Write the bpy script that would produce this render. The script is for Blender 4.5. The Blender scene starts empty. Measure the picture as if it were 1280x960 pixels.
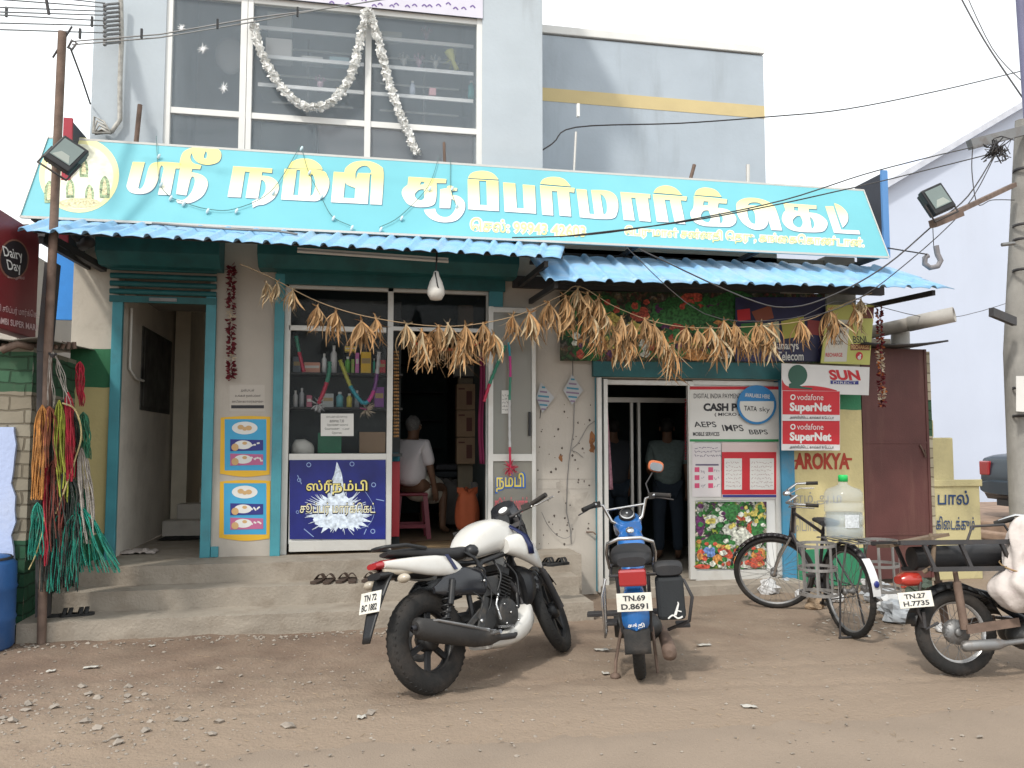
import bpy, math, random
from mathutils import Vector, Matrix
from mathutils.geometry import tessellate_polygon
from mathutils import noise as mnoise
PI = math.pi
V = Vector
rnd = random.Random(7)
SC = bpy.context.scene
COL = SC.collection

# ------------------------------------------------------------------ camera
F = 1040.0
CAM = V((0, -8.15, 1.5))
YAW = math.radians(11.0)
PITCH = math.radians(4.12)
CR = Matrix.Rotation(-YAW, 3, 'Z') @ Matrix.Rotation(PI/2 + PITCH, 3, 'X')
def ray(px, py):
    return CR @ V(((px-640)/F, -(py-480)/F, -1.0))
def onY(px, py, Y=0.0):
    r = ray(px, py); return CAM + r*((Y-CAM.y)/r.y)
def onZ(px, py, Z=0.0):
    r = ray(px, py); return CAM + r*((Z-CAM.z)/r.z)
def onX(px, py, X):
    r = ray(px, py); return CAM + r*((X-CAM.x)/r.x)
def atD(px, py, d):
    return CAM + ray(px, py)*d
def plY(Y):
    return lambda px, py, n=0.0: onY(px, py, Y) + V((0, -n, 0))
def plane3(a, b, c):
    """ray/plane mapping for a tilted plane; n is metres off it towards the camera"""
    nn = (b-a).cross(c-a).normalized()
    if nn.dot(CAM-a) < 0: nn = -nn
    def f(px, py, n=0.0):
        r = ray(px, py); t = (a-CAM).dot(nn)/r.dot(nn)
        return CAM + r*t + nn*n
    return f
def smooth_ring(pts, closed=True, sub=5):
    """points (x,y) are corners, (x,y,1) are smooth (Catmull-Rom)"""
    out = []; n = len(pts)
    for i in range(n if closed else n-1):
        p0, p1, p2, p3 = pts[(i-1) % n], pts[i], pts[(i+1) % n], pts[(i+2) % n]
        if not closed:
            if i == 0: p0 = p1
            if i == n-2: p3 = p2
        out.append((p1[0], p1[1]))
        s1, s2 = len(p1) > 2, len(p2) > 2
        if not (s1 or s2): continue
        t1 = ((p2[0]-p0[0])/2, (p2[1]-p0[1])/2) if s1 else None
        t2 = ((p3[0]-p1[0])/2, (p3[1]-p1[1])/2) if s2 else None
        d = (p2[0]-p1[0], p2[1]-p1[1])
        if t1 is None: t1 = (1.5*d[0]-.5*t2[0], 1.5*d[1]-.5*t2[1])
        if t2 is None: t2 = (1.5*d[0]-.5*t1[0], 1.5*d[1]-.5*t1[1])
        for k in range(1, sub):
            t = k/sub; h1 = 2*t**3-3*t**2+1; h2 = t**3-2*t**2+t; h3 = -2*t**3+3*t**2; h4 = t**3-t**2
            out.append((h1*p1[0]+h2*t1[0]+h3*p2[0]+h4*t2[0], h1*p1[1]+h2*t1[1]+h3*p2[1]+h4*t2[1]))
    if not closed: out.append((pts[-1][0], pts[-1][1]))
    return out

# ------------------------------------------------------------------ text
_tc = {}
def text_mesh(s, bold=0.0):
    k = (s, bold)
    if k in _tc: return _tc[k]
    cu = bpy.data.curves.new('lettering', 'FONT'); cu.body = s; cu.offset = bold; cu.resolution_u = 3
    o = bpy.data.objects.new('lettering', cu); COL.objects.link(o)
    dg = bpy.context.evaluated_depsgraph_get(); me = o.evaluated_get(dg).to_mesh()
    vs = [(v.co.x, v.co.y) for v in me.vertices]; fs = [tuple(p.vertices) for p in me.polygons]
    o.evaluated_get(dg).to_mesh_clear(); bpy.data.objects.remove(o); bpy.data.curves.remove(cu)
    if vs:
        x0 = min(v[0] for v in vs); x1 = max(v[0] for v in vs); y0 = min(v[1] for v in vs); y1 = max(v[1] for v in vs)
        vs = [((x-x0)/max(1e-6, x1-x0), (y-y0)/max(1e-6, y1-y0)) for x, y in vs]
        _tc[k] = (vs, fs, (x1-x0)/max(1e-6, y1-y0))
    else: _tc[k] = ([], [], 1)
    return _tc[k]

# ------------------------------------------------------------------ mesh builder
class B:
    def __init__(s): s.v = []; s.f = []; s.sm = []; s.mi = []; s.m = 0
    def add(s, vs, fs, smooth=False):
        o = len(s.v); s.v += [V(p) for p in vs]
        for f in fs: s.f.append([i+o for i in f]); s.sm.append(smooth); s.mi.append(s.m)
        return s
    def box(s, x0, x1, y0, y1, z0, z1):
        return s.add([(x, y, z) for z in (z0, z1) for y in (y0, y1) for x in (x0, x1)],
                     [(0, 2, 3, 1), (4, 5, 7, 6), (0, 1, 5, 4), (2, 6, 7, 3), (0, 4, 6, 2), (1, 3, 7, 5)])
    def obox(s, c, sz, R=None):
        c = V(c); R = R or Matrix.Identity(3); a, b, d = sz[0]/2, sz[1]/2, sz[2]/2
        return s.add([c + R @ V((x, y, z)) for z in (-d, d) for y in (-b, b) for x in (-a, a)],
                     [(0, 2, 3, 1), (4, 5, 7, 6), (0, 1, 5, 4), (2, 6, 7, 3), (0, 4, 6, 2), (1, 3, 7, 5)])
    def beam(s, p, q, w, h, up=(0, 0, 1)):
        p, q = V(p), V(q); d = (q-p); L = d.length; d.normalize(); u = V(up)
        if abs(d.dot(u)) > .99: u = V((0, 1, 0))
        r = d.cross(u).normalized(); u = r.cross(d)
        R = Matrix((r, d, u)).transposed()
        return s.obox((p+q)/2, (w, L, h), R)
    def tube(s, pts, r, seg=8, closed=False, cap=True):
        pts = [V(p) for p in pts]; n = len(pts)
        rr = r if isinstance(r, (list, tuple)) else [r]*n
        vs = []; u = None
        for i in range(n):
            a = pts[(i-1) % n] if (closed or i > 0) else pts[0]; b = pts[(i+1) % n] if (closed or i < n-1) else pts[-1]
            d = (b-a)
            if d.length < 1e-9: d = V((0, 0, 1))
            d.normalize()
            if u is None:
                u = d.orthogonal().normalized()
            else:
                u = (u - d*u.dot(d))
                if u.length < 1e-6: u = d.orthogonal()
                u.normalize()
            w = d.cross(u)
            for k in range(seg):
                t = 2*PI*k/seg; vs.append(pts[i] + (u*math.cos(t) + w*math.sin(t))*rr[i])
        fs = []
        for i in range(n if closed else n-1):
            j = (i+1) % n
            for k in range(seg):
                l = (k+1) % seg; fs.append((i*seg+k, i*seg+l, j*seg+l, j*seg+k))
        s.add(vs, fs, seg > 4)
        if cap and not closed:
            s.add(vs[:seg], [tuple(range(seg))[::-1]]); s.add(vs[-seg:], [tuple(range(seg))])
        return s
    def lathe(s, prof, o=(0, 0, 0), R=None, seg=24, smooth=True, arc=2*PI, a0=0):
        """prof [(r,z)], about local z"""
        o = V(o); R = R or Matrix.Identity(3); n = len(prof); vs = []
        full = abs(arc-2*PI) < 1e-6; m = seg if full else seg+1
        for k in range(m):
            t = a0+arc*k/seg
            for r, z in prof: vs.append(o + R @ V((r*math.cos(t), r*math.sin(t), z)))
        fs = []
        for k in range(seg):
            l = (k+1) % m
            for i in range(n-1): fs.append((k*n+i, l*n+i, l*n+i+1, k*n+i+1))
        return s.add(vs, fs, smooth)
    def ell(s, c, r, R=None, seg=14, rings=8):
        c = V(c); R = R or Matrix.Identity(3)
        if not isinstance(r, (list, tuple)): r = (r, r, r)
        vs = [c + R @ V((0, 0, r[2]))]
        for i in range(1, rings):
            p = PI*i/rings
            for k in range(seg):
                t = 2*PI*k/seg; vs.append(c + R @ V((r[0]*math.sin(p)*math.cos(t), r[1]*math.sin(p)*math.sin(t), r[2]*math.cos(p))))
        vs.append(c + R @ V((0, 0, -r[2]))); fs = []
        for k in range(seg): fs.append((0, 1+k, 1+(k+1) % seg))
        for i in range(rings-2):
            a = 1+i*seg
            for k in range(seg): l = (k+1) % seg; fs.append((a+k, a+seg+k, a+seg+l, a+l))
        a = 1+(rings-2)*seg
        for k in range(seg): fs.append((a+k, len(vs)-1, a+(k+1) % seg))
        return s.add(vs, fs, True)
    def grid(s, fn, nu, nv, smooth=True):
        vs = [fn(i/nu, j/nv) for j in range(nv+1) for i in range(nu+1)]
        return s.add(vs, [(j*(nu+1)+i, j*(nu+1)+i+1, (j+1)*(nu+1)+i+1, (j+1)*(nu+1)+i) for j in range(nv) for i in range(nu)], smooth)
    def loft(s, rings, smooth=True, cap=True):
        """rings of equal count"""
        m = len(rings[0]); vs = [p for r in rings for p in r]
        fs = [(i*m+k, i*m+(k+1) % m, (i+1)*m+(k+1) % m, (i+1)*m+k) for i in range(len(rings)-1) for k in range(m)]
        s.add(vs, fs, smooth)
        if cap: s.add(rings[0], [tuple(range(m))[::-1]]); s.add(rings[-1], [tuple(range(m))])
        return s
    def prism(s, poly, f0, f1, smooth=False):
        """closed 2-D polygon through two mappings (front, back)"""
        n = len(poly); a = [V(f0(*p)) for p in poly]; b = [V(f1(*p)) for p in poly]
        tri = tessellate_polygon([[V((p[0], p[1], 0)) for p in poly]])
        s.add(a, [tuple(t) for t in tri]); s.add(b, [tuple(t)[::-1] for t in tri])
        return s.add(a+b, [(i, (i+1) % n, n+(i+1) % n, n+i) for i in range(n)], smooth)
    def flat(s, loops, f, n=0.0):
        """px loops (first outer, others holes) filled, mapped by f"""
        L = [[V((p[0], p[1], 0)) for p in lp] for lp in loops]
        tri = tessellate_polygon(L); pts = [p for lp in loops for p in lp]
        return s.add([f(p[0], p[1], n) for p in pts], [tuple(t) for t in tri])
    def rect(s, f, x0, y0, x1, y1, n=0.0, sl=0.0):
        return s.add([f(x0, y0, n), f(x1, y0+sl*(x1-x0), n), f(x1, y1+sl*(x1-x0), n), f(x0, y1, n)], [(0, 1, 2, 3)])
    def slab(s, f, pts, n0, n1):
        """px polygon extruded between offsets n0 (back) and n1 (front)"""
        return s.prism(pts, lambda x, y: f(x, y, n1), lambda x, y: f(x, y, n0))
    def stroke(s, pts, w, f, n=0.0, sm=True):
        if sm: pts = smooth_ring([(p[0], p[1], 1) for p in pts], False, 4)
        L = []; R_ = []
        for i, p in enumerate(pts):
            a = pts[max(0, i-1)]; b = pts[min(len(pts)-1, i+1)]
            dx, dy = b[0]-a[0], b[1]-a[1]; l = math.hypot(dx, dy) or 1
            ww = w if not isinstance(w, (list, tuple)) else w[0]+(w[1]-w[0])*i/(len(pts)-1)
            L.append((p[0]-dy/l*ww/2, p[1]+dx/l*ww/2)); R_.append((p[0]+dy/l*ww/2, p[1]-dx/l*ww/2))
        m = len(pts); vs = [f(x, y, n) for x, y in L+R_]
        return s.add(vs, [(i, i+1, m+i+1, m+i) for i in range(m-1)])
    def disc(s, f, cx, cy, rx, ry=None, n=0.0, seg=28, hole=0):
        ry = ry or rx; c = [(cx+rx*math.cos(2*PI*k/seg), cy+ry*math.sin(2*PI*k/seg)) for k in range(seg)]
        if hole:
            h = [(cx+rx*hole*math.cos(2*PI*k/seg), cy+ry*hole*math.sin(2*PI*k/seg)) for k in range(seg)]
            return s.add([f(x, y, n) for x, y in c+h], [(k, (k+1) % seg, seg+(k+1) % seg, seg+k) for k in range(seg)])
        return s.add([f(x, y, n) for x, y in c], [tuple(range(seg))])
    def text(s, t, f, x0, y0, x1, y1, n=0.0, sl=0.0, bold=0.0, it=0.0):
        vs, fs, _ = text_mesh(t, bold)
        for i, fc in enumerate(fs):     # glyph contours overlap: step each face a hair
            k = n+(i % 9)*.00006
            s.add([f(x0+vs[j][0]*(x1-x0)+it*vs[j][1]*(y1-y0), y1+(y0-y1)*vs[j][1]+sl*vs[j][0]*(x1-x0), k) for j in fc], [tuple(range(len(fc)))])
        return s
    def build(s, name, m, parent=None, world=True, bev=0, smooth=None, sub=0, solid=0):
        me = bpy.data.meshes.new(name)
        vs = s.v
        if parent is not None and world:
            inv = parent.matrix_basis.inverted() if parent.parent is None else parent.parent.matrix_basis.inverted()
            vs = [inv @ p for p in s.v]
        me.from_pydata([tuple(p) for p in vs], [], s.f)
        ms = m if isinstance(m, (list, tuple)) else [m]
        for q in ms: me.materials.append(q)
        me.polygons.foreach_set('use_smooth', [True]*len(s.f) if smooth else s.sm)
        if len(ms) > 1: me.polygons.foreach_set('material_index', s.mi)
        me.update()
        o = bpy.data.objects.new(name, me); COL.objects.link(o)
        if parent is not None: o.parent = parent
        if bev:
            md = o.modifiers.new('bevel', 'BEVEL'); md.width = bev; md.segments = 2; md.limit_method = 'ANGLE'
        if solid:
            md = o.modifiers.new('solid', 'SOLIDIFY'); md.thickness = solid; md.offset = 0
        if sub:
            md = o.modifiers.new('sub', 'SUBSURF'); md.levels = sub; md.render_levels = sub
        return o
    def xf(s, M, i0=0):
        for i in range(i0, len(s.v)): s.v[i] = M @ s.v[i]
        return s
    def secs(s, L, seg=20, p=2.4, cap=True):
        """rounded cross-sections along x: (x, y, z, half width, half height[, power])"""
        rings = []
        for q in L:
            x, y, z, hw, hh = q[:5]; e = q[5] if len(q) > 5 else p; r = []
            for k in range(seg):
                t = 2*PI*k/seg; c, n = math.cos(t), math.sin(t)
                r.append(V((x, y+hw*math.copysign(abs(c)**(2/e), c), z+hh*math.copysign(abs(n)**(2/e), n))))
            rings.append(r)
        return s.loft(rings, cap=cap)
    def loc(s, name, m, parent, **k): return s.build(name, m, parent, world=False, **k)

def tag(o, label=None, cat=None, group=None, kind=None):
    if label: o['label'] = label
    if cat: o['category'] = cat
    if group: o['group'] = group
    if kind: o['kind'] = kind
    return o
def thing(name, label, cat, loc=(0, 0, 0), rot=None, group=None):
    o = bpy.data.objects.new(name, None); COL.objects.link(o); o.empty_display_size = .1
    M = Matrix.Translation(V(loc))
    if rot is not None: M = M @ rot.to_4x4()
    o.matrix_basis = M
    return tag(o, label, cat, group)
def struct(o): return tag(o, kind='structure')
def dup(root, M, label=None, group=None):
    r = root.copy(); COL.objects.link(r); r.matrix_basis = M
    if label: r['label'] = label
    if group: r['group'] = group
    for ch in list(root.children):
        c = ch.copy(); COL.objects.link(c); c.parent = r
        for g in list(ch.children):
            d = g.copy(); COL.objects.link(d); d.parent = c
    return r
def RZ(a): return Matrix.Rotation(a, 3, 'Z')
def RX(a): return Matrix.Rotation(a, 3, 'X')
def RY(a): return Matrix.Rotation(a, 3, 'Y')

# ------------------------------------------------------------------ materials
_m = {}
def mat(name, col, rough=.75, metal=0.0, var=.10, scale=5.0, bump=.15, bscale=60.0, dirt=None, damt=.5, dscale=2.5, dlo=.5, spec=.4, trans=0, alpha=1.0, streak=False, coat=0):
    if name in _m: return _m[name]
    m = bpy.data.materials.new(name); m.use_nodes = True; nt = m.node_tree; N = nt.nodes; Lk = nt.links
    b = N['Principled BSDF']; b.inputs['Roughness'].default_value = rough; b.inputs['Metallic'].default_value = metal
    b.inputs['Specular IOR Level'].default_value = spec
    b.inputs['Coat Weight'].default_value = coat
    if trans: b.inputs['Transmission Weight'].default_value = trans
    if alpha < 1: b.inputs['Alpha'].default_value = alpha
    tc = N.new('ShaderNodeTexCoord'); co = tc.outputs['Object']
    n1 = N.new('ShaderNodeTexNoise'); n1.inputs['Scale'].default_value = scale; n1.inputs['Detail'].default_value = 6; Lk.new(co, n1.inputs['Vector'])
    mr = N.new('ShaderNodeMapRange'); mr.inputs[1].default_value = .3; mr.inputs[2].default_value = .7; mr.inputs[3].default_value = 1-var; mr.inputs[4].default_value = 1+var
    Lk.new(n1.outputs['Fac'], mr.inputs[0])
    mx = N.new('ShaderNodeMix'); mx.data_type = 'RGBA'; mx.blend_type = 'MULTIPLY'; mx.inputs[0].default_value = 1
    mx.inputs[6].default_value = (*col, 1); Lk.new(mr.outputs[0], mx.inputs[7]); out = mx.outputs[2]
    if dirt:
        n2 = N.new('ShaderNodeTexNoise'); n2.inputs['Scale'].default_value = dscale; n2.inputs['Detail'].default_value = 9; n2.inputs['Roughness'].default_value = .65
        if streak:
            mp = N.new('ShaderNodeMapping'); mp.inputs['Scale'].default_value = (1, 1, .16); Lk.new(co, mp.inputs[0]); Lk.new(mp.outputs[0], n2.inputs['Vector'])
        else: Lk.new(co, n2.inputs['Vector'])
        r2 = N.new('ShaderNodeMapRange'); r2.inputs[1].default_value = dlo; r2.inputs[2].default_value = dlo+.22; r2.inputs[4].default_value = damt; Lk.new(n2.outputs['Fac'], r2.inputs[0])
        m2 = N.new('ShaderNodeMix'); m2.data_type = 'RGBA'; Lk.new(r2.outputs[0], m2.inputs[0]); Lk.new(out, m2.inputs[6]); m2.inputs[7].default_value = (*dirt, 1); out = m2.outputs[2]
    Lk.new(out, b.inputs['Base Color'])
    if bump:
        n3 = N.new('ShaderNodeTexNoise'); n3.inputs['Scale'].default_value = bscale; n3.inputs['Detail'].default_value = 4; Lk.new(co, n3.inputs['Vector'])
        bp = N.new('ShaderNodeBump'); bp.inputs['Strength'].default_value = bump; bp.inputs['Distance'].default_value = .01; Lk.new(n3.outputs['Fac'], bp.inputs['Height']); Lk.new(bp.outputs[0], b.inputs['Normal'])
    _m[name] = m; return m
def nodes(m): return m.node_tree.nodes, m.node_tree.links, m.node_tree.nodes['Principled BSDF']
def ink(name, col, rough=.55): return mat(name, col, rough, var=.04, bump=0)
def zband(name, bands, rough=.8, dirt=(.2, .17, .13)):
    """painted wall: colour bands by height, bands=[(z_top,color)...] low to high, then chipped dirt"""
    m = mat(name, (1, 1, 1), rough, var=.07, scale=4, bump=.3, bscale=35, dirt=dirt, damt=.45, dscale=3, dlo=.56)
    N, Lk, b = nodes(m)
    mx = [n for n in N if n.type == 'MIX' and n.blend_type == 'MULTIPLY'][0]
    g = N.new('ShaderNodeNewGeometry'); sp = N.new('ShaderNodeSeparateXYZ'); Lk.new(g.outputs['Position'], sp.inputs[0])
    ns = N.new('ShaderNodeTexNoise'); ns.inputs['Scale'].default_value = 7; ad = N.new('ShaderNodeMath'); ad.operation = 'MULTIPLY_ADD'; ad.inputs[1].default_value = .02
    Lk.new(g.outputs['Position'], ns.inputs['Vector']); Lk.new(ns.outputs['Fac'], ad.inputs[0]); Lk.new(sp.outputs['Z'], ad.inputs[2])
    prev = None
    for i, (zt, c) in enumerate(bands):
        if prev is None: r = N.new('ShaderNodeRGB'); r.outputs[0].default_value = (*c, 1); prev = r.outputs[0]; zprev = zt; continue
        gt = N.new('ShaderNodeMath'); gt.operation = 'GREATER_THAN'; gt.inputs[1].default_value = zprev+.01; Lk.new(ad.outputs[0], gt.inputs[0])
        q = N.new('ShaderNodeMix'); q.data_type = 'RGBA'; Lk.new(gt.outputs[0], q.inputs[0]); Lk.new(prev, q.inputs[6]); q.inputs[7].default_value = (*c, 1); prev = q.outputs[2]; zprev = zt
    Lk.new(prev, mx.inputs[6]); return m
def glass(name, col=(.9, .95, .95), rough=.05, alpha=.25, spec=.8):
    if name in _m: return _m[name]
    m = bpy.data.materials.new(name); m.use_nodes = True; b = m.node_tree.nodes['Principled BSDF']
    b.inputs['Base Color'].default_value = (*col, 1); b.inputs['Roughness'].default_value = rough; b.inputs['Alpha'].default_value = alpha
    b.inputs['Specular IOR Level'].default_value = spec; _m[name] = m; return m

M_beige = mat('beige_paint', (.45, .41, .36), .85, var=.06, scale=3, bump=.25, bscale=30, dirt=(.17, .13, .10), damt=.4, dscale=2.2, dlo=.56, streak=True)
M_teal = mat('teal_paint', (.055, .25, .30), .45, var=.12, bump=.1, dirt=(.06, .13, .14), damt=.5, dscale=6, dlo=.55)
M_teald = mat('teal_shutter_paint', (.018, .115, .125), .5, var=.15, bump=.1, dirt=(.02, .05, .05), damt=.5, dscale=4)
M_alu = mat('pale_aluminium', (.58, .57, .54), .4, .25, var=.06, bump=.05, dirt=(.3, .25, .2), damt=.35, dscale=5)
M_white = mat('white_paint', (.72, .72, .70), .6, var=.04, bump=.05)
M_grey = mat('grey_blue_plaster', (.44, .49, .53), .85, var=.06, scale=2, bump=.2, bscale=25, dirt=(.27, .285, .29), damt=.75, dscale=1.7, dlo=.52, streak=True)
M_wing = mat('blue_grey_plaster', (.40, .455, .51), .85, var=.06, scale=2, bump=.2, bscale=25, dirt=(.26, .29, .31), damt=.75, dscale=1.5, dlo=.52, streak=True)
M_black = mat('black_plastic', (.012, .0125, .014), .42, var=.1, bump=.05, dirt=(.07, .06, .05), damt=.2, dscale=7)
M_rubber = mat('tyre_rubber', (.015, .0145, .014), .8, var=.15, bump=.3, bscale=80, dirt=(.12, .09, .07), damt=.25, dscale=5, dlo=.45)
M_chrome = mat('worn_chrome', (.55, .55, .55), .25, .9, var=.05, bump=.03, dirt=(.2, .15, .11), damt=.5, dscale=12, dlo=.52)
M_steel = mat('grey_steel', (.22, .22, .22), .5, .6, var=.12, bump=.1, dirt=(.13, .08, .05), damt=.5, dscale=9)
M_rust = mat('rusty_steel', (.16, .11, .085), .75, .2, var=.25, bump=.25, scale=12)
M_dark = mat('dark_steel', (.05, .048, .05), .6, .3, var=.2, bump=.15, dirt=(.10, .07, .05), damt=.4, dscale=6)
M_conc = mat('cement', (.30, .262, .215), .9, var=.12, scale=3, bump=.6, bscale=45, dirt=(.17, .135, .10), damt=.6, dscale=3.5, dlo=.47)
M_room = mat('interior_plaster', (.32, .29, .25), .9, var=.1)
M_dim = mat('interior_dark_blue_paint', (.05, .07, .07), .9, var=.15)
M_red = ink('red_plastic', (.40, .02, .025))
M_paper = ink('white_paper', (.66, .65, .62), .8)
M_ink = ink('black_ink', (.025, .025, .03))
M_navy = ink('navy_ink', (.012, .02, .13))
# ================================================================== camera, world, light
cam = bpy.data.cameras.new('camera'); co = bpy.data.objects.new('camera', cam); COL.objects.link(co); SC.camera = co
cam.sensor_width = 36; cam.lens = F/1280*36; cam.clip_end = 2000; cam.clip_start = .05
co.matrix_world = Matrix.Translation(CAM) @ CR.to_4x4()
SUN_EL, SUN_AZ = math.radians(48), math.radians(222)      # azimuth clockwise from +Y: the sun stands behind the camera's left shoulder
w = bpy.data.worlds.new('World'); SC.world = w; w.use_nodes = True
N = w.node_tree.nodes; Lk = w.node_tree.links; bg = N['Background']; bg.inputs[1].default_value = .15
sky = N.new('ShaderNodeTexSky'); sky.sky_type = 'NISHITA'; sky.sun_disc = False; sky.sun_elevation = SUN_EL; sky.sun_rotation = SUN_AZ
sky.dust_density = 5; sky.air_density = 1.0; sky.ozone_density = 1.0; sky.altitude = 50
# thin bright overcast: the sky colour is washed towards white cloud
hs = N.new('ShaderNodeHueSaturation'); hs.inputs['Saturation'].default_value = .30; Lk.new(sky.outputs[0], hs.inputs['Color'])
tcw = N.new('ShaderNodeTexCoord'); nz = N.new('ShaderNodeTexNoise'); nz.inputs['Scale'].default_value = 2.2; nz.inputs['Detail'].default_value = 5
Lk.new(tcw.outputs['Generated'], nz.inputs['Vector'])
mr = N.new('ShaderNodeMapRange'); mr.inputs[1].default_value = .3; mr.inputs[2].default_value = .7; mr.inputs[3].default_value = .6; mr.inputs[4].default_value = .95; Lk.new(nz.outputs['Fac'], mr.inputs[0])
mx = N.new('ShaderNodeMix'); mx.data_type = 'RGBA'; Lk.new(mr.outputs[0], mx.inputs[0]); Lk.new(hs.outputs[0], mx.inputs[6]); mx.inputs[7].default_value = (7.6, 7.9, 8.0, 1)
Lk.new(mx.outputs[2], bg.inputs[0])
sl = bpy.data.lights.new('sun', 'SUN'); sl.energy = 1.7; sl.angle = math.radians(4.5); sl.color = (1, .95, .87)
so = bpy.data.objects.new('sun', sl); COL.objects.link(so)
sd = V((math.sin(SUN_AZ)*math.cos(SUN_EL), math.cos(SUN_AZ)*math.cos(SUN_EL), math.sin(SUN_EL)))
so.rotation_euler = sd.to_track_quat('Z', 'Y').to_euler(); so.location = sd*20
SC.view_settings.view_transform = 'Standard'; SC.view_settings.look = 'None'; SC.view_settings.exposure = .55; SC.view_settings.gamma = 1
SC.view_settings.use_curve_mapping = False
SC.cycles.max_bounces = 6; SC.cycles.transparent_max_bounces = 16

def xa(px, py=530, Y=0.0): return onY(px, py, Y).x
def za(px, py, Y=0.0): return onY(px, py, Y).z
PH = .46

# ================================================================== ground and road
def ghash(x, y, s): return mnoise.noise(V((x*s, y*s, 3.1)))
def ROADY(x): return -3.85 + .16*mnoise.noise(V((x*.9, 1.7, 0))) + .10*mnoise.noise(V((x*4, 5, 0))) + .05*mnoise.noise(V((x*15, 5, 0)))
def gz(x, y):
    h = .020*ghash(x, y, .9) + .011*ghash(x, y, 3) + .008*ghash(x, y, 9) + .006*ghash(x, y, 24)
    if x < .6 and y < -2.2: h += .022*max(0, ghash(x+9, y, 6))*min(1, (.6-x)/2)       # broken rubble at the road edge
    for yc, sg in ((-2.95+.12*math.sin(x*.7), 1), (-3.25+.10*math.sin(x*.8+1), -1)):      # shallow tyre tracks
        d = (y-yc)/.05
        if abs(d) < 3 and x > -1.2: h -= (.010+.004*math.sin(x*110+d*2*sg))*math.exp(-d*d)
    w = min(1, max(0, (y-ROADY(x))/.35)); return h*w - .014*(1-w)
b = B()
NX, NY = 420, 240; gx0, gx1, gy0, gy1 = -7.5, 9.0, -5.4, 1.0
b.grid(lambda u, v: V((gx0+(gx1-gx0)*u, gy0+(gy1-gy0)*v, gz(gx0+(gx1-gx0)*u, gy0+(gy1-gy0)*v) * min(1, 12*min(u, 1-u, v, 1-v)+.0) )), NX, NY)
o = 260
R4 = [(-o, -o), (o, -o), (o, o), (-o, o)]; I4 = [(gx0, gy0), (gx1, gy0), (gx1, gy1), (gx0, gy1)]
for i in range(4):
    j = (i+1) % 4
    b.add([(*R4[i], 0), (*R4[j], 0), (*I4[j], 0), (*I4[i], 0)], [(0, 1, 2, 3)])
m = mat('brown_dirt', (.150, .103, .074), .95, var=.20, scale=3.0, bump=1.0, bscale=42, dirt=(.240, .184, .136), damt=.95, dscale=1.6, dlo=.40)
Nn, Ll, bs = nodes(m)
vo = Nn.new('ShaderNodeTexVoronoi'); vo.inputs['Scale'].default_value = 70; tcn = [q for q in Nn if q.type == 'TEX_COORD'][0]; Ll.new(tcn.outputs['Object'], vo.inputs['Vector'])
rr = Nn.new('ShaderNodeMapRange'); rr.inputs[1].default_value = .05; rr.inputs[2].default_value = .16; rr.inputs[3].default_value = .45; rr.inputs[4].default_value = 0; Ll.new(vo.outputs['Distance'], rr.inputs[0])
mq = Nn.new('ShaderNodeMix'); mq.data_type = 'RGBA'; old = bs.inputs['Base Color'].links[0].from_socket; Ll.new(rr.outputs[0], mq.inputs[0]); Ll.new(old, mq.inputs[6]); Ll.new(vo.outputs['Color'], mq.inputs[7])
m3 = Nn.new('ShaderNodeMix'); m3.data_type = 'RGBA'; m3.inputs[0].default_value = .75; Ll.new(mq.outputs[2], m3.inputs[6]); Ll.new(old, m3.inputs[7]); Ll.new(m3.outputs[2], bs.inputs['Base Color'])
# paler dust near the road and to the right, browner trodden soil by the steps
g_ = Nn.new('ShaderNodeNewGeometry'); sx_ = Nn.new('ShaderNodeSeparateXYZ'); Ll.new(g_.outputs['Position'], sx_.inputs[0])
r2_ = [q for q in Nn if q.type == 'MAP_RANGE' and abs(q.inputs[4].default_value-.95) < 1e-4][0]; r2_.inputs[1].default_value = .34; r2_.inputs[2].default_value = .78
nsrc = r2_.inputs[0].links[0].from_socket
ax_ = Nn.new('ShaderNodeMath'); ax_.operation = 'MULTIPLY_ADD'; ax_.inputs[1].default_value = .055; ax_.use_clamp = False; Ll.new(sx_.outputs['X'], ax_.inputs[0]); Ll.new(nsrc, ax_.inputs[2])
ry_ = Nn.new('ShaderNodeMapRange'); ry_.inputs[1].default_value = -2.0; ry_.inputs[2].default_value = -3.7; ry_.inputs[3].default_value = 0; ry_.inputs[4].default_value = .42; Ll.new(sx_.outputs['Y'], ry_.inputs[0])
ay_ = Nn.new('ShaderNodeMath'); ay_.operation = 'ADD'; Ll.new(ax_.outputs[0], ay_.inputs[0]); Ll.new(ry_.outputs[0], ay_.inputs[1]); Ll.new(ay_.outputs[0], r2_.inputs[0])
struct(b.build('ground', m))
b = B()
def rd(u, v):
    x = -60+120*u; x = -7+16*u if True else x
    return V((x, -16+(ROADY(x)+16-.0)*v, .004+.004*ghash(x, v*9, 2)*(1 if v < .98 else 0) - (.016 if v > .995 else 0)))
b.grid(rd, 400, 60)
b.add([(-260, -16, .004), (-7, -16, .004), (-7, ROADY(-7)-.05, .004), (-260, ROADY(-7)-.05, .004)], [(0, 1, 2, 3)])
b.add([(9, -16, .004), (260, -16, .004), (260, ROADY(9)-.05, .004), (9, ROADY(9)-.05, .004)], [(0, 1, 2, 3)])
struct(b.build('road', mat('dusty_asphalt', (.236, .185, .141), .95, var=.08, scale=2, bump=.55, bscale=90, dirt=(.205, .168, .134), damt=.6, dscale=1.1, dlo=.55)))
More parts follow.
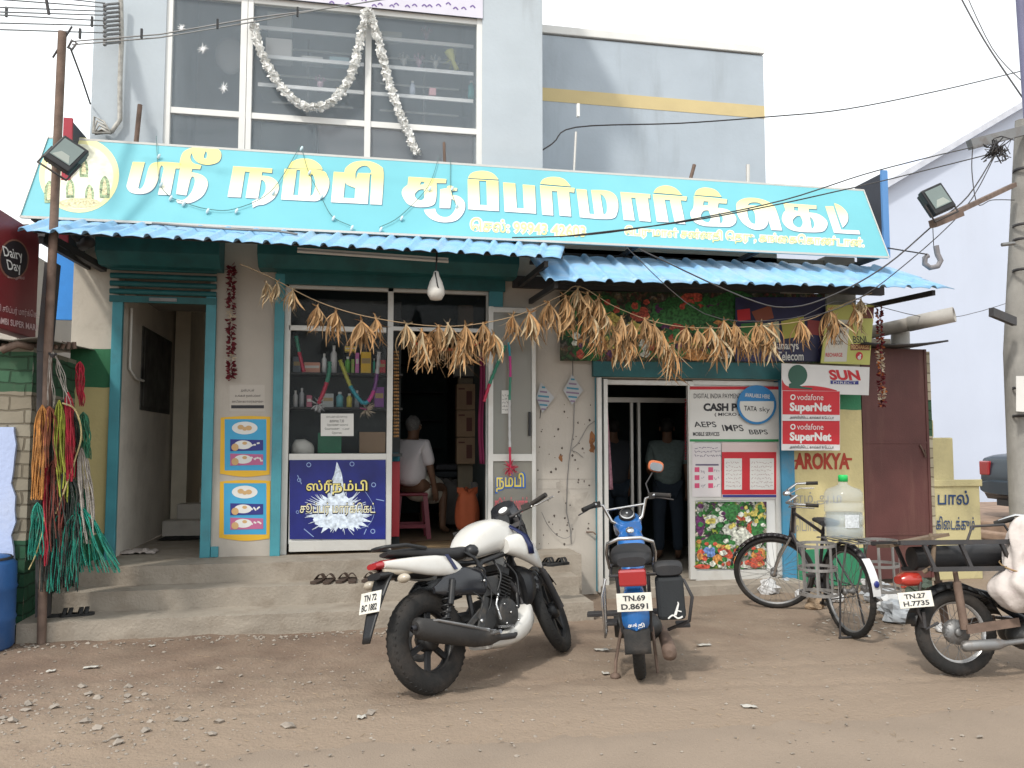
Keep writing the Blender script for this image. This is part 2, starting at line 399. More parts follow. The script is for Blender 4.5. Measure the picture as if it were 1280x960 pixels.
# pebbles and rubble: nobody could count them
b = B()
def pebble(x, y, r, z=None):
    z = gz(x, y) if y > ROADY(x) else .006
    t = rnd.random()*PI; q = Matrix.Rotation(t, 3, 'Z') @ Matrix.Rotation(rnd.uniform(-.4, .4), 3, 'X')
    vs = [V((x, y, z+r*.15)) + q @ V((a*r*rnd.uniform(.7, 1.4), c*r*rnd.uniform(.5, 1.1), d*r*rnd.uniform(.3, .8))) for a, c, d in ((-1, 0, 0), (1, 0, 0), (0, -1, 0), (0, 1, 0), (0, 0, -1), (.2, .1, 1), (.7, .6, .3), (-.6, .5, .4), (-.5, -.7, .3), (.6, -.6, .4))]
    b.add(vs, [(5, 6, 7), (5, 7, 8), (5, 8, 9), (5, 9, 6), (1, 3, 6), (6, 3, 7), (7, 3, 0), (7, 0, 8), (8, 0, 2), (8, 2, 9), (9, 2, 1), (9, 1, 6), (4, 3, 1), (4, 0, 3), (4, 2, 0), (4, 1, 2)])
for i in range(3400):
    x = rnd.uniform(-5, 7); y = rnd.uniform(-4.6, -.6)
    if rnd.random() < .55: x = rnd.gauss(-2.3, 1.2); y = rnd.gauss(-3.1, .45)
    if y > -1.25 and x < .95: continue
    pebble(x, y, rnd.choice([.004, .005, .007, .009, .012]))
for i in range(150):
    pebble(rnd.gauss(-2.5, 1.0), rnd.gauss(-3.15, .42), rnd.uniform(.012, .036))
for i in range(260):
    x = rnd.uniform(-3.9, .9); pebble(x, -1.25-abs(rnd.gauss(0, .12)), rnd.uniform(.006, .02))
tag(b.build('pebbles', mat('stone', (.26, .225, .19), .9, var=.25, scale=9, bump=.3)), kind='stuff')
# a few bigger stones and litter scraps one can point at
for px, py, r, lb in [(300, 846, .022, 'dark round stone lying alone on the dirt below the steps'), (387, 852, .02, 'pale angular stone left of the motorcycle on bare dirt'),
                      (66, 886, .035, 'largest grey stone in the rubble at the lower left'), (265, 920, .032, 'grey broken stone on the road edge below the stone heap'),
                      (360, 908, .04, 'broad grey stone half buried at the road edge'), (1225, 923, .02, 'small dark stone on the road below the right hand moped')]:
    p = onZ(px, py, 0); b = B(); pebble(p.x, p.y, r); b.build('stone', _m['stone']); tag(bpy.data.objects['stone' if 'stone' in bpy.data.objects and 'label' not in bpy.data.objects['stone'] else [q.name for q in COL.objects if q.name.startswith('stone') and 'label' not in q][0]], lb, 'stone')
for px, py, sx, sy, lb in [(64, 836, .05, .03, 'small crumpled white paper scrap at the far left of the dirt'), (114, 832, .09, .03, 'torn white paper strip on the dirt below the rope bundle'),
                           (190, 805, .05, .02, 'white paper scrap close below the bottom step'), (752, 810, .10, .035, 'flat white paper slip between the motorcycle and the blue moped'),
                           (880, 804, .10, .03, 'flat white paper slip right of the blue moped'), (757, 838, .045, .03, 'tiny pale paper bit beside the moped stand'), (936, 879, .08, .035, 'pale oval leaf lying on the open dirt'),
                           (452, 893, .05, .03, 'pale chip near the road edge left of the motorcycle wheel')]:
    p = onZ(px, py, .02); b = B(); a = rnd.random()*.6-.3
    b.grid(lambda u, v: V((p.x+(u-.5)*sx*math.cos(a), p.y+(v-.5)*sy*1.5+(u-.5)*sx*math.sin(a), gz(p.x, p.y)+.012+.010*mnoise.noise(V((u*3+px, v*3, 1))))), 6, 4)
    tag(b.build('paper_scrap', ink('litter_white', (.42, .40, .36), .9), solid=.002), lb, 'litter')

# ================================================================== the shop building
shop = thing('shop_building', 'two storey blue grey shop building with beige ground floor, teal shutters and display window upstairs', 'building', (0, 0, 0))
X = {k: xa(v) for k, v in dict(o1a=143, o1b=259, p1=345, o2b=628, o3a=746, o3b=976, w3=1077).items()}
XL = xa(98, 380) - .05
zh1, zh2, zh3 = za(200, 345), za(480, 348), za(860, 474)
ZT = 3.75
b = B()
b.box(X['o1b'], X['p1'], 0, .2, PH, ZT); b.box(X['o1a'], X['o1b'], 0, .2, zh1, ZT); b.box(X['p1'], X['o2b'], 0, .2, zh2, ZT)
b.box(X['o2b'], X['o3a'], 0, .2, 0, ZT); b.box(X['o3a'], X['o3b'], 0, .2, zh3, ZT)
b.build('front_wall', M_beige, shop)
zz = lambda y: za(120, y)
b = B(); b.box(XL, X['o1a'], -.002, .2, 0, ZT)
b.build('left_wall_pier', zband('banded_wall_left', [(zz(668), (.02, .13, .06)), (zz(484), (.50, .42, .20)), (zz(436), (.03, .14, .065)), (9, (.44, .40, .34))]), shop)
b = B(); b.box(X['o3b']+.13, X['w3'], -.002, .2, 0, za(1050, 380)); 
zz = lambda y: za(1030, y)
b.build('yellow_wall_pier', zband('banded_wall_yellow', [(zz(686), (.03, .20, .10)), (zz(512), (.55, .47, .24)), (zz(480), (.04, .20, .10)), (9, (.33, .30, .22))]), shop)
b = B(); b.box(X['o3b']-.02, X['o3b']+.13, -.03, .2, 0, za(980, 470)); b.build('blue_pillar', mat('blue_pillar_paint', (.05, .22, .36), .6, var=.1, dirt=(.2, .2, .18), damt=.4, dscale=6), shop)
# teal jambs
b = B()
b.box(X['o1a']-.04, X['o1a']+.05, -.05, 0, PH, za(145, 372)); b.build('shutter_guide', M_teal, shop, bev=.004)
b = B(); b.box(X['o1b']-.03, X['o1b']+.06, -.05, 0, PH, za(265, 372)); b.build('shutter_guide', M_teal, shop, bev=.004)
b = B(); b.box(X['o1b']+.062, X['o1b']+.13, -.03, 0, PH, za(265, 683)); b.build('shutter_guide_foot', M_teal, shop, bev=.004)
b = B(); b.box(X['p1']-.03, X['p1']+.06, -.05, .1, PH, zh2); b.build('shutter_guide', M_teal, shop, bev=.004)
b = B(); b.box(X['o2b']-.14, X['o2b']+.0, -.03, .1, PH, zh2); b.build('shutter_guide', M_teal, shop, bev=.004)
b = B(); b.box(X['o3a']-.02, X['o3a']+.04, -.04, .1, .03, zh3); b.build('door_jamb', mat('teal_blue_paint', (.04, .22, .30), .5, var=.1, dirt=(.2, .17, .13), damt=.4, dscale=6), shop, bev=.003)
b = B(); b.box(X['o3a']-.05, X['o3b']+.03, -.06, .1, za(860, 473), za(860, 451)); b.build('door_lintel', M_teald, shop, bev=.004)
# shutter housings: rolled drum boxes with chamfered bottoms
def shutter(x0, x1, zt, zb, name='shutter_housing', slats=0, zs=0):
    b = B(); prof = [(0, zt), (-.28, zt), (-.34, zt-.06), (-.34, zb+.10), (-.22, zb), (0, zb)]
    n = len(prof)
    b.add([(x0, y, z) for y, z in prof]+[(x1, y, z) for y, z in prof], [(i, (i+1) % n, n+(i+1) % n, n+i) for i in range(n)]+[tuple(range(n))[::-1], tuple(range(n, 2*n))])
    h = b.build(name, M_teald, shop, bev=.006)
    if slats:
        b = B(); k = int((zb-zs)/.062)
        for i in range(k+1):
            z = zb+.01-i*(zb-zs)/k
            b.tube([(x0+.06, -.045, z), (x1-.06, -.045, z)], .026, 8)
        b.box(x0+.06, x1-.06, -.06, -.03, zs-.09, zs-.03)
        b.build('shutter_curtain', M_teald, shop)
        b = B(); b.box((x0+x1)/2-.12, (x0+x1)/2+.12, -.075, -.06, zs-.075, zs-.045); b.build('shutter_handle', M_steel, shop)
shutter(xa(132, 320), xa(281, 320), za(200, 296), za(200, 339), slats=1, zs=za(200, 368))
shutter(xa(326, 330), xa(641, 330), za(480, 308), za(480, 346))
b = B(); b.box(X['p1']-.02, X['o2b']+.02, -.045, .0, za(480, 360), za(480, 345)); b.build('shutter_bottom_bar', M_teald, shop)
b = B(); b.box(X['o2b']+.1, X['o3b']+.0, -.05, .0, za(800, 366), za(800, 352)); b.build('banner_rail', M_dark, shop)

# porch steps
xs1 = onY(742, 745, -1.18).x; xs0 = onY(20, 790, -1.18).x
def step_block(x0, x1, y0, y1, z0, z1, name):
    b = B(); b.grid(lambda u, v: V((x0+(x1-x0)*u, y0 + .008*mnoise.noise(V((u*30, v*3, z0))), z0+(z1-z0)*v - (0 if v < 1 else .004*abs(mnoise.noise(V((u*25, 1, z0))))))), 80, 6)
    b.grid(lambda u, v: V((x0+(x1-x0)*u, y0+(y1-y0)*v + (.008*mnoise.noise(V((u*30, 3, z0))) if v == 0 else 0), z1 - .004*abs(mnoise.noise(V((u*25, 1, z0))))*(v == 0) - .005*mnoise.noise(V((u*12, v*3, 7)))*(v > 0))), 80, 6)
    b.add([(x1, y0, z0), (x1, y1, z0), (x1, y1, z1), (x1, y0, z1)], [(0, 1, 2, 3)])
    b.add([(x0, y0, z0), (x0, y1, z0), (x0, y1, z1), (x0, y0, z1)], [(3, 2, 1, 0)])
    return b.build(name, M_conc, shop)
step_block(xs0, xs1-.0, -1.18, -.78, -.05, .15, 'step')
step_block(xs0+.12, xs1-.02, -.80, -.46, -.05, .305, 'step')
step_block(xs0+.2, onY(727, 715, -.48).x, -.48, 0.01, -.05, PH, 'porch_floor')
# ---------------- left passage with the staircase
pb = B(); xl, xr = X['o1a'], X['o1b']
pb.box(xl-.1, xl, .2, 3.6, PH, ZT); pb.build('passage_wall', mat('passage_plaster', (.74, .69, .61), .9, var=.08, dirt=(.2, .17, .14), damt=.4), shop)
pb = B(); pb.box(xr+.0, xr+.1, .2, 4.8, PH, ZT); pb.box(xl-.1, xr+.1, 4.8, 4.9, PH, 5); pb.build('passage_wall', M_room, shop)
pb = B(); pb.box(xl, xr, .01, 4.8, PH-.1, PH-.003); pb.build('passage_floor', M_conc, shop)
pb = B(); pb.box(xl-.1, xr+.1, .2, 1.6, 2.98, 3.1); pb.build('passage_ceiling', M_room, shop)
pb = B(); sx = xa(203, 650, 1.9)
for i in range(13):
    x_ = sx + (.0 if i == 0 else .1 if i == 1 else .3)
    pb.box(x_, xr-.002, 1.9+.27*i, 1.9+.27*(i+1)+.002, PH+.0 if i == 0 else PH+.17*i-.02, PH+.17*(i+1))
pb.build('stair_flight', mat('stair_cement', (.58, .54, .48), .9, var=.1, dirt=(.2, .17, .14)), shop, bev=.006)
pb = B(); pb.box(xa(217, 500, 2.4), xa(236, 500, 2.4), 2.4, 3.6, PH, ZT); pb.build('stair_wall', mat('passage_plaster2', (.68, .62, .5), .9, var=.08), shop)
pb = B(); f = plY(2.2); pb.box(xl+.002, xa(217, 500, 2.4), 3.0, 3.05, PH, ZT); pb.build('passage_back_wall', _m['passage_plaster'], shop)
pb = B(); pb.box(xl+.0, xl+.012, .9, 2.3, za(160, 510, .5), za(160, 400, .5)); pb.box(xl+.012, xl+.02, .98, 2.2, za(160, 505, .5), za(160, 405, .5))
pb.build('wall_niche', mat('niche_dark', (.06, .06, .055), .7, var=.6, scale=6), shop)
pb = B(); pb.tube([(xl+.03, .35, za(150, 384, .3)), (xl+.03, .35, za(150, 460, .3)), (xl+.03, .6, za(150, 470, .3)), (xl+.03, .9, za(150, 470, .3))], .012); pb.build('conduit_pipe', M_white, shop)
pb = B(); p0 = (xa(198, 672, 1.5), 1.5)
pb.grid(lambda u, v: V((p0[0]+(xr-p0[0]-.02)*u, 1.45+.4*v, PH+.008+.004*mnoise.noise(V((u*30, v*30, 0))))), 20, 8); tag(pb.build('door_mat', mat('black_mat', (.02, .02, .02), 1, bump=.6, bscale=200)), 'black rubber door mat at the foot of the stairs', 'door mat')
# ---------------- main shop room
def room(x0, x1, y1, zc, name, wm, fm):
    b = B(); b.box(x0-.1, x0, .2, y1, 0, zc); b.box(x1, x1+.1, .2, y1, 0, zc); b.box(x0-.1, x1+.1, y1, y1+.1, 0, zc); b.build(name+'_wall', wm, shop)
    b = B(); b.box(x0-.1, x1+.1, .2, y1+.1, zc, zc+.1); b.build(name+'_ceiling', wm, shop)
    return fm
xr2 = X['o2b']-.02
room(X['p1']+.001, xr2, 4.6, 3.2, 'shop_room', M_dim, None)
b = B(); b.box(X['p1'], X['o2b'], .01, 4.6, PH-.1, PH-.002); b.build('shop_floor', mat('brown_tile', (.23, .17, .11), .6, var=.12, scale=3, bump=.1, dirt=(.12, .09, .07)), shop)
b = B(); b.box(xa(573, 480, 1.9), xr2, 1.9, 2.0, PH, 3.2); b.build('inner_wall_end', mat('inner_cream', (.26, .22, .16), .9), shop)
# ---------------- right shop room
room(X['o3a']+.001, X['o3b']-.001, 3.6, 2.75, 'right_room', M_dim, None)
b = B(); b.box(X['o3a'], X['o3b'], .01, 3.6, -.05, .12); b.build('right_room_floor', M_conc, shop)
b = B(); b.box(X['o3a']-.0, X['o3b']+.1, -.28, .01, -.05, .10); b.build('threshold_slab', M_conc, shop, bev=.012)
for px in (789, 798):
    b = B(); b.box(xa(px, 600, .9), xa(px, 600, .9)+.03, .9, .94, .12, za(800, 503, .9)); b.build('inner_door_post', M_alu, shop)
b = B(); b.box(X['o3a'], X['o3b'], .9, .95, za(800, 503, .9), za(800, 497, .9)); b.build('inner_door_head', M_alu, shop)

# ---------------- upper storey
XT0, XT1 = xa(115, 100), xa(678, 100); ZR = 7.4
wx0, wx1 = xa(205, 120), xa(603, 120); wz0, wz1 = za(400, 200), za(400, -70)
f0 = plY(0.0)
b = B()
b.box(XT0, wx0, 0, .25, ZT, ZR); b.box(wx1, XT1, 0, .25, ZT, ZR); b.box(wx0, wx1, 0, .25, ZT, wz0); b.box(wx0, wx1, 0, .25, wz1, ZR)
b.box(XT0, XT0+.2, .25, 6, ZT, ZR); b.box(XT1-.2, XT1, .25, 6, ZT, ZR); b.box(XT0, XT1, 6, 6.2, 0, ZR)
b.build('upper_wall', M_grey, shop)
b = B(); b.box(XT0-.2, XT1+.2, -.2, 6.4, ZR, ZR+.15); b.build('roof_slab', M_grey, shop, bev=.01)
YW = 1.3; WX1 = xa(955, 120, YW); WZ = za(816, 45, YW)
b = B(); b.box(XT1+.002, WX1, YW, 6, 2.9, WZ-.12); b.build('wing_wall', M_wing, shop)
b = B(); b.box(XT1+.002, WX1+.01, YW-.025, 6.05, WZ-.10, WZ); b.build('wing_parapet', M_white, shop, bev=.008)
zs0, zs1 = za(816, 137, YW), za(816, 121, YW)
b = B(); b.box(XT1+.004, WX1+.002, YW-.004, YW, zs0, zs1); b.build('yellow_stripe', mat('yellow_band_paint', (.58, .47, .25), .8, var=.05, dirt=(.5, .42, .2), damt=.3), shop)
b = B(); b.box(XL, X['w3'], .2, YW+.2, 3.3, 3.42); b.box(XT1, X['w3'], .0, .2, 3.3, 3.5); b.build('ground_floor_slab', M_conc, shop)
# big display window: frame bars, panes, shelves
win = B()
def vbar(px, w_, y0=.02, y1=.09): xx = xa(px, 110); win.box(xx-w_/2, xx+w_/2, y0, y1, wz0, wz1)
for px, w_ in ((208, .07), (303, .06), (311, .05), (460, .06), (600, .06)): vbar(px, w_)
zt = za(400, 149); win.box(wx0+.01, wx1-.01, .03, .085, zt-.03, zt+.03)
ztt = za(400, 6); win.box(wx0+.01, wx1-.01, .03, .085, ztt-.03, ztt+.03)
wf = win.build('display_window', M_white, shop, bev=.003)
b = B(); b.box(wx0+.02, wx1-.02, .05, .056, wz0, ztt); b.build('window_pane', glass('window_glass', (.34, .40, .45), .03, .20), wf)
b = B(); b.box(wx0, wx1, -.012, -.004, ztt+.02, wz1+.1)
wb = b.build('window_banner', ink('banner_white', (.62, .60, .68)), wf)
b = B(); f = plY(-.013)
for i in range(26):
    cx = 330+i*10.5+rnd.uniform(-3, 3); cy = 3+(cx-400)*.058+rnd.uniform(-8, 1); b.stroke([(cx-3, cy), (cx, cy-2), (cx+3, cy+1)], 1.6, f, .001*(i % 3+1)*.5)
b.build('banner_print', ink('banner_purple', (.16, .10, .30)), wf)
xm = xa(316, 110)
b = B(); b.box(wx0-.05, wx0, .26, 2.8, ZT, wz1+.4); b.box(wx1, wx1+.05, .26, 2.8, ZT, wz1+.4); b.box(wx0, wx1, 1.6, 1.7, ZT, wz1+.4); b.box(wx0, wx1, .26, 1.7, wz1+.2, wz1+.3); b.box(wx0, wx1, .26, 1.7, wz0-.35, wz0-.25)
b.build('showroom_wall', mat('showroom_grey', (.36, .39, .41), .9, var=.2, scale=1.5), shop)
shelf_z = [za(460, y, .30) for y in (46, 81, 116)]
for a0, a1 in ((xa(318, 100), xa(455, 100)), (xa(465, 100), xa(597, 100))):
    for z in shelf_z:
        b = B(); b.box(a0, a1, .30, .318, z-.018, z+.018); sh = b.build('display_shelf', mat('shelf_white', (.85, .86, .86), .4), shop)
        b = B(); b.box(a0, a1, .318, .72, z-.004, z+.004); b.build('shelf_glass', glass('shelf_glass', (.45, .55, .55), .1, .12), shop)
        b = B(); b.box(a0+.1, a1-.1, .72, .735, z-.01, z+.01); b.build('shelf_rail', M_white, shop)
for px in (385, 530):
    b = B(); xx = xa(px, 100, .74); b.box(xx-.012, xx+.012, .74, .76, wz0, ztt); b.build('shelf_upright', M_steel, shop)
b = B(); b.box(xa(318, 180), xa(392, 180), .5, .52, wz0-.2, za(350, 150, .5)); b.build('lower_cupboard', mat('cupboard_dark', (.05, .065, .07), .5), shop)
b = B(); b.box(xa(394, 180), wx1-.01, .6, .62, wz0-.2, za(460, 152, .6)); b.build('lower_cupboard', mat('cupboard_grey', (.17, .165, .17), .7, var=.05), shop)

# display goods upstairs
def goods(kind, px, py_bot, h, w_, Y, col, label, cat):
    p = onY(px, py_bot, Y); b = B()
    if kind == 'box': b.box(p.x-w_/2, p.x+w_/2, Y, Y+.15, p.z, p.z+h); return tag(b.build(cat.replace(' ', '_'), ink('goods_%d' % (hash3(col)), col), bev=.004), label, cat)
    if kind == 'bottle':
        b.lathe([(0, 0), (w_/2, 0), (w_/2, h*.7), (w_*.2, h*.82), (w_*.2, h*.9)], p+V((0, .06, 0)), seg=12); o_ = b.build('bottle', ink('goods_%d' % hash3(col), col)); tag(o_, label, cat)
        b = B(); b.lathe([(w_*.22, h*.88), (w_*.22, h), (0, h)], p+V((0, .06, 0)), seg=12); b.build('bottle_cap', M_white, o_); return o_
def hash3(c): return int(c[0]*99)*10000+int(c[1]*99)*100+int(c[2]*99)
zsf = lambda px, k: [46, 81, 116][k] + (px-460)*.056
goods('box', 348, 80-6, .22, .26, .36, (.62, .6, .58), 'large white patterned gift box on the second display shelf upstairs', 'gift box')
goods('box', 390, 78-2, .05, .21, .36, (.6, .6, .58), 'flat white parcel next to the patterned gift box upstairs', 'parcel')
goods('box', 424, 80-2, .06, .2, .36, (.35, .5, .55), 'flat pale blue parcel on the second shelf upstairs', 'parcel')
goods('box', 349, 38+1, .2, .24, .36, (.55, .58, .58), 'plain pale box on the top display shelf upstairs', 'gift box')
goods('box', 489, 46, .06, .22, .36, (.5, .52, .46), 'long pale tray box on the top shelf right of the mullion', 'tray')
goods('bottle', 516, 116+2, .17, .06, .36, (.45, .5, .6), 'pale blue bottle with white cap on the lower display shelf', 'bottle')
goods('box', 541, 118+1, .08, .07, .36, (.6, .33, .36), 'small pink box on the lower display shelf upstairs', 'gift box')
goods('bottle', 590, 121, .2, .07, .36, (.10, .35, .36), 'teal cylinder by the right edge of the display window', 'bottle')
for i, (px, k, lb) in enumerate([(533, 0, 'pink vase with paper flowers on the top display shelf'), (505, 1, 'silver figurine cluster on the middle shelf left end'), (524, 1, 'small pointed ornament on the middle display shelf'),
                          (545, 1, 'round wire ornament on the middle display shelf'), (400, 2, 'small glass bowl on the lower shelf of the middle bay')]):
    p = onY(px, zsf(px, k)-1, .36); b = B(); b.lathe([(.0, 0), (.035, 0), (.02, .02), (.012, .04), (.035, .07), (.028, .1), (.02, .1)], p+V((0, .06, 0)), seg=12)
    for q in range(7):
        a = q*.9; b.tube([p+V((0, .06, .07)), p+V((.05*math.cos(a), .06+.04*math.sin(a), .13+.01*(q % 3)))], .004, 4); b.ell(p+V((.05*math.cos(a), .06+.04*math.sin(a), .13+.01*(q % 3))), .012, seg=6, rings=4)
    tag(b.build('ornament', ink('ornament_%d' % (i % 2), [(.42, .30, .36), (.4, .4, .38)][i % 2])), lb, 'ornament')
p = onY(574, 75, .34); b = B()
b.lathe([(0, 0), (.03, 0), (.02, .1), (.055, .22)], p+V((-.02, .03, -.1)), RY(-.4), 10)
for q in range(40):
    a = rnd.random()*6.28; r = rnd.uniform(.03, .1); b.tube([p+V((-.07, .03, .02)), p+V((-.08+r*math.cos(a), .03+r*.5*math.sin(a), .03+rnd.uniform(-.12, .12)))], .0015, 3)
tag(b.build('bouquet', ink('yellow_tinsel', (.60, .58, .14))), 'yellow cone shaped tinsel bouquet hanging in the right display bay', 'bouquet')
p = onY(288, 70, .8); b = B(); b.ell(p, (.16, .1, .2)); tag(b.build('teddy_bear', ink('pale_plush', (.42, .42, .42), .95)), 'pale plush bundle standing inside the left window bay', 'soft toy')
f = plY(-.006)
# frosted stars on the left pane
b = B(); fp = plY(.045)
for cx, cy, r in ((227, 35, 6), (254, 61, 8), (280, 110, 8)):
    for q in range(11):
        a = q*.57+rnd.random()*.3; r2 = r*rnd.uniform(.5, 1.1); b.stroke([(cx, cy), (cx+r2*math.cos(a), cy+r2*math.sin(a))], (1.3, .3), fp, .0003*q+.0002, False)
b.build('star_sticker', ink('star_white', (.8, .8, .8)), wf)

# ---------------- shop window frame, ground floor
fr = B(); Yf = .03
def hb(px0, px1, py, h_, y0=Yf, y1=Yf+.05): z = za((px0+px1)/2, py, Yf); fr.box(xa(px0, py, Yf), xa(px1, py, Yf), y0, y1, z-h_/2, z+h_/2)
def vb(px, w_, ya, yb, y0=Yf, y1=Yf+.05):
    x = xa(px, (ya+yb)/2, Yf); fr.box(x-w_/2, x+w_/2, y0, y1, za(px, yb, Yf) if yb < 680 else PH, za(px, ya, Yf))
vb(356, .075, 358, 690); vb(487, .055, 358, 690); vb(612, .07, 358, 690)
hb(361, 483, 411, .05); hb(361, 483, 571, .06); hb(361, 483, 682, .10); hb(361, 608, 362, .04); hb(491, 608, 412, .04)
sw = fr.build('shop_window_frame', M_alu, shop, bev=.003)
G = glass('shopfront_glass', (.02, .03, .035), .05, .10, .6)
b = B(); b.box(xa(361, 490, Yf), xa(483, 490, Yf), .05, .055, za(420, 568, Yf), za(420, 414, Yf)); b.build('window_pane', G, sw)
b = B(); b.box(xa(361, 385, Yf), xa(608, 385, Yf), .05, .055, za(420, 409, Yf), za(420, 364, Yf)); b.build('transom_pane', G, sw)
b = B(); b.box(xa(361, 630, Yf), xa(483, 630, Yf), .045, .06, PH+.1, za(420, 573, Yf)); b.build('lower_panel', M_white, sw)
# ================================================================== main sign board
PT0 = onY(60, 172, -.28); PB0 = onY(25, 271, -.74); PB1 = onY(1111, 322, -.74)
fS = plane3(PT0, PB0, PB1)
sign = thing('shop_sign', 'long turquoise shop sign board with big yellow and white Tamil lettering across the front', 'sign board', onY(560, 296, -.5))
CORN = [(60, 172), (1079, 238), (1111, 322), (25, 271)]
b = B(); b.slab(fS, CORN, -.02, 0); 
sg = mat('turquoise_vinyl', (.15, .44, .50), .5, var=.05, scale=1.5, bump=.06, bscale=10, dirt=(.20, .50, .56), damt=.4, dscale=1.0, spec=.3)
b.build('board', sg, sign)
b = B()
for (a, c) in zip(CORN, CORN[1:]+CORN[:1]): b.beam(fS(*a, .004), fS(*c, .002), .009, .02)
b.build('rim', M_alu, sign)
b = B()
for t in [i/7 for i in range(8)]:
    b = B(); a = fS(70+1000*t, 176+62*t, -.04); c = fS(40+1060*t, 268+50*t, -.04); b.beam(a, c, .04, .04); b.beam(a, V((a.x, .0, a.z)), .04, .04); b.beam(c, V((c.x, 0, c.z)), .04, .04); b.build('support_strut', M_dark, sign)
zc = lambda ox, oy, s: (lambda p: (ox+p[0]/s, oy+p[1]/s)+tuple(p[2:]))
GL = []
def G_(Z, outer, *holes): GL.append(([tuple(Z(p)) for p in outer], [[tuple(Z(p)) for p in h] for h in holes]))
A_ = zc(140, 170, 7.111); B_ = zc(280, 180, 5.818); C_ = zc(490, 190, 6.4); D_ = zc(660, 200, 6.095); E_ = zc(850, 220, 5.12)
G_(A_, [(185,232),(292,235),(238,445,1),(238,468,1),(258,470,1),(288,425,1),(322,300,1),(350,252,1),(395,235,1),(470,232,1),(612,243),(600,292),(565,290),(518,527),(408,523),(462,290),(450,266,1),(436,266,1),(425,290),(398,420,1),(345,492,1),(262,518,1),(172,505,1),(132,458,1),(140,405,1)])
G_(A_, [(570,518),(605,290),(606,215,1),(640,140,1),(740,100,1),(860,97,1),(945,120,1),(972,170,1),(945,232,1),(860,258,1),(780,245,1),(735,210,1),(715,165,1),(722,140),(700,170,1),(698,205,1),(715,235,1),(745,252),(795,262),(783,298),(712,295),(705,325),(790,345,1),(843,390,1),(848,455,1),(800,540,1),(700,595,1),(590,598,1),(575,562),(640,568,1),(700,510,1),(733,430,1),(735,380,1),(715,362,1),(697,385),(662,530)], [(833,135),(847,160,1),(838,205),(815,190,1)])
G_(B_, [(68,163),(352,180),(348,213),(278,206),(272,232),(340,242,1),(388,278,1),(398,330,1),(365,395,1),(300,438,1),(245,448,1),(210,466),(203,422),(240,402),(270,392,1),(302,340,1),(300,285,1),(275,262,1),(268,275),(248,398),(157,392),(188,205),(152,202),(122,390),(26,386)])
G_(B_, [(465,175),(495,130,1),(560,108,1),(640,115,1),(695,150,1),(718,188)])
G_(B_, [(440,182),(700,192,1),(755,240,1),(765,300,1),(740,370,1),(700,405,1),(660,418),(415,405)], [(528,190),(555,190),(540,375),(503,373)], [(632,225),(650,232,1),(665,290,1),(650,360,1),(627,380),(635,300)])
G_(B_, [(798,203),(876,208),(890,170,1),(950,132,1),(1050,126,1),(1135,160,1),(1160,215,1),(1147,443),(1062,440),(1074,222),(1060,222),(1045,438),(778,425)], [(958,265),(958,205,1),(990,168,1),(1035,160,1),(1068,190,1),(1066,214),(975,212)], [(880,280),(900,300,1),(955,322),(950,398),(868,393)])
G_(C_, [(132,200),(435,218),(430,252),(356,250),(352,380,1),(320,430,1),(220,443,1),(130,420,1),(82,350,1),(85,300,1),(125,265)], [(232,238),(262,240),(252,262),(222,264)], [(215,305,1),(255,300),(258,370),(235,388,1),(195,375,1),(182,340,1)])
G_(C_, [(385,300),(440,290),(445,275,1),(475,270,1),(482,288),(522,290),(518,312),(480,316),(476,345),(540,360,1),(582,410,1),(575,480,1),(520,545,1),(430,565,1),(340,550,1),(280,510,1),(255,465),(345,455),(365,500,1),(410,522,1),(460,515,1),(500,470,1),(510,420,1),(490,385,1),(474,378),(465,452),(380,450)])
G_(C_, [(608,210),(640,168,1),(720,152,1),(800,170,1),(852,222)])
G_(C_, [(605,218),(850,232),(855,475),(608,460)], [(695,230),(755,233),(760,428),(702,425)])
G_(C_, [(888,245),(985,252),(998,450),(1055,455),(1045,262),(1142,270),(1152,495),(900,478)])
G_(D_, [(92,183),(120,145,1),(190,130,1),(270,145,1),(325,203)])
G_(D_, [(90,195),(355,215),(350,250),(312,245),(328,432),(240,425),(222,240),(180,238),(192,425),(108,418)])
G_(D_, [(368,222),(445,228),(468,412),(505,415),(480,230),(600,235,1),(660,265,1),(685,320,1),(680,400,1),(630,450,1),(395,438)], [(550,258),(585,290,1),(600,340,1),(598,400,1),(575,418),(562,340)])
G_(D_, [(703,245),(930,262),(930,295),(912,292),(935,472),(848,465),(818,290),(785,288),(812,463),(728,458)])
G_(D_, [(955,250),(985,212,1),(1050,195,1),(1120,215,1),(1172,268)])
G_(D_, [(950,262),(1210,280),(1205,312),(1160,308),(1198,490),(1118,484),(1080,306),(1040,304),(1070,476),(980,470)])
G_(E_, [(92,122),(110,90,1),(160,75,1),(225,90,1),(265,135)])
G_(E_, [(88,128),(300,150),(297,178),(245,175),(240,205),(310,220,1),(355,260,1),(355,300,1),(320,325,1),(260,325,1),(150,320,1),(85,290,1),(65,240,1),(85,200,1)], [(150,162),(182,165),(178,190),(146,190)], [(150,225,1),(182,222),(196,270,1),(180,298,1),(145,285,1),(132,255,1)], [(245,232),(270,260,1),(272,290,1),(258,308)])
G_(E_, [(362,225,1),(364,172,1),(420,143,1),(510,147,1),(590,182,1),(622,240,1),(652,350),(584,346),(562,275),(560,310,1),(530,340,1),(470,343,1),(410,310,1),(375,265,1)], [(432,215,1),(470,225,1),(482,270,1),(480,308),(455,300,1),(435,265,1)], [(432,190),(450,172,1),(500,172,1),(535,195),(480,190,1)])
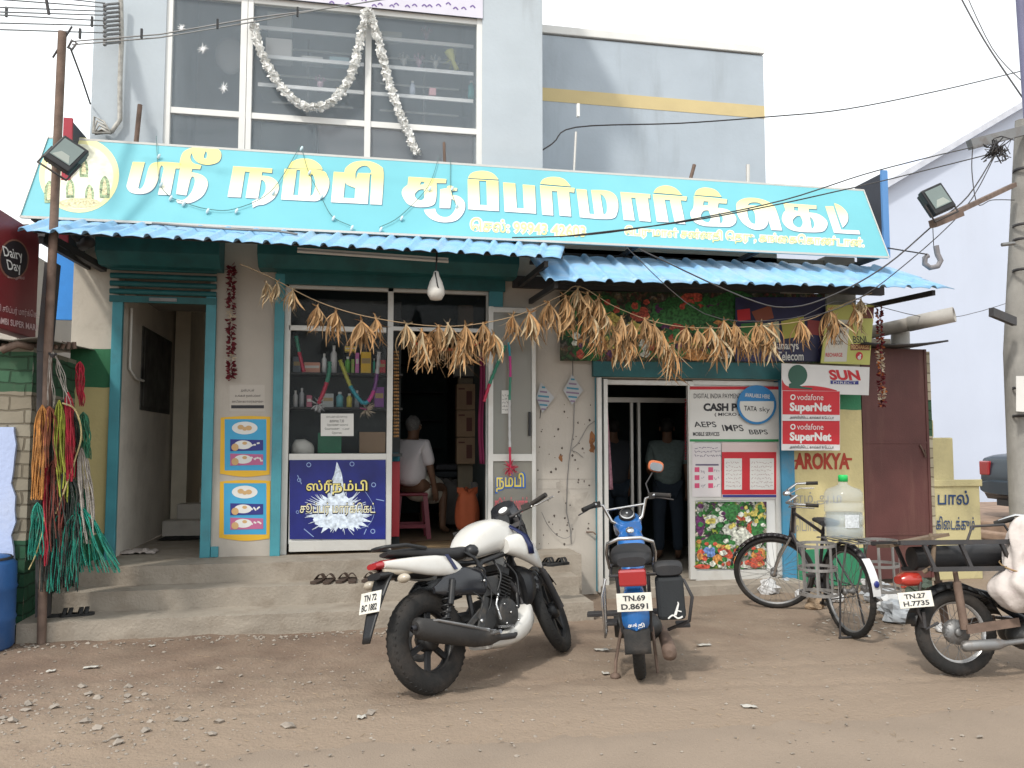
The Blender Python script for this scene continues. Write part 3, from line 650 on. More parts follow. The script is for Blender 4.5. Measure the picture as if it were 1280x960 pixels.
G_(E_, [(660,175),(872,190),(872,213),(822,210),(825,235),(890,248,1),(940,290,1),(935,335,1),(895,360,1),(760,357,1),(690,335,1),(652,285,1),(660,240,1),(675,225)], [(728,198),(757,200),(755,225),(730,222)], [(745,258,1),(768,256),(785,300,1),(765,332,1),(730,315,1),(720,285,1)], [(830,262),(852,285,1),(858,320,1),(842,342)])
G_(E_, [(928,195),(980,195),(1030,345),(1145,350),(1152,375),(985,365)])
G_(E_, [(985,175),(1030,195,1),(1070,240,1),(1072,290,1),(1040,332),(1020,280)])
# printed gradient, yellow over white, along the board's slope
pa, pbm = fS(300, 212), fS(300, 250); pc = fS(900, 246)
kx = (pc.z-pa.z)/(pc.x-pa.x)
lm = mat('letter_print', (1, 1, 1), .5, var=.02, bump=0, spec=.3); Nn, Ll, bs = nodes(lm)
g = Nn.new('ShaderNodeNewGeometry'); dt = Nn.new('ShaderNodeVectorMath'); dt.operation = 'DOT_PRODUCT'; dt.inputs[1].default_value = (-kx, 0, 1); Ll.new(g.outputs['Position'], dt.inputs[0])
r_ = Nn.new('ShaderNodeMapRange'); r_.inputs[1].default_value = pbm.z-kx*pbm.x; r_.inputs[2].default_value = pa.z-kx*pa.x; Ll.new(dt.outputs['Value'], r_.inputs[0])
q = Nn.new('ShaderNodeMix'); q.data_type = 'RGBA'; Ll.new(r_.outputs[0], q.inputs[0]); q.inputs[6].default_value = (.84, .83, .79, 1); q.inputs[7].default_value = (.80, .72, .27, 1)
Ll.new(q.outputs[2], [n for n in Nn if n.type == 'MIX' and n.blend_type == 'MULTIPLY'][0].inputs[6])
edge_m = ink('letter_edge', (.07, .16, .24))
for i, (o_, hs_) in enumerate(GL):
    lo = [smooth_ring(o_)]+[smooth_ring(h) for h in hs_]
    b = B(); b.flat(lo, fS, .0035); lt = b.build('letter', lm, sign)
    b = B(); b.flat([[(x+.9, y+.9) for x, y in l] for l in lo], fS, .002)
    b.build('letter_shadow_print', edge_m, lt)
# small printed lines
def outlined(t, x0, y0, x1, y1, sl):
    b = B(); b.text(t, fS, x0-1, y0-1, x1+1, y1+1, .002, sl, bold=.10); o_ = b.build('small_print', ink('small_print_halo', (.80, .78, .66)), sign)
    b = B(); b.text(t, fS, x0, y0, x1, y1, .004, sl, bold=.015); b.build('small_print_ink', ink('small_print_ochre', (.78, .66, .28)), o_)
outlined('ெசல்: 99943 42603', 588, 272, 732, 289, .056)
outlined('ெபருமாள் சன்னதி ெதரு, கங்ைகெகாண்டான்.', 781, 282, 1080, 298, .050)
# round emblem: a painted garden scene with figures under arches
b = B(); b.disc(fS, 99, 219, 50, 47, .002, 40); em = b.build('round_emblem', ink('emblem_yellow', (.76, .72, .36)), sign)
b = B(); b.disc(fS, 99, 221, 43, 41, .003, 40); b.build('emblem_field', mat('emblem_cream', (.70, .70, .55), .5, var=.2, scale=14, bump=0), em)
b = B(); rr2 = random.Random(3)
for cx, cy, w_, h_ in ((105, 210, 5, 12), (131, 234, 6, 14), (62, 240, 6, 14), (88, 236, 5, 12), (112, 242, 5, 11)):
    b.flat([smooth_ring([(cx-w_, cy+h_), (cx-w_, cy-h_*.3, 1), (cx, cy-h_, 1), (cx+w_, cy-h_*.3, 1), (cx+w_, cy+h_)])], fS, .0036+rr2.random()*.0004)
b.build('emblem_figures', mat('emblem_green', (.22, .30, .17), .5, var=.8, scale=45, bump=0), em)
b = B()
for cx, cy, w_, h_ in ((105, 210, 3, 8), (131, 234, 3, 10), (62, 240, 3, 10), (88, 236, 3, 8), (112, 242, 3, 8)):
    b.flat([smooth_ring([(cx-w_, cy+h_), (cx-w_*.7, cy-h_*.3, 1), (cx, cy-h_, 1), (cx+w_*.7, cy-h_*.3, 1), (cx+w_, cy+h_)])], fS, .0045)
b.disc(fS, 100, 254, 26, 6, .0042, 20)
b.build('emblem_figures', mat('emblem_sand', (.55, .50, .30), .5, var=.5, scale=50, bump=0), em)
# side boards at both ends, seen edge on
for nm, pts, lab in (('right', ((1083, 223), (1101, 217), (1106, 300), (1101, 318)), 'dark edge on signboard standing out behind the right end of the turquoise sign'),
                     ('left', ((83, 149), (112, 170), (112, 186), (86, 183)), 'dark signboard corner with red edge behind the left pole')):
    if nm == 'right':
        P0 = onY(1101, 217, -.35); P1 = onY(1107, 320, -.35)
        b = B(); b.box(P0.x, P0.x+.04, -.35, .12, P1.z-.0, P0.z); s2 = tag(b.build('side_signboard', mat('signboard_back', (.05, .055, .07), .7)), lab, 'sign board')
        b = B(); b.box(P0.x-.01, P0.x+.06, -.38, -.35, P1.z-.02, P0.z+.03); b.build('board_edge', ink('sign_edge_blue', (.10, .25, .52)), s2)
    else:
        P0 = onY(84, 150, -.5); b = B(); b.box(P0.x-.005, P0.x+.035, -.5, .4, P0.z-1.1, P0.z); s2 = tag(b.build('side_signboard', _m['signboard_back']), lab, 'sign board')
        b = B(); b.box(P0.x-.02, P0.x+.05, -.53, -.5, P0.z-1.12, P0.z+.01); b.build('board_edge', ink('sign_edge_red', (.35, .03, .05)), s2)

# ================================================================== awnings of ribbed sheet
M_awn = mat('light_blue_sheet', (.20, .41, .64), .42, var=.05, scale=4, bump=.05, dirt=(.32, .42, .50), damt=.7, dscale=3, dlo=.46, spec=.45)
def awning(label, Pb0, Pb1, Pf0, Pf1, nrib, over=0):
    L = (Pf1-Pf0).length; al = nrib
    a = thing('tin_awning', label, 'awning', (Pf0+Pf1)/2)
    nrm = (Pf1-Pf0).cross(Pb0-Pf0).normalized()
    if nrm.z < 0: nrm = -nrm
    prof = [(0, .0), (.06, .028), (.12, .034), (.2, .030), (.30, .002), (.45, .010), (.65, .014), (.85, .008), (1, 0)]
    b = B(); us = []
    for k in range(al):
        for t, h in prof[:-1]: us.append(((k+t)/al, h))
    us.append((1, 0)); n = len(us); vs = []
    rows = [0, .25, .5, .505, .75, 1.0]
    for r in rows:
        for u, h in us:
            p = (Pf0.lerp(Pf1, u)).lerp(Pb0.lerp(Pb1, u), r); vs.append(p + nrm*(h+.004*(r < .502)*1 + .010*(r > .502))+V((0, 0, .004*mnoise.noise(V((u*40, r*3, 2))))))
    m_ = len(rows); b.add(vs, [(j*n+i, j*n+i+1, (j+1)*n+i+1, (j+1)*n+i) for j in range(m_-1) for i in range(n-1)], True)
    o_ = b.build('corrugated_sheet', M_awn, a, solid=.006)
    b = B()
    for t in (.42, .85):
        b.beam(Pf0.lerp(Pb0, t)-nrm*.025, Pf1.lerp(Pb1, t)-nrm*.025, .035, .035)
    b.build('purlin', M_dark, a)
    for u in (.03, .97):
        p = Pf0.lerp(Pf1, u).lerp(Pb0.lerp(Pb1, u), .12); b = B(); b.beam(p-nrm*.06, V((p.x, .0, p.z-.02)), .035, .05); b.build('bracket', M_dark, a)
    return a
awning('left awning of light blue ribbed sheet over the steps and the main shop door', onY(66, 277, -.66), onY(706, 309, -.66), onY(22, 290, -1.3), onY(701, 324, -1.3), 19)
aR = onY(1193, 362, -1.2); aL = onY(682, 352, -1.2)
awning('right awning of light blue ribbed sheet, lower and longer than its neighbour', V((aL.x+.03, -.32, aL.z+.42)), V((aR.x-.02, -.32, aR.z+.38)), aL, aR, 15)
# dark beam under the sign over the right shop
b = B(); p = onY(700, 322, -.3); q = onY(1105, 345, -.3); b.box(p.x, q.x, -.30, -.24, p.z-.25, p.z+.05); b.build('awning_fascia', M_dark, shop)
b = B(); p = onY(1035, 378, -.05); b.box(p.x, onY(1072, 378, -.05).x, -.02, .14, za(1050, 382), za(1050, 350)+.25); b.build('corner_post', mat('weathered_concrete', (.22, .21, .19), .9, var=.25, scale=6, dirt=(.08, .07, .06)), shop)

# tube light, bulb in bag
b = B(); p, q = onY(372, 312, -.9), onY(560, 325, -.9); b.beam(p-V((0, 0, .0)), q, .04, .03); t_ = tag(b.build('tube_light', M_white), 'long white tube light fitting under the front of the left awning', 'tube light')
b = B(); b.tube([p+V((0, -.03, -.02)), q+V((0, -.03, -.02))], .014, 10); b.build('tube', ink('unlit_tube', (.6, .6, .58), .3), t_)
P = onY(545, 358, -1.05)
bl = thing('wrapped_lamp', 'white egg shaped lamp in tied bag hanging from the left awning above the shop door', 'lamp', P)
b = B(); b.lathe([(0, -.125), (.05, -.115), (.075, -.07), (.075, -.03), (.055, .04), (.03, .09), (.02, .13), (0, .135)], P, seg=16); b.build('bag', mat('wrapped_plastic', (.58, .56, .52), .5, var=.1, bump=.5, bscale=20), bl)
b = B(); tp = onY(546, 316, -1.05); b.tube([tp, P+V((0, 0, .1))], .008, 6)
for a in (0, 2.1, 4.2): b.tube([P+V((.02*math.cos(a), .02*math.sin(a), .12)), P+V((.075*math.cos(a+.6), .078*math.sin(a+.6), -.01)), P+V((.06*math.cos(a+1.6), .06*math.sin(a+1.6), -.09))], .006, 5)
b.build('cord', M_black, bl)

# ================================================================== posters and boards
def sheet(name, f, x0, y0, x1, y1, m, label, cat, n=.004, parent=None, sl=0.0, bow=0):
    b = B(); b.slab(f, [(x0, y0), (x1, y0+sl*(x1-x0)), (x1, y1+sl*(x1-x0)), (x0, y1)], n-.003, n)
    o_ = b.build(name, m, parent); 
    if label: tag(o_, label, cat)
    return o_
def vegmat(name, cols, scale, seed=0):
    m = mat(name, (1, 1, 1), .5, var=.25, scale=30, bump=0); Nn, Ll, bs = nodes(m)
    tc = [q for q in Nn if q.type == 'TEX_COORD'][0]
    ns = Nn.new('ShaderNodeTexNoise'); ns.inputs['Scale'].default_value = scale*.7; ad = Nn.new('ShaderNodeMix'); ad.data_type = 'RGBA'; ad.inputs[0].default_value = .12
    Ll.new(tc.outputs['Object'], ns.inputs['Vector']); Ll.new(tc.outputs['Object'], ad.inputs[6]); Ll.new(ns.outputs['Color'], ad.inputs[7])
    v = Nn.new('ShaderNodeTexVoronoi'); v.inputs['Scale'].default_value = scale; Ll.new(ad.outputs[2], v.inputs['Vector'])
    cr = Nn.new('ShaderNodeValToRGB'); cr.color_ramp.interpolation = 'CONSTANT'; e = cr.color_ramp.elements
    e[0].color = (*cols[0], 1); e[1].position = 1/len(cols); e[1].color = (*cols[1], 1)
    for i in range(2, len(cols)): x = e.new(i/len(cols)); x.color = (*cols[i], 1)
    sp = Nn.new('ShaderNodeSeparateColor'); Ll.new(v.outputs['Color'], sp.inputs[0]); Ll.new(sp.outputs[0], cr.inputs[0])
    dk = Nn.new('ShaderNodeMapRange'); dk.inputs[1].default_value = 0; dk.inputs[2].default_value = .6; dk.inputs[3].default_value = 1.3; dk.inputs[4].default_value = .3; Ll.new(v.outputs['Distance'], dk.inputs[0])
    mm = Nn.new('ShaderNodeMix'); mm.data_type = 'RGBA'; mm.blend_type = 'MULTIPLY'; mm.inputs[0].default_value = 1; Ll.new(cr.outputs[0], mm.inputs[6]); Ll.new(dk.outputs[0], mm.inputs[7])
    Ll.new(mm.outputs[2], [n for n in Nn if n.type == 'MIX' and n.blend_type == 'MULTIPLY' and n != mm][0].inputs[6]); return m
W0 = plY(-.001)
def scribble(b, f, x0, y0, x1, y1, n, w=.8, rows=1, dens=3.0):
    for r in range(rows):
        y = y0+(y1-y0)*(r+.5)/rows; h = (y1-y0)/rows*.3; x = x0
        while x < x1-1:
            l = rnd.uniform(1.2, dens); b.stroke([(x, y+rnd.uniform(-h, h)), (x+l*.5, y+rnd.uniform(-h, h)), (x+l, y+rnd.uniform(-h, h))], w, f, n, False); x += l+rnd.uniform(.3, 1.5)
# biscuit posters
YEL = ink('poster_yellow', (.68, .40, .03)); BLU = ink('poster_sky_blue', (.05, .33, .56)); WH = ink('poster_white', (.68, .68, .66)); RD = ink('poster_red', (.50, .02, .03)); PK = ink('poster_navy', (.03, .035, .20)); BIS = ink('biscuit_tan', (.55, .35, .16))
for (y0, y1, sk, lab) in ((520, 596, 0, 'upper yellow bordered blue biscuit poster on the beige pier'), (600, 676, -1, 'lower yellow bordered blue biscuit poster on the beige pier')):
    b = B(); b.slab(W0, smooth_ring([(276+sk, y0+2), (306, y0, 1), (338, y0+1), (337, y1-3), (306, y1, 1), (275+sk, y1-4)]), .001, .004); po = tag(b.build('poster', YEL), lab, 'poster')
    b = B(); b.rect(W0, 281+sk, y0+4, 333, y1-8, .005); b.build('blue_field', BLU, po)
    b = B(); b.disc(W0, 306, y0+15, 16, 8, .006); b.build('plate', WH, po)
    b = B(); b.disc(W0, 301, y0+14, 4, 3, .0075); b.disc(W0, 311, y0+15, 4, 3, .0076); b.disc(W0, 306, y0+16, 3, 2.4, .0078); b.build('biscuits', BIS, po)
    for k, mm in ((0, PK), (1, ink('pack_pink', (.45, .12, .25)))):
        yy = y0+29+k*18; b = B(); b.slab(W0, [(288, yy), (329, yy+1), (329, yy+14), (288, yy+15)], .005, .008); pk = b.build('biscuit_pack', mm, po)
        b = B(); b.disc(W0, 304, yy+7, 11, 5.5, .009); scribble(b, W0, 296, yy+3, 326, yy+11, .0095, 2.0, 1, 5); b.build('pack_print', WH, pk)
        b = B(); b.disc(W0, 294, yy+10, 4.5, 4.5, .010); b.disc(W0, 306, yy+5, 3, 2, .0102); b.build('pack_biscuit', BIS, pk)
# small wall notice with funeral-notice like lines of Tamil
po = sheet('wall_notice', W0, 287, 481, 331, 514, ink('faded_paper', (.47, .43, .38)), 'faded white paper notice with curved heading above the yellow posters', 'notice', .002)
b = B(); b.text('அன்புடன்', W0, 301, 486, 318, 490, .004); b.text('உங்கள் நண்பர்கள்', W0, 294, 493, 326, 497, .004); b.text('வாடிக்ைகயாளர்களுக்கு', W0, 290, 500, 329, 504, .004); b.rect(W0, 289, 506.5, 330, 510.5, .004); b.build('notice_text', M_ink, po)
# blue poster in the window's lower panel
fP = plY(.028)
po = sheet('shop_name_poster', fP, 362, 575, 482, 674, mat('poster_deep_blue', (.012, .018, .16), .35, var=.3, scale=4, bump=0), 'dark blue poster with white water splash and Tamil shop name below the shop window', 'poster', .004)
b = B(); rs = random.Random(5)
pts = []
for k in range(56):
    a = 2*PI*k/56; r = 26*(1+.45*(k % 2)*rs.random()+.15*math.sin(3*a)); pts.append((423+1.1*r*math.cos(a), 642+.78*r*math.sin(a)))
b.flat([pts], fP, .005)
b.flat([smooth_ring([(421, 577), (427, 592, 1), (430, 612, 1), (436, 650), (412, 650), (414, 606, 1), (418, 592, 1)])], fP, .0056)
for k in range(70):
    a = rs.random()*6.28; r0 = 24; r1 = rs.uniform(30, 46); x0, y0 = 423+r0*math.cos(a), 640+r0*.7*math.sin(a)
    x1, y1 = 423+r1*math.cos(a), 640+r1*.7*math.sin(a)
    if 575 < y1 < 673: b.stroke([(x0, y0), ((x0+x1)/2+rs.uniform(-2, 2), (y0+y1)/2), (x1, y1)], (1.6, .3), fP, .0062+.00002*k, False)
b.build('splash_print', mat('splash_white', (.62, .70, .80), .4, var=.35, scale=30, bump=0), po)
b = B()
for cx, cy, r in ((386, 581, 3), (440, 580, 3), (467, 606, 3), (466, 664, 3), (374, 600, 2.5), (372, 640, 2)): b.disc(fP, cx, cy, r, r, .006, 18, .7)
for s_ in (((372, 594), (377, 605)), ((455, 668), (458, 661)), ((380, 661), (392, 671)), ((470, 624), (480, 626))): b.stroke(s_, 1, fP, .006, False)
b.stroke([(455, 612), (468, 635), (462, 655), (448, 661)], .5, fP, .0064); b.build('bubble_print', ink('bubble_blue', (.25, .35, .6)), po)
b = B(); b.text('ஸ்ரீநம்பி', fP, 382, 599, 461, 620, .008, bold=.05); o_ = b.build('shop_name', ink('name_edge', (.01, .01, .03)), po)
b = B(); b.text('ஸ்ரீநம்பி', fP, 383, 600, 459, 618, .0095, bold=.012); b.build('shop_name_fill', ink('name_yellow', (.78, .68, .22)), o_)
b = B(); b.text('சூப்பர் மார்க்ெகட்', fP, 374, 627, 470, 646, .008, bold=.04); o_ = b.build('shop_name', _m['name_edge'], po)
b = B(); b.text('சூப்பர் மார்க்ெகட்', fP, 375, 628, 469, 644, .0095, bold=.005); b.build('shop_name_fill', ink('name_cream', (.78, .74, .50)), o_)
# notice on the glass
fG = plY(.028)
po = sheet('window_notice', fG, 401, 517, 442, 545, M_paper, 'white sheet with four lines of Tamil taped inside the shop window', 'notice', .002)
b = B()
for i, t in enumerate(('கைடக்கு விடுமுைற', 'காைல 7.30', 'ேதைவக்கு வரவும்', 'ேவைலக்கு ஆட்கள்', 'ேதைவ')): b.text(t, fG, (408, 412, 409, 406, 415)[i], 519.5+i*5, (434, 430, 435, 437, 427)[i], 523+i*5, .004)
b.build('notice_text', M_ink, po)

# ---------------- folded glass door leaf right of the entrance
dl = thing('glass_door_leaf', 'opened aluminium glass door leaf folded against the beige pier', 'door', onY(640, 690, -.08))
b = B(); Yd = -.08; z0 = PH+.02; z1 = za(640, 384, Yd)
def vbd(px, w_): x = xa(px, 560, Yd); b.box(x-w_/2, x+w_/2, Yd-.02, Yd+.02, z0, z1)
vbd(613, .05); vbd(667, .04)
for y_, h_ in ((572, .07), (684, .10), (388, .05)): z = za(640, y_, Yd); b.box(xa(613, 560, Yd), xa(667, 560, Yd), Yd-.018, Yd+.018, z-h_/2, z+h_/2)
b.build('door_frame', M_alu, dl, bev=.003)
b = B(); b.box(xa(615, 560, Yd), xa(665, 560, Yd), Yd-.003, Yd+.003, z0, z1); b.build('door_glass', glass('door_leaf_glass', (.33, .32, .28), .1, .55, .4), dl)
fD = plY(Yd-.006)
b = B(); b.text('நம்பி', fD, 619, 590, 657, 617, .002, bold=.06); o_ = b.build('door_lettering', ink('deep_blue', (.02, .12, .45)), dl)
b = B(); b.text('நம்பி', fD, 620, 591, 655, 615, .004, bold=.02); b.build('door_lettering_fill', ink('lettering_yellow', (.72, .58, .10)), o_)
b = B(); b.text('சூப்பர் மார்க்', fD, 618, 621, 660, 641, .002, bold=.03); b.build('door_lettering', ink('lettering_red', (.55, .12, .14)), dl)
b = B(); x = xa(661, 530, Yd); b.box(x-.01, x+.01, Yd-.05, Yd-.02, za(661, 545, Yd), za(661, 515, Yd)); b.build('door_handle', M_black, dl)
po = sheet('paper_tag', plY(-.10), 627, 488, 636, 517, M_paper, 'narrow white note taped to the teal strip beside the open glass door', 'notice', .003)
b = B(); scribble(b, plY(-.10), 628, 492, 635, 514, .005, .6, 5, 2); b.build('note_lines', M_ink, po)

# ---------------- right shop: aluminium frame with printed panels
fr = B(); x0, x1 = xa(860, 600, .03), xa(974, 600, .03); zb, zt_ = .11, za(900, 477, .03)
for x_, w_ in ((x0, .07), (x1-.06, .09)): fr.box(x_, x_+w_, 0, .05, zb, zt_)
for y_, h_ in ((622, .05), (720, .13), (479, .05)): z = za(915, y_, .03); fr.box(x0+.06, x1-.05, .005, .045, z-h_/2, z+h_/2)
fr.box(xa(752, 477, .03), x0+.002, .005, .045, za(800, 479, .03)-.02, za(800, 479, .03)+.03)
fw = fr.build('side_panel_frame', M_alu, shop, bev=.003)
b = B(); b.box(x0+.07, x1-.05, .02, .03, zb+.02, zt_-.02); b.build('side_panel', M_white, fw)
fQ = plY(0.0)
po = sheet('cash_point_poster', fQ, 862, 483, 973, 552, M_paper, 'white poster headed DIGITAL INDIA PAYMENTS with bold CASH PO lettering on the right shop panel', 'poster', .003)
b = B(); b.rect(fQ, 862, 483, 973, 487, .004); b.build('red_band', RD, po)
b = B(); b.rect(fQ, 862, 549, 973, 552, .004); b.build('green_band', ink('poster_green', (.03, .24, .08)), po)
b = B(); b.text('DIGITAL INDIA PAYMENTS', fQ, 867, 492, 928, 498, .005); b.text('CASH POINT', fQ, 879, 504, 951, 514, .005, bold=.05); b.text('( MICRO ATM )', fQ, 893, 516, 942, 521, .005, bold=.02)
b.text('AEPS', fQ, 868, 527, 896, 534, .005, it=-.3, bold=.01); b.text('IMPS', fQ, 904, 531, 930, 539, .005, it=-.3, bold=.01); b.text('BBPS', fQ, 937, 537, 960, 543, .005, it=-.3, bold=.01); b.text('MOBILE SERVICES', fQ, 866, 540, 899, 545, .005, bold=.02)
b.build('poster_text', M_ink, po)
po = sheet('rate_list', fQ, 865, 554, 901, 621, ink('list_white', (.62, .58, .58)), 'white price list sheet with pink printed squares and handwriting under the cash poster', 'notice', .005)
b = B()
for r in range(3):
    for c in range(2): b.rect(fQ, 868+c*17, 584+r*10, 874+c*17, 590+r*10, .007)
b.build('pink_squares', ink('pink_print', (.55, .07, .16)), po)
b = B(); scribble(b, fQ, 868, 557, 899, 572, .007, .7, 3, 4); scribble(b, fQ, 876, 585, 882, 612, .007, .5, 3, 2); scribble(b, fQ, 892, 585, 899, 612, .007, .5, 3, 2); b.rect(fQ, 869, 580, 898, 582, .0072); b.build('list_lines', ink('pen_ink', (.12, .10, .16)), po)
po = sheet('red_tariff_card', fQ, 902, 553, 971, 622, ink('card_pink', (.62, .50, .48)), 'red framed tariff card with two white price columns on the right shop panel', 'poster', .0045)
for i, (a0, a1) in enumerate(((902, 930), (934, 970))):
    b = B(); b.rect(fQ, a0, 565, a1, 618, .006); rd_ = b.build('red_column', RD, po)
    b = B(); b.rect(fQ, a0+3, 573, a1-3, 612, .0075); wc = b.build('white_column', M_paper, rd_)
    b = B(); scribble(b, fQ, a0+5, 576, a1-5, 610, .0088, .5, 7, 3); b.build('tariff_lines', ink('tariff_grey', (.35, .2, .2)), po)
b = B(); b.rect(fQ, 930, 565, 934, 618, .0062); b.build('red_joint', RD, po)
b = B(); b.rect(fQ, 903, 618.5, 970, 621.5, .007); b.build('blue_strip', PK, po)
po = sheet('vegetable_poster', fQ, 869, 627, 958, 711, vegmat('veg_print_small', [(.02, .16, .02), (.05, .30, .04), (.5, .52, .45), (.02, .10, .02), (.45, .48, .40), (.08, .02, .07), (.3, .38, .05), (.04, .22, .04), (.55, .5, .4)], 26), 'colourful vegetable photo poster low on the right shop panel', 'poster', .004)
pal = {'g': ink('veg_green', (.035, .16, .04)), 'G': ink('veg_dark_green', (.015, .10, .02)), 'w': ink('veg_white', (.52, .53, .46)), 'p': ink('veg_purple', (.09, .02, .08)), 'r': ink('veg_red', (.42, .07, .04)), 'o': ink('veg_orange', (.50, .22, .06)), 'y': ink('veg_yellow', (.50, .42, .10)), 'b': ink('veg_blue', (.12, .2, .42))}
vm = {}
def veg(spec, f, par, n0, names='vegetable_print'):
    by = {}
    for i, (c, cx, cy, rx, ry) in enumerate(spec): by.setdefault(c, []).append((i, cx, cy, rx, ry))
    for c, L in by.items():
        b = B()
        for i, cx, cy, rx, ry in L: b.flat([[(cx+rx*(1+.13*math.sin(5*t+i)+.1*math.sin(9*t))*math.cos(t), cy+ry*(1+.13*math.sin(4*t+i))*math.sin(t)) for t in [2*PI*q/18 for q in range(18)]]], f, n0+.00012*i)
        b.build(names, mat('vegprint_'+c, tuple(pal[c].node_tree.nodes['Mix'].inputs[6].default_value)[:3], .5, var=.7, scale=38, bump=0), par)
veg([('g', 912, 640, 22, 9), ('w', 889, 652, 11, 8), ('p', 875, 655, 6, 14), ('p', 880, 678, 5, 6), ('w', 912, 662, 9, 8), ('r', 929, 645, 8, 6), ('r', 938, 660, 5, 8), ('y', 950, 636, 7, 8), ('w', 928, 672, 13, 11), ('g', 896, 680, 22, 9), ('G', 900, 672, 14, 5), ('b', 886, 690, 8, 7), ('r', 903, 687, 6, 6), ('r', 910, 694, 6, 6), ('o', 897, 699, 7, 6), ('w', 884, 701, 5, 4), ('w', 910, 702, 5, 4), ('w', 931, 706, 7, 4), ('o', 948, 693, 9, 8), ('r', 945, 703, 10, 7), ('r', 922, 703, 6, 6), ('g', 946, 660, 8, 12), ('w', 945, 680, 7, 5), ('r', 878, 708, 10, 3)], fQ, po, .005)
for o_ in po.children: pass

def scatter_veg(f, x0, y0, x1, y1, n, r0, r1, seed, pal_, par, nb):
    rs = random.Random(seed); L = []
    for i in range(n):
        x, y = rs.uniform(x0+r1, x1-r1), rs.uniform(y0+r1, y1-r1); r = rs.uniform(r0, r1); L.append((rs.choice(pal_), x, y, r*rs.uniform(.8, 1.5), r))
    veg(L, f, par, nb)
scatter_veg(fQ, 869, 628, 958, 664, 46, 2, 4, 1, 'gGwgGwpgyw', po, .0085)
scatter_veg(fQ, 869, 672, 958, 711, 54, 2, 3.6, 2, 'rowgGrwroy', po, .0095)
# round badge hanging over the poster
fB = plY(-.035)
b = B(); b.disc(fB, 946, 506, 24.5, 24.5, .0, 36); b.disc(fB, 946, 506, 24.5, 24.5, -.006, 36); bd = tag(b.build('round_badge', ink('badge_blue', (.03, .20, .45))), 'round blue and white satellite TV badge hanging over the cash poster', 'badge')
b = B(); b.flat([[(946+21.5*math.cos(t), 506+21.5*math.sin(t)) for t in [math.radians(-12)+math.radians(204)*q/24 for q in range(25)]]], fB, .002); b.build('white_field', M_paper, bd)
b = B(); b.text('AVAILABLE HERE', fB, 931, 491, 962, 496, .004, .08, bold=.02); b.build('badge_heading', WH, bd)
b = B(); b.text('TATA', fB, 930, 507, 946, 513, .004, .08, bold=.02); b.text('sky', fB, 949, 508, 962, 516, .004, .08); b.build('badge_text', M_ink, bd)
# ---------------- vegetable banner above the right shop
fN = plY(-.07)
bn = sheet('vegetable_banner', fN, 700, 364, 1031, 451, vegmat('veg_print_big', [(.015, .06, .015), (.04, .10, .03), (.02, .04, .015), (.12, .06, .03), (.05, .12, .04), (.12, .13, .06), (.02, .07, .02), (.13, .04, .03), (.2, .15, .08), (.16, .14, .11)], 24), 'wide vegetable and grocery photo banner above the right shop door', 'banner', 0, sl=.01)
veg([('G', 740, 385, 38, 16), ('g', 860, 390, 50, 18), ('G', 920, 385, 40, 20), ('g', 845, 400, 34, 12), ('r', 745, 385, 12, 12), ('r', 865, 372, 14, 6), ('r', 800, 393, 12, 9), ('o', 770, 430, 20, 12), ('y', 760, 400, 16, 10), ('y', 772, 432, 14, 12), ('r', 846, 412, 9, 8), ('o', 838, 425, 12, 8), ('g', 875, 413, 12, 7), ('y', 872, 427, 9, 8), ('o', 870, 443, 25, 7), ('w', 805, 438, 14, 8), ('g', 822, 440, 10, 8), ('G', 735, 440, 18, 12), ('w', 806, 428, 6, 5), ('g', 940, 410, 16, 8)], fN, bn, .002)
scatter_veg(fN, 704, 368, 915, 400, 70, 3, 7, 3, 'GgGgpGrgG', bn, .0055)
scatter_veg(fN, 704, 398, 915, 450, 90, 2.5, 6, 4, 'GgGroygGpw', bn, .0085)
b = B(); b.rect(fN, 918, 372, 1030, 452, .0215); dk = b.build('grocery_field', mat('banner_navy', (.02, .02, .07), .5, var=.3, bump=0), bn)
for i, (pts, c) in enumerate([(((920, 388), (936, 386), (937, 400), (921, 402)), RD), (((938, 390), (962, 382), (966, 398), (945, 404)), ink('brown_print', (.25, .07, .04))), (((975, 402), (1003, 396), (1006, 420), (978, 424)), ink('olive_print', (.42, .40, .08))), (((1008, 400), (1026, 402), (1026, 420), (1008, 418)), ink('maroon_print', (.28, .05, .05))),
                              (((925, 405), (950, 403), (950, 430), (925, 430)), pal['g']), (((952, 405), (972, 402), (974, 428), (955, 430)), ink('pale_print', (.42, .44, .30)))]):
    b = B(); b.flat([pts], fN, .0235+.0002*i); b.build('grocery_pack_print', c, bn)
b = B(); b.text('Sunarys', fN, 966, 427, 998, 440, .0245, bold=.02, it=-.2); b.text('Telecom', fN, 970, 440, 1003, 451, .0245, bold=.02); b.build('banner_lettering', M_paper, bn)
# operator board (yellow) hanging at the corner
fK = plY(-.16)
b = B(); b.slab(fK, [(1034, 381), (1093, 381), (1087, 456), (1026, 454)], -.01, 0); ob = tag(b.build('operator_board', ink('board_lime', (.50, .50, .14))), 'yellow green phone operator board hanging at the corner above the white satellite board', 'sign board')
b = B(); b.flat([[(1036, 399), (1062, 400), (1058, 452), (1030, 452)]], fK, .001); b.build('pale_column', ink('board_pale', (.58, .56, .50)), ob)
b = B(); b.text('Sky', fK, 1047, 411, 1058, 419, .002, it=-.2); b.text('Celcom', fK, 1038, 423, 1053, 431, .002, bold=.01); b.text('BSNL', fK, 1067, 420, 1086, 429, .002, it=-.15, bold=.01); b.rect(fK, 1045, 404.5, 1061, 409, .002); b.build('operator_names', M_ink, ob)
b = B(); b.rect(fK, 1063, 430, 1087, 438, .002); o_ = b.build('brown_strip', ink('strip_brown', (.18, .05, .03)), ob)
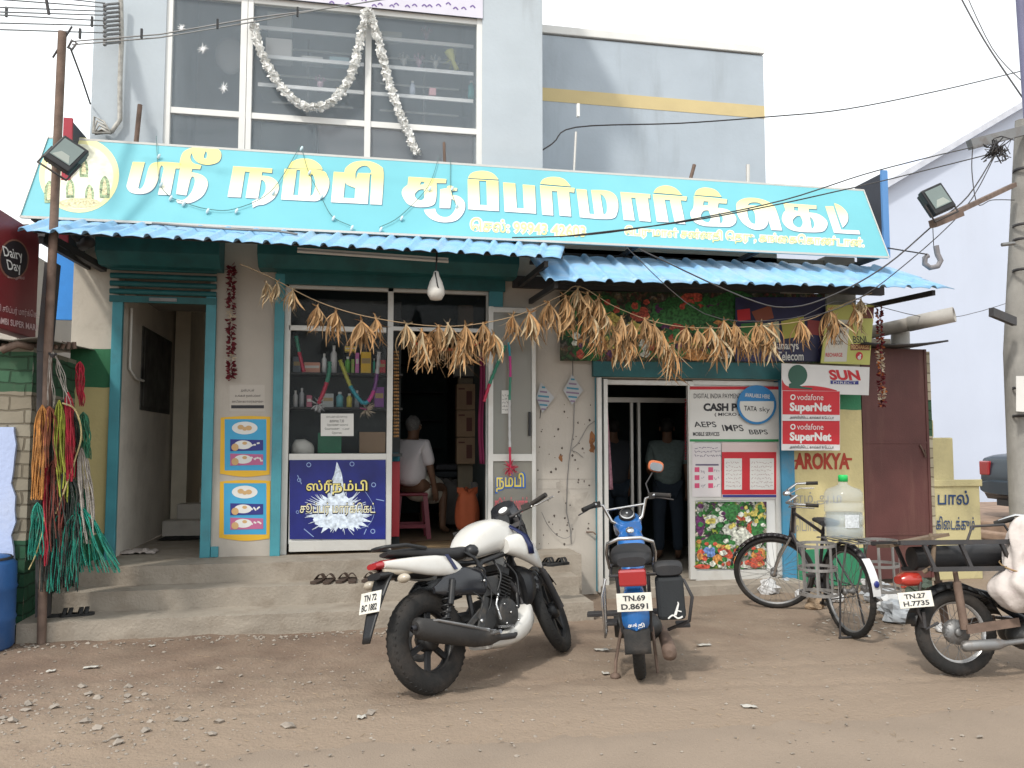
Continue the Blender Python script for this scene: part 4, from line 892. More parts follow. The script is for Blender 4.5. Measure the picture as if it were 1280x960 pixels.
b = B(); b.text('RECHARGE', fK, 1064, 431.5, 1086, 436.5, .003, bold=.02); b.build('strip_text', ink('strip_gold', (.7, .45, .2)), o_)
b = B(); b.text('RECHARGE', fK, 1032, 441, 1053, 446, .002, bold=.02); b.disc(fK, 1074, 445, 4.5, 5.2, .002, 20); b.build('red_marks', RD, ob)
b = B(); b.disc(fK, 1074, 447, 2.2, 2.6, .003, 14); b.disc(fK, 1075.3, 444, 1.2, 1.4, .0032, 10); b.build('mark_core', M_paper, ob)
b = B(); b.rect(fK, 1078, 384, 1092, 398, .002); b.build('maroon_patch', ink('maroon_patch', (.15, .03, .03)), ob)
# satellite board and red network boards
fU = plY(-.22)
b = B(); b.slab(fU, [(977, 454), (1087, 459), (1086, 494), (977, 491)], -.006, 0); sb = tag(b.build('satellite_tv_board', ink('board_white', (.66, .65, .64))), 'white board reading SUN DIRECT with a green dish aerial, above the two red boards', 'sign board')
b = B(); b.text('SUN', fU, 1038, 462, 1076, 475, .003, .02, bold=.045, it=-.25); b.build('red_lettering', RD, sb)
b = B(); b.rect(fU, 1038, 475.5, 1073, 480, .003, .02); o_ = b.build('navy_strip', PK, sb)
b = B(); b.text('DIRECT', fU, 1041, 476.6, 1070, 479.6, .004, .02, bold=.0); b.build('strip_text', M_paper, o_)
b = B(); b.disc(fU, 997, 469, 12, 13, .003, 26); b.flat([smooth_ring([(986, 480), (994, 478, 1), (1002, 483, 1), (1016, 485), (1014, 487), (986, 485)])], fU, .0034); b.build('dish_print', ink('dish_green', (.03, .10, .07)), sb)
b = B(); b.flat([smooth_ring([(977.5, 474), (983, 482, 1), (995, 484), (1010, 482, 1), (1030, 484, 1), (1046, 488), (1046, 490), (977.5, 490)])], fU, .002); b.build('red_wave', RD, sb)
for y0, lab in ((488, 'upper red network board reading vodafone SuperNet'), (525, 'lower red network board reading vodafone SuperNet, above the red painted word')):
    fV = plY(-.235 if y0 > 500 else -.245)
    b = B(); b.slab(fV, [(977, y0), (1050, y0+1), (1050, y0+38), (977, y0+38)], -.006, 0); vb_ = tag(b.build('network_board', ink('board_white2', (.62, .6, .6))), lab, 'sign board')
    b = B(); b.rect(fV, 978, y0+.5, 1049.5, y0+30, .0015, .01); b.build('red_field', RD, vb_)
    b = B(); b.disc(fV, 991, y0+8.5, 3.3, 3.6, .003, 20, .6); b.text('vodafone', fV, 996, y0+4.5, 1029, y0+12, .003, .01); b.text('SuperNet', fV, 987, y0+15, 1039, y0+29, .003, .01, bold=.04); b.build('white_lettering', WH, vb_)
    b = B(); b.text('அன்லிமிெடட் கால்கள் & ேடட்டா', fV, 987, y0+31.5, 1042, y0+36, .003, .01, bold=.01); b.build('small_lettering', M_ink, vb_)
# painted words on the yellow pier
fY = plY(-.004)
b = B(); b.text('AROKYA', fY, 993, 566, 1062, 587, .001, bold=.045); b.build('painted_word', ink('painted_red', (.36, .05, .03), .8), shop)
b = B(); b.stroke([(990, 576), (1003, 576)], 2.5, fY, .002, False); b.stroke([(1054, 574), (1065, 574)], 3, fY, .002, False); b.build('painted_word_bar', _m['painted_red'], shop)
b = B(); b.text('எம்.அ.ம', fY, 993, 615, 1052, 631, .001); b.text('ெபாடிேயா', fY, 993, 646, 1048, 664, .001); b.build('faint_chalk_writing', ink('chalk_grey', (.30, .29, .26), .9), shop)
# ================================================================== left neighbour: brick wall, plaster, sheet roof, name box
BX = onZ(27, 800, 0).x; Yb = onZ(27, 800, 0).y
brm = mat('painted_brick', (.32, .28, .20), .9, var=.12, scale=5, bump=.3, bscale=40, dirt=(.14, .12, .09), damt=.5, dscale=4)
def brickmat(name, base, green_z, cream_z, green2_z):
    m = zband(name, [(green_z, (.02, .08, .04)), (cream_z, base), (green2_z, (.04, .11, .06)), (9, base)]); Nn, Ll, bs = nodes(m)
    g = [q for q in Nn if q.type == 'NEW_GEOMETRY'][0]; sp = Nn.new('ShaderNodeSeparateXYZ'); Ll.new(g.outputs['Position'], sp.inputs[0])
    ad = Nn.new('ShaderNodeMath'); ad.operation = 'ADD'; Ll.new(sp.outputs['X'], ad.inputs[0]); Ll.new(sp.outputs['Y'], ad.inputs[1]); cb = Nn.new('ShaderNodeCombineXYZ'); Ll.new(ad.outputs[0], cb.inputs[0]); Ll.new(sp.outputs['Z'], cb.inputs[1])
    br = Nn.new('ShaderNodeTexBrick'); br.inputs['Scale'].default_value = 1; br.inputs['Brick Width'].default_value = .23; br.inputs['Row Height'].default_value = .10; br.inputs['Mortar Size'].default_value = .008; br.inputs['Mortar Smooth'].default_value = .4
    nn = Nn.new('ShaderNodeTexNoise'); nn.inputs['Scale'].default_value = 5; nm = Nn.new('ShaderNodeMix'); nm.data_type = 'RGBA'; nm.inputs[0].default_value = .05; Ll.new(cb.outputs[0], nm.inputs[6]); Ll.new(g.outputs['Position'], nn.inputs['Vector']); Ll.new(nn.outputs['Color'], nm.inputs[7]); Ll.new(nm.outputs[2], br.inputs['Vector'])
    br.inputs['Color1'].default_value = (1, 1, 1, 1); br.inputs['Color2'].default_value = (.74, .70, .66, 1); br.inputs['Mortar'].default_value = (.50, .47, .43, 1)
    old = bs.inputs['Base Color'].links[0].from_socket; mm = Nn.new('ShaderNodeMix'); mm.data_type = 'RGBA'; mm.blend_type = 'MULTIPLY'; mm.inputs[0].default_value = 1; Ll.new(old, mm.inputs[6]); Ll.new(br.outputs['Color'], mm.inputs[7]); Ll.new(mm.outputs[2], bs.inputs['Base Color'])
    bp = [q for q in Nn if q.type == 'BUMP'][0]; b2 = Nn.new('ShaderNodeBump'); b2.inputs['Strength'].default_value = .8; b2.inputs['Distance'].default_value = .02; Ll.new(br.outputs['Fac'], b2.inputs['Height']); b2.invert = True; Ll.new(bp.outputs[0], b2.inputs['Normal']); Ll.new(b2.outputs[0], bs.inputs['Normal'])
    return m
zt = onY(40, 434, Yb).z
bw = thing('brick_wall', 'rough brick wall end with worn green and cream paint under the red name box', 'wall', (BX-.4, Yb, 0))
b = B(); b.grid(lambda u, v: V((BX-3+3*u, Yb+.012*mnoise.noise(V((u*40, v*20, 1))), zt*v)), 60, 40)
b.grid(lambda u, v: V((BX+.012*mnoise.noise(V((u*40, v*20, 5))), Yb+(-.003-Yb)*u, zt*v)), 30, 40)
b.add([(BX-3, Yb, zt), (BX, Yb, zt), (BX, 0, zt), (BX-3, 0, zt)], [(0, 1, 2, 3)])
zz = lambda y: onY(44, y, Yb).z
b.build('bricks', brickmat('brick_bands', (.27, .245, .19), zz(675), zz(490), zz(440)), bw)
b = B(); rag = [(BX-2.5, zz(535)), (onY(19, 536, Yb).x, zz(538))]
pts = [(onY(19+2.5*math.sin(i*1.3)+1.5*math.sin(i*2.9), 540+i*16, Yb).x, zz(540+i*16)) for i in range(16)]
poly = [(BX-2.5, zz(534))]+[(onY(19, 534, Yb).x, zz(534))]+pts+[(BX-2.5, zz(780))]
b.prism(poly, lambda x, z: V((x, Yb-.03, z)), lambda x, z: V((x, Yb+.01, z)))
b.build('plaster_patch', mat('pale_blue_plaster', (.42, .50, .72), .9, var=.05, bump=.4, bscale=30, dirt=(.5, .5, .5), damt=.3), bw)
b = B(); p = onY(96, 430, -.2)
b.grid(lambda u, v: V((BX-3.2+(3.35)*u, Yb-.12+(1.0-Yb*.8)*v, zt+.05+.08*v+.012*math.sin(u*60))), 160, 4)
b.build('roof_sheet', mat('old_sheet_metal', (.24, .23, .20), .7, .3, var=.2), bw, solid=.008)
b = B(); b.tube([onY(2, 438, Yb-.1), onY(22, 430, Yb-.1), onY(40, 434, Yb)], .03, 6); 
for q in range(12): b.tube([onY(5+q*8, 436, Yb+.1*q*.3), onY(6+q*8+rnd.uniform(-3, 3), 432-rnd.random()*5, Yb+.1*q*.3)], .02, 5)
b.build('roof_rubble', M_rust, bw)
# name box above (ice cream sign)
d1 = 6.35; 
Pa = atD(50, 292, 6.9); Pb = atD(50, 423, 6.9); Pc = atD(0, 263, 6.15); Pd = atD(0, 412, 6.15)
Pb.x, Pb.y = Pa.x, Pa.y; dvx = V((Pc.x-Pa.x, Pc.y-Pa.y, 0)); dvn = dvx.normalized()
fJ = plane3(Pa, Pb, Pc)
ztop, zbot = (Pa.z+Pc.z)/2, (Pb.z+Pd.z)/2
nb = thing('name_box', 'dark red ice cream name box with round black emblem standing over the brick wall', 'sign board', (Pa.x, Pa.y, zbot))
nrm = fJ(30, 350, 1)-fJ(30, 350, 0); nrm.z = 0; nrm.normalize()
b = B(); R_ = Matrix((dvn, -nrm, V((0, 0, 1)))).transposed(); c = V((Pa.x, Pa.y, (ztop+zbot)/2))+dvn*.85-nrm*.06
b.obox(c, (1.7, .12, ztop-zbot), R_); b.build('box', mat('maroon_panel', (.16, .015, .02), .45, var=.08, bump=0, dirt=(.12, .03, .03)), nb, bev=.006)
def fJ2(px, py, n=0):
    r = ray(px, py); o_ = V((Pa.x, Pa.y, 0)); t = (o_-CAM).dot(nrm)/r.dot(nrm); return CAM+r*t+nrm*n
b = B(); b.disc(fJ2, 17, 324, 19, 25, .002, 30); o_ = b.build('emblem', ink('emblem_tan', (.22, .10, .07)), nb)
b = B(); b.disc(fJ2, 17, 324, 17, 23, .004, 30); b.build('emblem_disc', ink('emblem_black', (.02, .014, .018)), o_)
b = B(); b.text('Dairy', fJ2, 5, 307, 29, 324, .006, .25, bold=.01, it=-.2); b.text('Day', fJ2, 10, 324, 27, 341, .006, .2, bold=.01, it=-.2); b.build('emblem_lettering', WH, o_)
b = B(); b.text('மாயாஜாலம்', fJ2, 9, 343, 30, 349, .003, .1); b.text('நம்பி சூப்பர் மார்க்ெகட்', fJ2, -12, 378, 49, 390, .003, .18); b.text('NAMBI SUPER MARKET', fJ2, -8, 395, 55, 403, .003, .2, bold=.02); b.build('box_lettering', ink('lettering_pink', (.62, .45, .45)), nb)
# poles on the left
PP = onY(60, 600, Yb-.15)
lp = thing('steel_pole', 'rusty steel pole carrying the left floodlight, in front of the turquoise sign', 'pole', (PP.x, PP.y, 0))
a = onY(78, 40, Yb-.15); c = onY(60, 440, Yb-.15)
b = B(); b.tube([V((PP.x, PP.y, 0)), c, a.lerp(c, .3), a], .032, 12); b.build('shaft', M_rust, lp)
b = B(); b.beam(onY(66, 330, Yb-.1), onY(56, 440, Yb-.1), .09, .09); b.beam(onY(56, 440, Yb-.1), onY(54, 770, Yb-.1), .085, .085); b.build('box_post', M_dark, lp)
b = B(); b.tube([onY(90, 33, Yb-.15), onY(66, 72, Yb-.15)], .008, 6); b.build('cross_pin', M_dark, lp)
b = B(); b.beam(onY(52, 292, Yb+.2), onY(130, 336, -.05), .06, .06); bk = tag(b.build('steel_bracket', M_dark), 'dark steel angle running from the left pole to the shutter housing', 'bracket')
b = B(); b.lathe([(0, -.06), (.05, -.06), (.05, .05), (.02, .07), (0, .07)], onY(108, 304, -.7), RX(1.2) @ RY(.9), 12); b.tube([onY(88, 290, -.7), onY(96, 300, -.7), onY(104, 303, -.7)], .02, 6); tag(b.build('cctv_camera', M_dark), 'small dark security camera under the left end of the awning', 'camera')
# blue shutters / panel and neighbour roof behind
b = B(); p0, p1 = onY(60, 330, .35), onY(101, 400, .35); b.box(p0.x+.05, p1.x, .35, .40, p1.z, onY(80, 300, .35).z+.3); bp_ = tag(b.build('sheet_fence', mat('bright_blue_sheet', (.03, .22, .62), .6, var=.1)), 'bright blue painted sheet between the left pole and the beige pier', 'panel')
b = B(); b.box(p1.x-.03, p1.x+.03, .30, .44, p1.z-.05, p0.z+.5); b.build('panel_post', M_rust, bp_)
p = onY(0, 262, 3.0)
nh = thing('neighbour_house', 'low neighbour house with grey corrugated roof at the far left edge', 'building', (p.x-2, 4, 0))
b = B(); b.box(p.x-6, p.x+.25, 3.0, 7, 0, p.z-.45); b.build('wall', M_beige, nh)
b = B(); b.grid(lambda u, v: V((p.x-6.2+6.75*u, 2.7+3*v, p.z-.45+.9*v+.04*math.sin(u*170))), 340, 3); b.build('roof', mat('asbestos_sheet', (.20, .18, .17), .95, var=.2, scale=6), nh, solid=.02)
# blue drum
P = onZ(0, 812, 0); dr = thing('blue_drum', 'blue plastic drum standing at the left edge in front of the plaster', 'drum', (P.x, P.y-.0, 0))
h = onY(10, 692, P.y).z; r = .27
b = B(); b.lathe([(0, 0), (r*.9, 0), (r, .03), (r, h*.3), (r*1.03, h*.33), (r, h*.36), (r, h*.62), (r*1.03, h*.65), (r, h*.68), (r*.99, h*.9), (r*.8, h*.97), (r*.5, h), (0, h)], (P.x-.19, P.y, 0), seg=32); b.build('body', mat('blue_drum_plastic', (.025, .09, .25), .45, var=.1, dirt=(.1, .12, .15), damt=.4), dr)
b = B(); b.lathe([(r*.86, h*.93), (r*.9, h*.95), (r*.86, h*.97)], (P.x-.19, P.y, 0), seg=32); b.build('rim', M_dark, dr)
# ---------------- floodlights
def flood(label, P, R, tilt):
    t = thing('floodlight', label, 'floodlight', P, R)
    b = B(); b.box(-.105, .105, -.02, .05, -.125, .125); b.loc('housing', M_black, t, bev=.01)
    b = B()
    for i in range(9): b.box(-.095+i*.0235-.003, -.095+i*.0235+.003, .05, .085, -.11, .11)
    b.loc('cooling_fins', M_black, t)
    b = B(); b.box(-.082, .082, -.026, -.019, -.078, .10); b.loc('lens', mat('lens_glass', (.13, .17, .16), .06, var=.1, bump=0, spec=.9), t)
    b = B(); b.add([(-.07, -.0265, -.07), (.07, -.0265, -.07), (.035, -.0275, -.01), (-.03, -.0275, -.01)], [(0, 1, 2, 3)]); b.loc('reflector', ink('reflector_grey', (.30, .33, .30), .3), t)
    b = B(); b.tube([(-.118, .02, 0), (-.118, .03, -.17), (.118, .03, -.17), (.118, .02, 0)], .010, 6); b.loc('bracket', M_dark, t)
    return t
# aim: face towards the camera side and slightly down
Pf = onY(83, 193, Yb-.3); flood('left floodlight with black square housing on the rusty pole over the round emblem', Pf, RZ(.25) @ RX(-.25) @ RY(math.radians(33)), 0)
Pf2 = atD(1172, 249, 7.3); flood('right floodlight with black square housing on the arm of the concrete pole', Pf2, RZ(-.2) @ RX(-.2) @ RY(math.radians(-25)), 0)
# ---------------- concrete utility pole on the right
dP = 9.0; pa_, pb_ = atD(1279, 150, dP), atD(1277, 700, dP)
cp = thing('utility_pole', 'grey concrete utility pole with cross arm and tangled cables at the right edge', 'utility pole', (pb_.x, pb_.y, 0))
b = B(); b.tube([V((pb_.x+.03, pb_.y, -.1)), V((pb_.x+.03, pb_.y, 2.5)), V((pa_.x+.03, pa_.y, pa_.z))], [.125, .115, .10], 20); b.build('shaft', mat('pole_concrete', (.28, .27, .25), .9, var=.15, bump=.4, dirt=(.09, .085, .08), damt=.65, dlo=.48, streak=True), cp)
for y_ in (213, 282, 300, 338, 485, 520):
    q = atD(1278, y_, dP); b = B(); b.lathe([(.110, -.015), (.118, -.015), (.118, .015), (.110, .015)], (q.x+.03, q.y, q.z), seg=20); b.build('clamp', M_dark, cp)
b = B(); b.beam(atD(1212, 181, dP-.35), atD(1300, 158, dP-.1), .07, .10); b.build('cross_arm', M_steel, cp)
b = B(); b.beam(atD(1166, 279, 7.5), atD(1268, 231, dP-.1), .045, .045); b.beam(atD(1166, 280, 7.45), atD(1200, 266, 7.7), .07, .07); b.build('lamp_arm', M_rust, cp)
b = B(); b.beam(atD(1239, 390, dP-.4), atD(1268, 402, dP-.1), .05, .09); b.build('stub_arm', M_dark, cp)
b = B(); b.tube([atD(1252, 306, dP-.15), atD(1268, 304, dP-.15)], .02, 6); b.build('insulator_pin', M_steel, cp)
q = atD(1273, 493, dP-.14); b = B(); b.slab(plY(q.y-.02), [(1270, 470), (1292, 470), (1292, 516), (1270, 514)], 0, .004); b.build('notice_wrap', M_paper, cp)
q0, q1 = atD(1272, -60, dP+.3), atD(1286, 155, dP+.3); b = B(); b.tube([q0, q1, V((q1.x+.05, q1.y, 0))], .05, 12); tag(b.build('metal_pole', mat('purple_grey_paint', (.15, .15, .24), .6)), 'tall purple grey steel pole rising out of frame behind the concrete pole', 'pole')
# cable tangle and S shaped hooked cable
def wire(pts, r, label, name='cable', m=None, grp=None, sag=0, cat='cable'):
    if sag:
        a, c = pts[0], pts[-1]; pts = [a.lerp(c, t)-V((0, 0, sag*4*t*(1-t))) for t in [i/14 for i in range(15)]]
    b = B(); b.tube(pts, r, 5, cap=False); return tag(b.build(name, m or M_dark), label, cat, grp)
b = B(); rt = random.Random(2)
for i in range(26):
    c = atD(1245+rt.uniform(-8, 10), 187+rt.uniform(-8, 8), dP-.4); b.tube([c+V((rt.uniform(-.12, .12), rt.uniform(-.1, .1), rt.uniform(-.1, .1))) for _ in range(4)], .006, 4)
tag(b.build('cable_tangle', M_dark), 'knot of tangled black cable ends hanging beside the concrete pole', 'cable')
S_ = lambda px, py, d=8.2: atD(px, py, d)
wire([S_(1170, 307), S_(1172, 318), S_(1176, 326), S_(1172, 333), S_(1163, 335), S_(1156, 330), S_(1156, 322), S_(1160, 319)], .028, 'thick grey S shaped hooked cable end hanging by the sign', 'hooked_cable', mat('grey_cable', (.22, .21, .22), .7, var=.2))
wires = [
 ([atD(1245, 190, 8.6), atD(1210, 245, 8), atD(1166, 282, 7.6), atD(1110, 330, 7.3), atD(1050, 365, 7.2), atD(990, 384, 7.2), atD(930, 372, 7.3), atD(800, 312, 7.5)], 'black service cable running from the pole tangle down to the right awning', .007),
 ([atD(1245, 192, 8.6), atD(1205, 262, 8), atD(1120, 340, 7.4), atD(1060, 380, 7.2), atD(1000, 400, 7.2)], 'thin cable dropping from the pole tangle across the awning corner', .005),
 ([atD(1216, 183, 8.6), atD(1215, 215, 8.6), atD(1222, 255, 8.6), atD(1240, 250, 8.7), atD(1268, 250, 8.8)], 'loop of thin cable under the cross arm', .005),
 ([atD(1160, 318, 8.2), atD(1110, 310, 7.8)], 'short cable from the hooked end to the sign corner', .007),
 ([atD(1167, 307, 8.1), atD(1166, 285, 7.8)], 'short tie holding the hooked cable under the floodlight', .004),
 ([atD(1280, 88, 12), atD(1180, 112, 11), atD(1060, 136, 10.2), atD(960, 146, 9.6), atD(850, 154, 9.2), atD(720, 159, 9.0), atD(690, 180, 8.8), atD(650, 204, 8.6), atD(636, 206, 8.5)], 'long cable crossing the sky from the right to the thin roof pole', .008),
 ([atD(1192, -20, 11), atD(1230, 50, 10.5), atD(1278, 122, 10)], 'twisted cable pair running from the top edge down to the right pole', .010),
 ([atD(1202, -20, 11), atD(1240, 60, 10.5), atD(1280, 104, 10)], 'thin cable beside the twisted pair at the top right', .006),
 ([atD(1216, 184, 8.6), atD(1160, 197, 8), atD(1080, 218, 7.7), atD(980, 250, 7.3), atD(860, 275, 7.2), atD(740, 293, 7.2), atD(640, 297, 7.2)], 'upper black cable lying across the face of the turquoise sign', .006),
 ([atD(1240, 192, 8.6), atD(1120, 222, 8), atD(1060, 236, 7.6), atD(960, 258, 7.3), atD(850, 278, 7.2), atD(700, 296, 7.2)], 'lower black cable lying across the face of the turquoise sign', .006),
 ([atD(1280, 372, 11), atD(1180, 398, 9.5), atD(1060, 376, 8), atD(990, 398, 7.3), atD(880, 392, 7.3), atD(782, 308, 7.5)], 'thin grey cable looping under the right awning', .004),
]
for pts, lab, r in wires:
    n = len(pts); sp = []
    for i in range(n-1):
        p0, p1, p2, p3 = pts[max(0, i-1)], pts[i], pts[i+1], pts[min(n-1, i+2)]
        for k in range(5):
            t = k/5; sp.append(.5*((2*p1)+(p2-p0)*t+(2*p0-5*p1+4*p2-p3)*t*t+(3*p1-p0-3*p2+p3)*t**3))
    sp.append(pts[-1]); wire(sp, r, lab)
# service cables at the upper left with spacers
g = thing('cable_rack', 'bundle of service cables with insulator stack on the left corner of the upper wall', 'cable bundle', onY(150, 100, -.05))
b = B(); b.tube([onY(151, 0, -.08), onY(152, 50, -.06), onY(150, 100, -.06), onY(150, 150, -.05), onY(140, 164, -.05), onY(118, 166, -.08)], .022, 8); b.build('bundle', mat('old_white_cable', (.38, .37, .34), .7, var=.3, scale=20), g)
for i in range(10):
    z = 4+i*5.4; b = B(); b.tube([onY(150, z, -.08), onY(134, z+1.5, -.2), onY(131, z+3, -.26)], .012, 6); b.ell(onY(131, z+3, -.26), .018, seg=8, rings=5); b.build('insulator_arm', M_steel, g)
for i, (yl, yr, yb) in enumerate([(-14, 4, 0), (-3, 9, 0), (8, 14, 0), (14, 19, 0), (17, 26, 0), (28, 32, 0), (36, 41, 0)]):
    wire([atD(-30, yl, 6.2), onY(131, yr, -.26)], .006, 'parallel service cables coming in from the top left to the insulator stack', 'service_cable', M_steel, 'parallel cables at the top left')
for a, c, lab in (((88, 52), (320, 22), 'upper slack cable running from the pole top across the display window'), ((90, 56), (320, 27), 'lower slack cable running from the pole top across the display window')):
    wire([atD(*a, 6.9), atD(200, a[1]-9, 6.9), atD(c[0], c[1], 7), atD(400, 12, 7), atD(500, -4, 7)], .006, lab, 'service_cable', M_steel)
for i, (px, py) in enumerate(((8, 15), (115, 27), (100, 42), (177, 42), (272, 30), (372, 15))):
    b = B(); c = atD(px, py, 6.55 if px < 130 else 6.85); b.box(c.x-.008, c.x+.008, c.y-.01, c.y+.01, c.z-.04, c.z+.04); tag(b.build('cable_spacer', M_black), ['black cable spacer nearest the top left corner', 'upper black cable spacer left of the insulator stack', 'lower black cable spacer left of the insulator stack', 'black cable spacer just right of the insulator stack', 'black cable spacer in front of the left window pane', 'black cable spacer in front of the middle window pane'][i], 'cable spacer')
wire([atD(57, -5, 6.2), atD(61, 18, 6.2)], .012, 'short dark rod hanging among the cables at the top left', 'cable_rod')
wire([atD(88, 60, 7), atD(103, 100, 7.4), onY(113, 130, -.02)], .008, 'cable pair dropping from the pole top to the wall edge', 'service_cable')
b = B(); b.tube([onY(90, 50, Yb-.1), onY(96, 54, Yb-.1), onY(90, 62, Yb-.1), onY(85, 60, Yb-.1)], .01, 6, closed=True); tag(b.build('cable_shackle', M_steel), 'small metal shackle at the head of the left pole', 'shackle')
b = B()
for i in range(4): b.tube([onY(118+i*3, 146+i*5, -.1), onY(130+i*3, 152+i*5, -.1), onY(138, 166, -.1), onY(116+i, 166, -.1)], .012, 6, closed=True)
tag(b.build('coiled_cable', _m['old_white_cable']), 'coil of pale cable on the wall corner above the round emblem', 'cable')
# short rods standing behind the sign
for (x0, y0, x1, y1, r, m_, lab) in ((175, 131, 169, 178, .022, M_rust, 'rusty rod stub behind the sign below the left window'), (720, 165, 717, 212, .012, M_alu, 'thin pale roof pole carrying the long cable'), (868, 206, 860, 223, .02, M_rust, 'short rusty rod leaning above the sign centre'), (935, 206, 935, 228, .022, M_alu, 'short white pipe with bent top above the sign'), (555, 178, 556, 196, .014, M_rust, 'twisted rusty rod end beside the white garland')):
    b = B(); b.tube([onY(x0, y0, -.12), onY(x1, y1+12, -.12)], r, 8); b.build('rod', m_); tag(bpy.data.objects[-1] if False else [q for q in COL.objects if q.name.startswith('rod') and 'label' not in q][0], lab, 'rod')
b = B(); b.box(onY(721, 131, -.14).x, onY(724, 131, -.14).x, -.16, -.12, onY(722, 146, -.14).z, onY(722, 130, -.14).z); tag(b.build('insulator', M_white), 'small white insulator on the thin roof pole', 'insulator')

# ================================================================== right side: red door shed, yellow wall, pipe, big blue house, car
b = B(); zt2 = za(1115, 436, .02); xr0, xr1 = xa(1077, 560, .02)+.003, xa(1160, 560, .02)
sh = thing('red_door_shed', 'small brick shed with tall maroon sheet door and rough slab roof beside the yellow pier', 'shed', ((xr0+xr1)/2, .1, 0))
MR = mat('maroon_sheet_door', (.092, .032, .029), .6, var=.15, scale=3, bump=.15, dirt=(.16, .08, .06), damt=.5, dscale=5, streak=True)
b.box(xr0, xr1, .0, .03, .05, zt2); dd = b.build('door', MR, sh)
b = B()
for z in (za(1118, 553, 0), za(1118, 668, 0)): b.box(xr0, xr1, -.006, .0, z-.012, z+.012)
for x_ in (xr0, xr1-.03): b.box(x_, x_+.03, -.008, -.001, .05, zt2)
b.build('door_rail', MR, dd)
b = B(); b.tube([onY(1150, 556, -.01), onY(1158, 572, -.02), onY(1156, 562, -.02)], .008, 6); b.build('door_latch', M_rust, dd)
b = B(); b.box(xr1+.002, xr1+.07, .03, 1.6, 0, zt2-.02)
b.build('brick_jamb', brickmat('brick_shed', (.42, .38, .28), -1, za(1160, 545), za(1160, 500)), sh)
b = B(); b.grid(lambda u, v: V((xr0-.1+1.0*u, -.25+2*v, zt2+.02+.05*u+.10*v*(1-u)-.03*math.sin(u*3.1))), 12, 6); b.build('roof_sheet', M_dark, sh, solid=.02)
b = B(); b.box(xr0, xr0+.45, .1, 1.5, zt2-.02, zt2+.12); b.build('roof_rubble', M_conc, sh)
p0 = onY(1095, 414, .25); p1 = onY(1193, 393, -.35)
pp = thing('drain_pipe', 'wide grey drain pipe sticking out over the shed roof with open end', 'pipe', p0)
d_ = (p1-p0).normalized(); b = B(); b.tube([p0-d_*.4, p1-d_*.45], .075, 20); b.build('pipe_run', mat('old_pipe', (.30, .28, .25), .7, var=.15, dirt=(.14, .12, .1), damt=.6), pp)
b = B(); Rq = d_.to_track_quat('Z', 'Y').to_matrix(); b.lathe([(.075, 0), (.084, 0), (.084, .46), (.072, .46), (.072, .3), (0, .3)], p1-d_*.46, Rq, 20); b.build('pipe_socket', mat('pipe_pale', (.42, .40, .37), .6, dirt=(.2, .18, .15)), pp)
b = B(); q = onY(1125, 430, .2); b.tube([q-V((0, 0, .25)), onY(1125, 405, .2)], .10, 16); b.build('pipe_stub', _m['pipe_pale'], pp)
# yellow compound wall: stepped
YL = .06; bl_ = mat('yellow_wall_paint', (.50, .44, .24), .9, var=.08, scale=4, bump=.4, bscale=30, dirt=(.22, .19, .14), damt=.5, dscale=3.5, dlo=.52)
x_a, x_b, x_c = xa(1160, 600, YL), xa(1192, 560, YL), xa(1226, 640, YL)
cw = thing('compound_wall', 'low stepped yellow wall with dark Tamil lettering right of the red door', 'wall', ((x_a+x_c)/2, YL, 0))
b = B(); z1_, z2_ = onY(1205, 601, YL).z, onY(1175, 547, YL).z
b.box(x_a, x_c, YL, YL+.22, 0, z1_); b.box(x_a, x_b, YL+.002, YL+.2, z1_, z2_); b.box(x_a, x_a+.1, YL+.004, YL+.19, z2_, z2_+.2); b.build('masonry', bl_, cw, bev=.015)
b = B(); b.box(x_a, x_c+.02, YL-.02, YL+.0, onY(1205, 608, YL).z, z1_+.015); b.build('coping', bl_, cw, bev=.008)
fW = plY(YL-.006)
b = B(); b.text('பால்', fW, 1172, 613, 1211, 631, .003, bold=.02); b.text('கிைடக்கும்', fW, 1170, 645, 1218, 662, .003, .01, bold=.012); b.build('painted_lettering', ink('wall_lettering_navy', (.03, .06, .14), .85), cw)
# big pale blue house behind
DH = 9.0
hb_ = thing('blue_house', 'large plain pale blue house wall with sloping roof slab filling the right background', 'building', (onY(1200, 560, DH).x, DH, 0))
tl, tr = onY(1104, 238, DH), onY(1290, 128, DH); xl_ = tl.x-1.2; k = (tr.z-tl.z)/(tr.x-tl.x); xe = tr.x+7
zat = lambda x: tl.z+k*(min(x, tr.x+1.5)-tl.x)
b = B(); poly = [(xl_, 0), (xe, 0), (xe, zat(xe)), (tr.x+1.5, zat(xe)), (xl_, zat(xl_))]
b.prism(poly, lambda x, z: V((x, DH, z)), lambda x, z: V((x, DH+8, z))); b.build('wall', mat('pale_blue_wall', (.52, .57, .68), .85, var=.03, scale=.8, bump=.1, bscale=20, dirt=(.47, .50, .58), damt=.4, dscale=.6, streak=True), hb_)
b = B(); b.beam(V((xl_, DH-.1, zat(xl_)+.1)), V((tr.x+1.5, DH-.1, zat(tr.x+1.5)+.1)), .25, .13); b.build('roof_slab', mat('roof_edge', (.52, .54, .60), .9, var=.1), hb_)
# rough rubble slope and steps behind the compound wall
b = B(); c0 = onZ(1240, 668, 0)
b.box(c0.x-.5, c0.x+7.5, c0.y-1.6, c0.y+3.4, 0, .27); b.box(c0.x-.7, c0.x+7.7, c0.y-2.0, c0.y+3.6, 0, .13)
tag(b.build('stone_step', mat('brown_stone', (.26, .18, .13), .9, var=.2, bump=.5, bscale=12), bev=.03), 'low brown stone plinth between the yellow wall and the parked car', 'plinth')
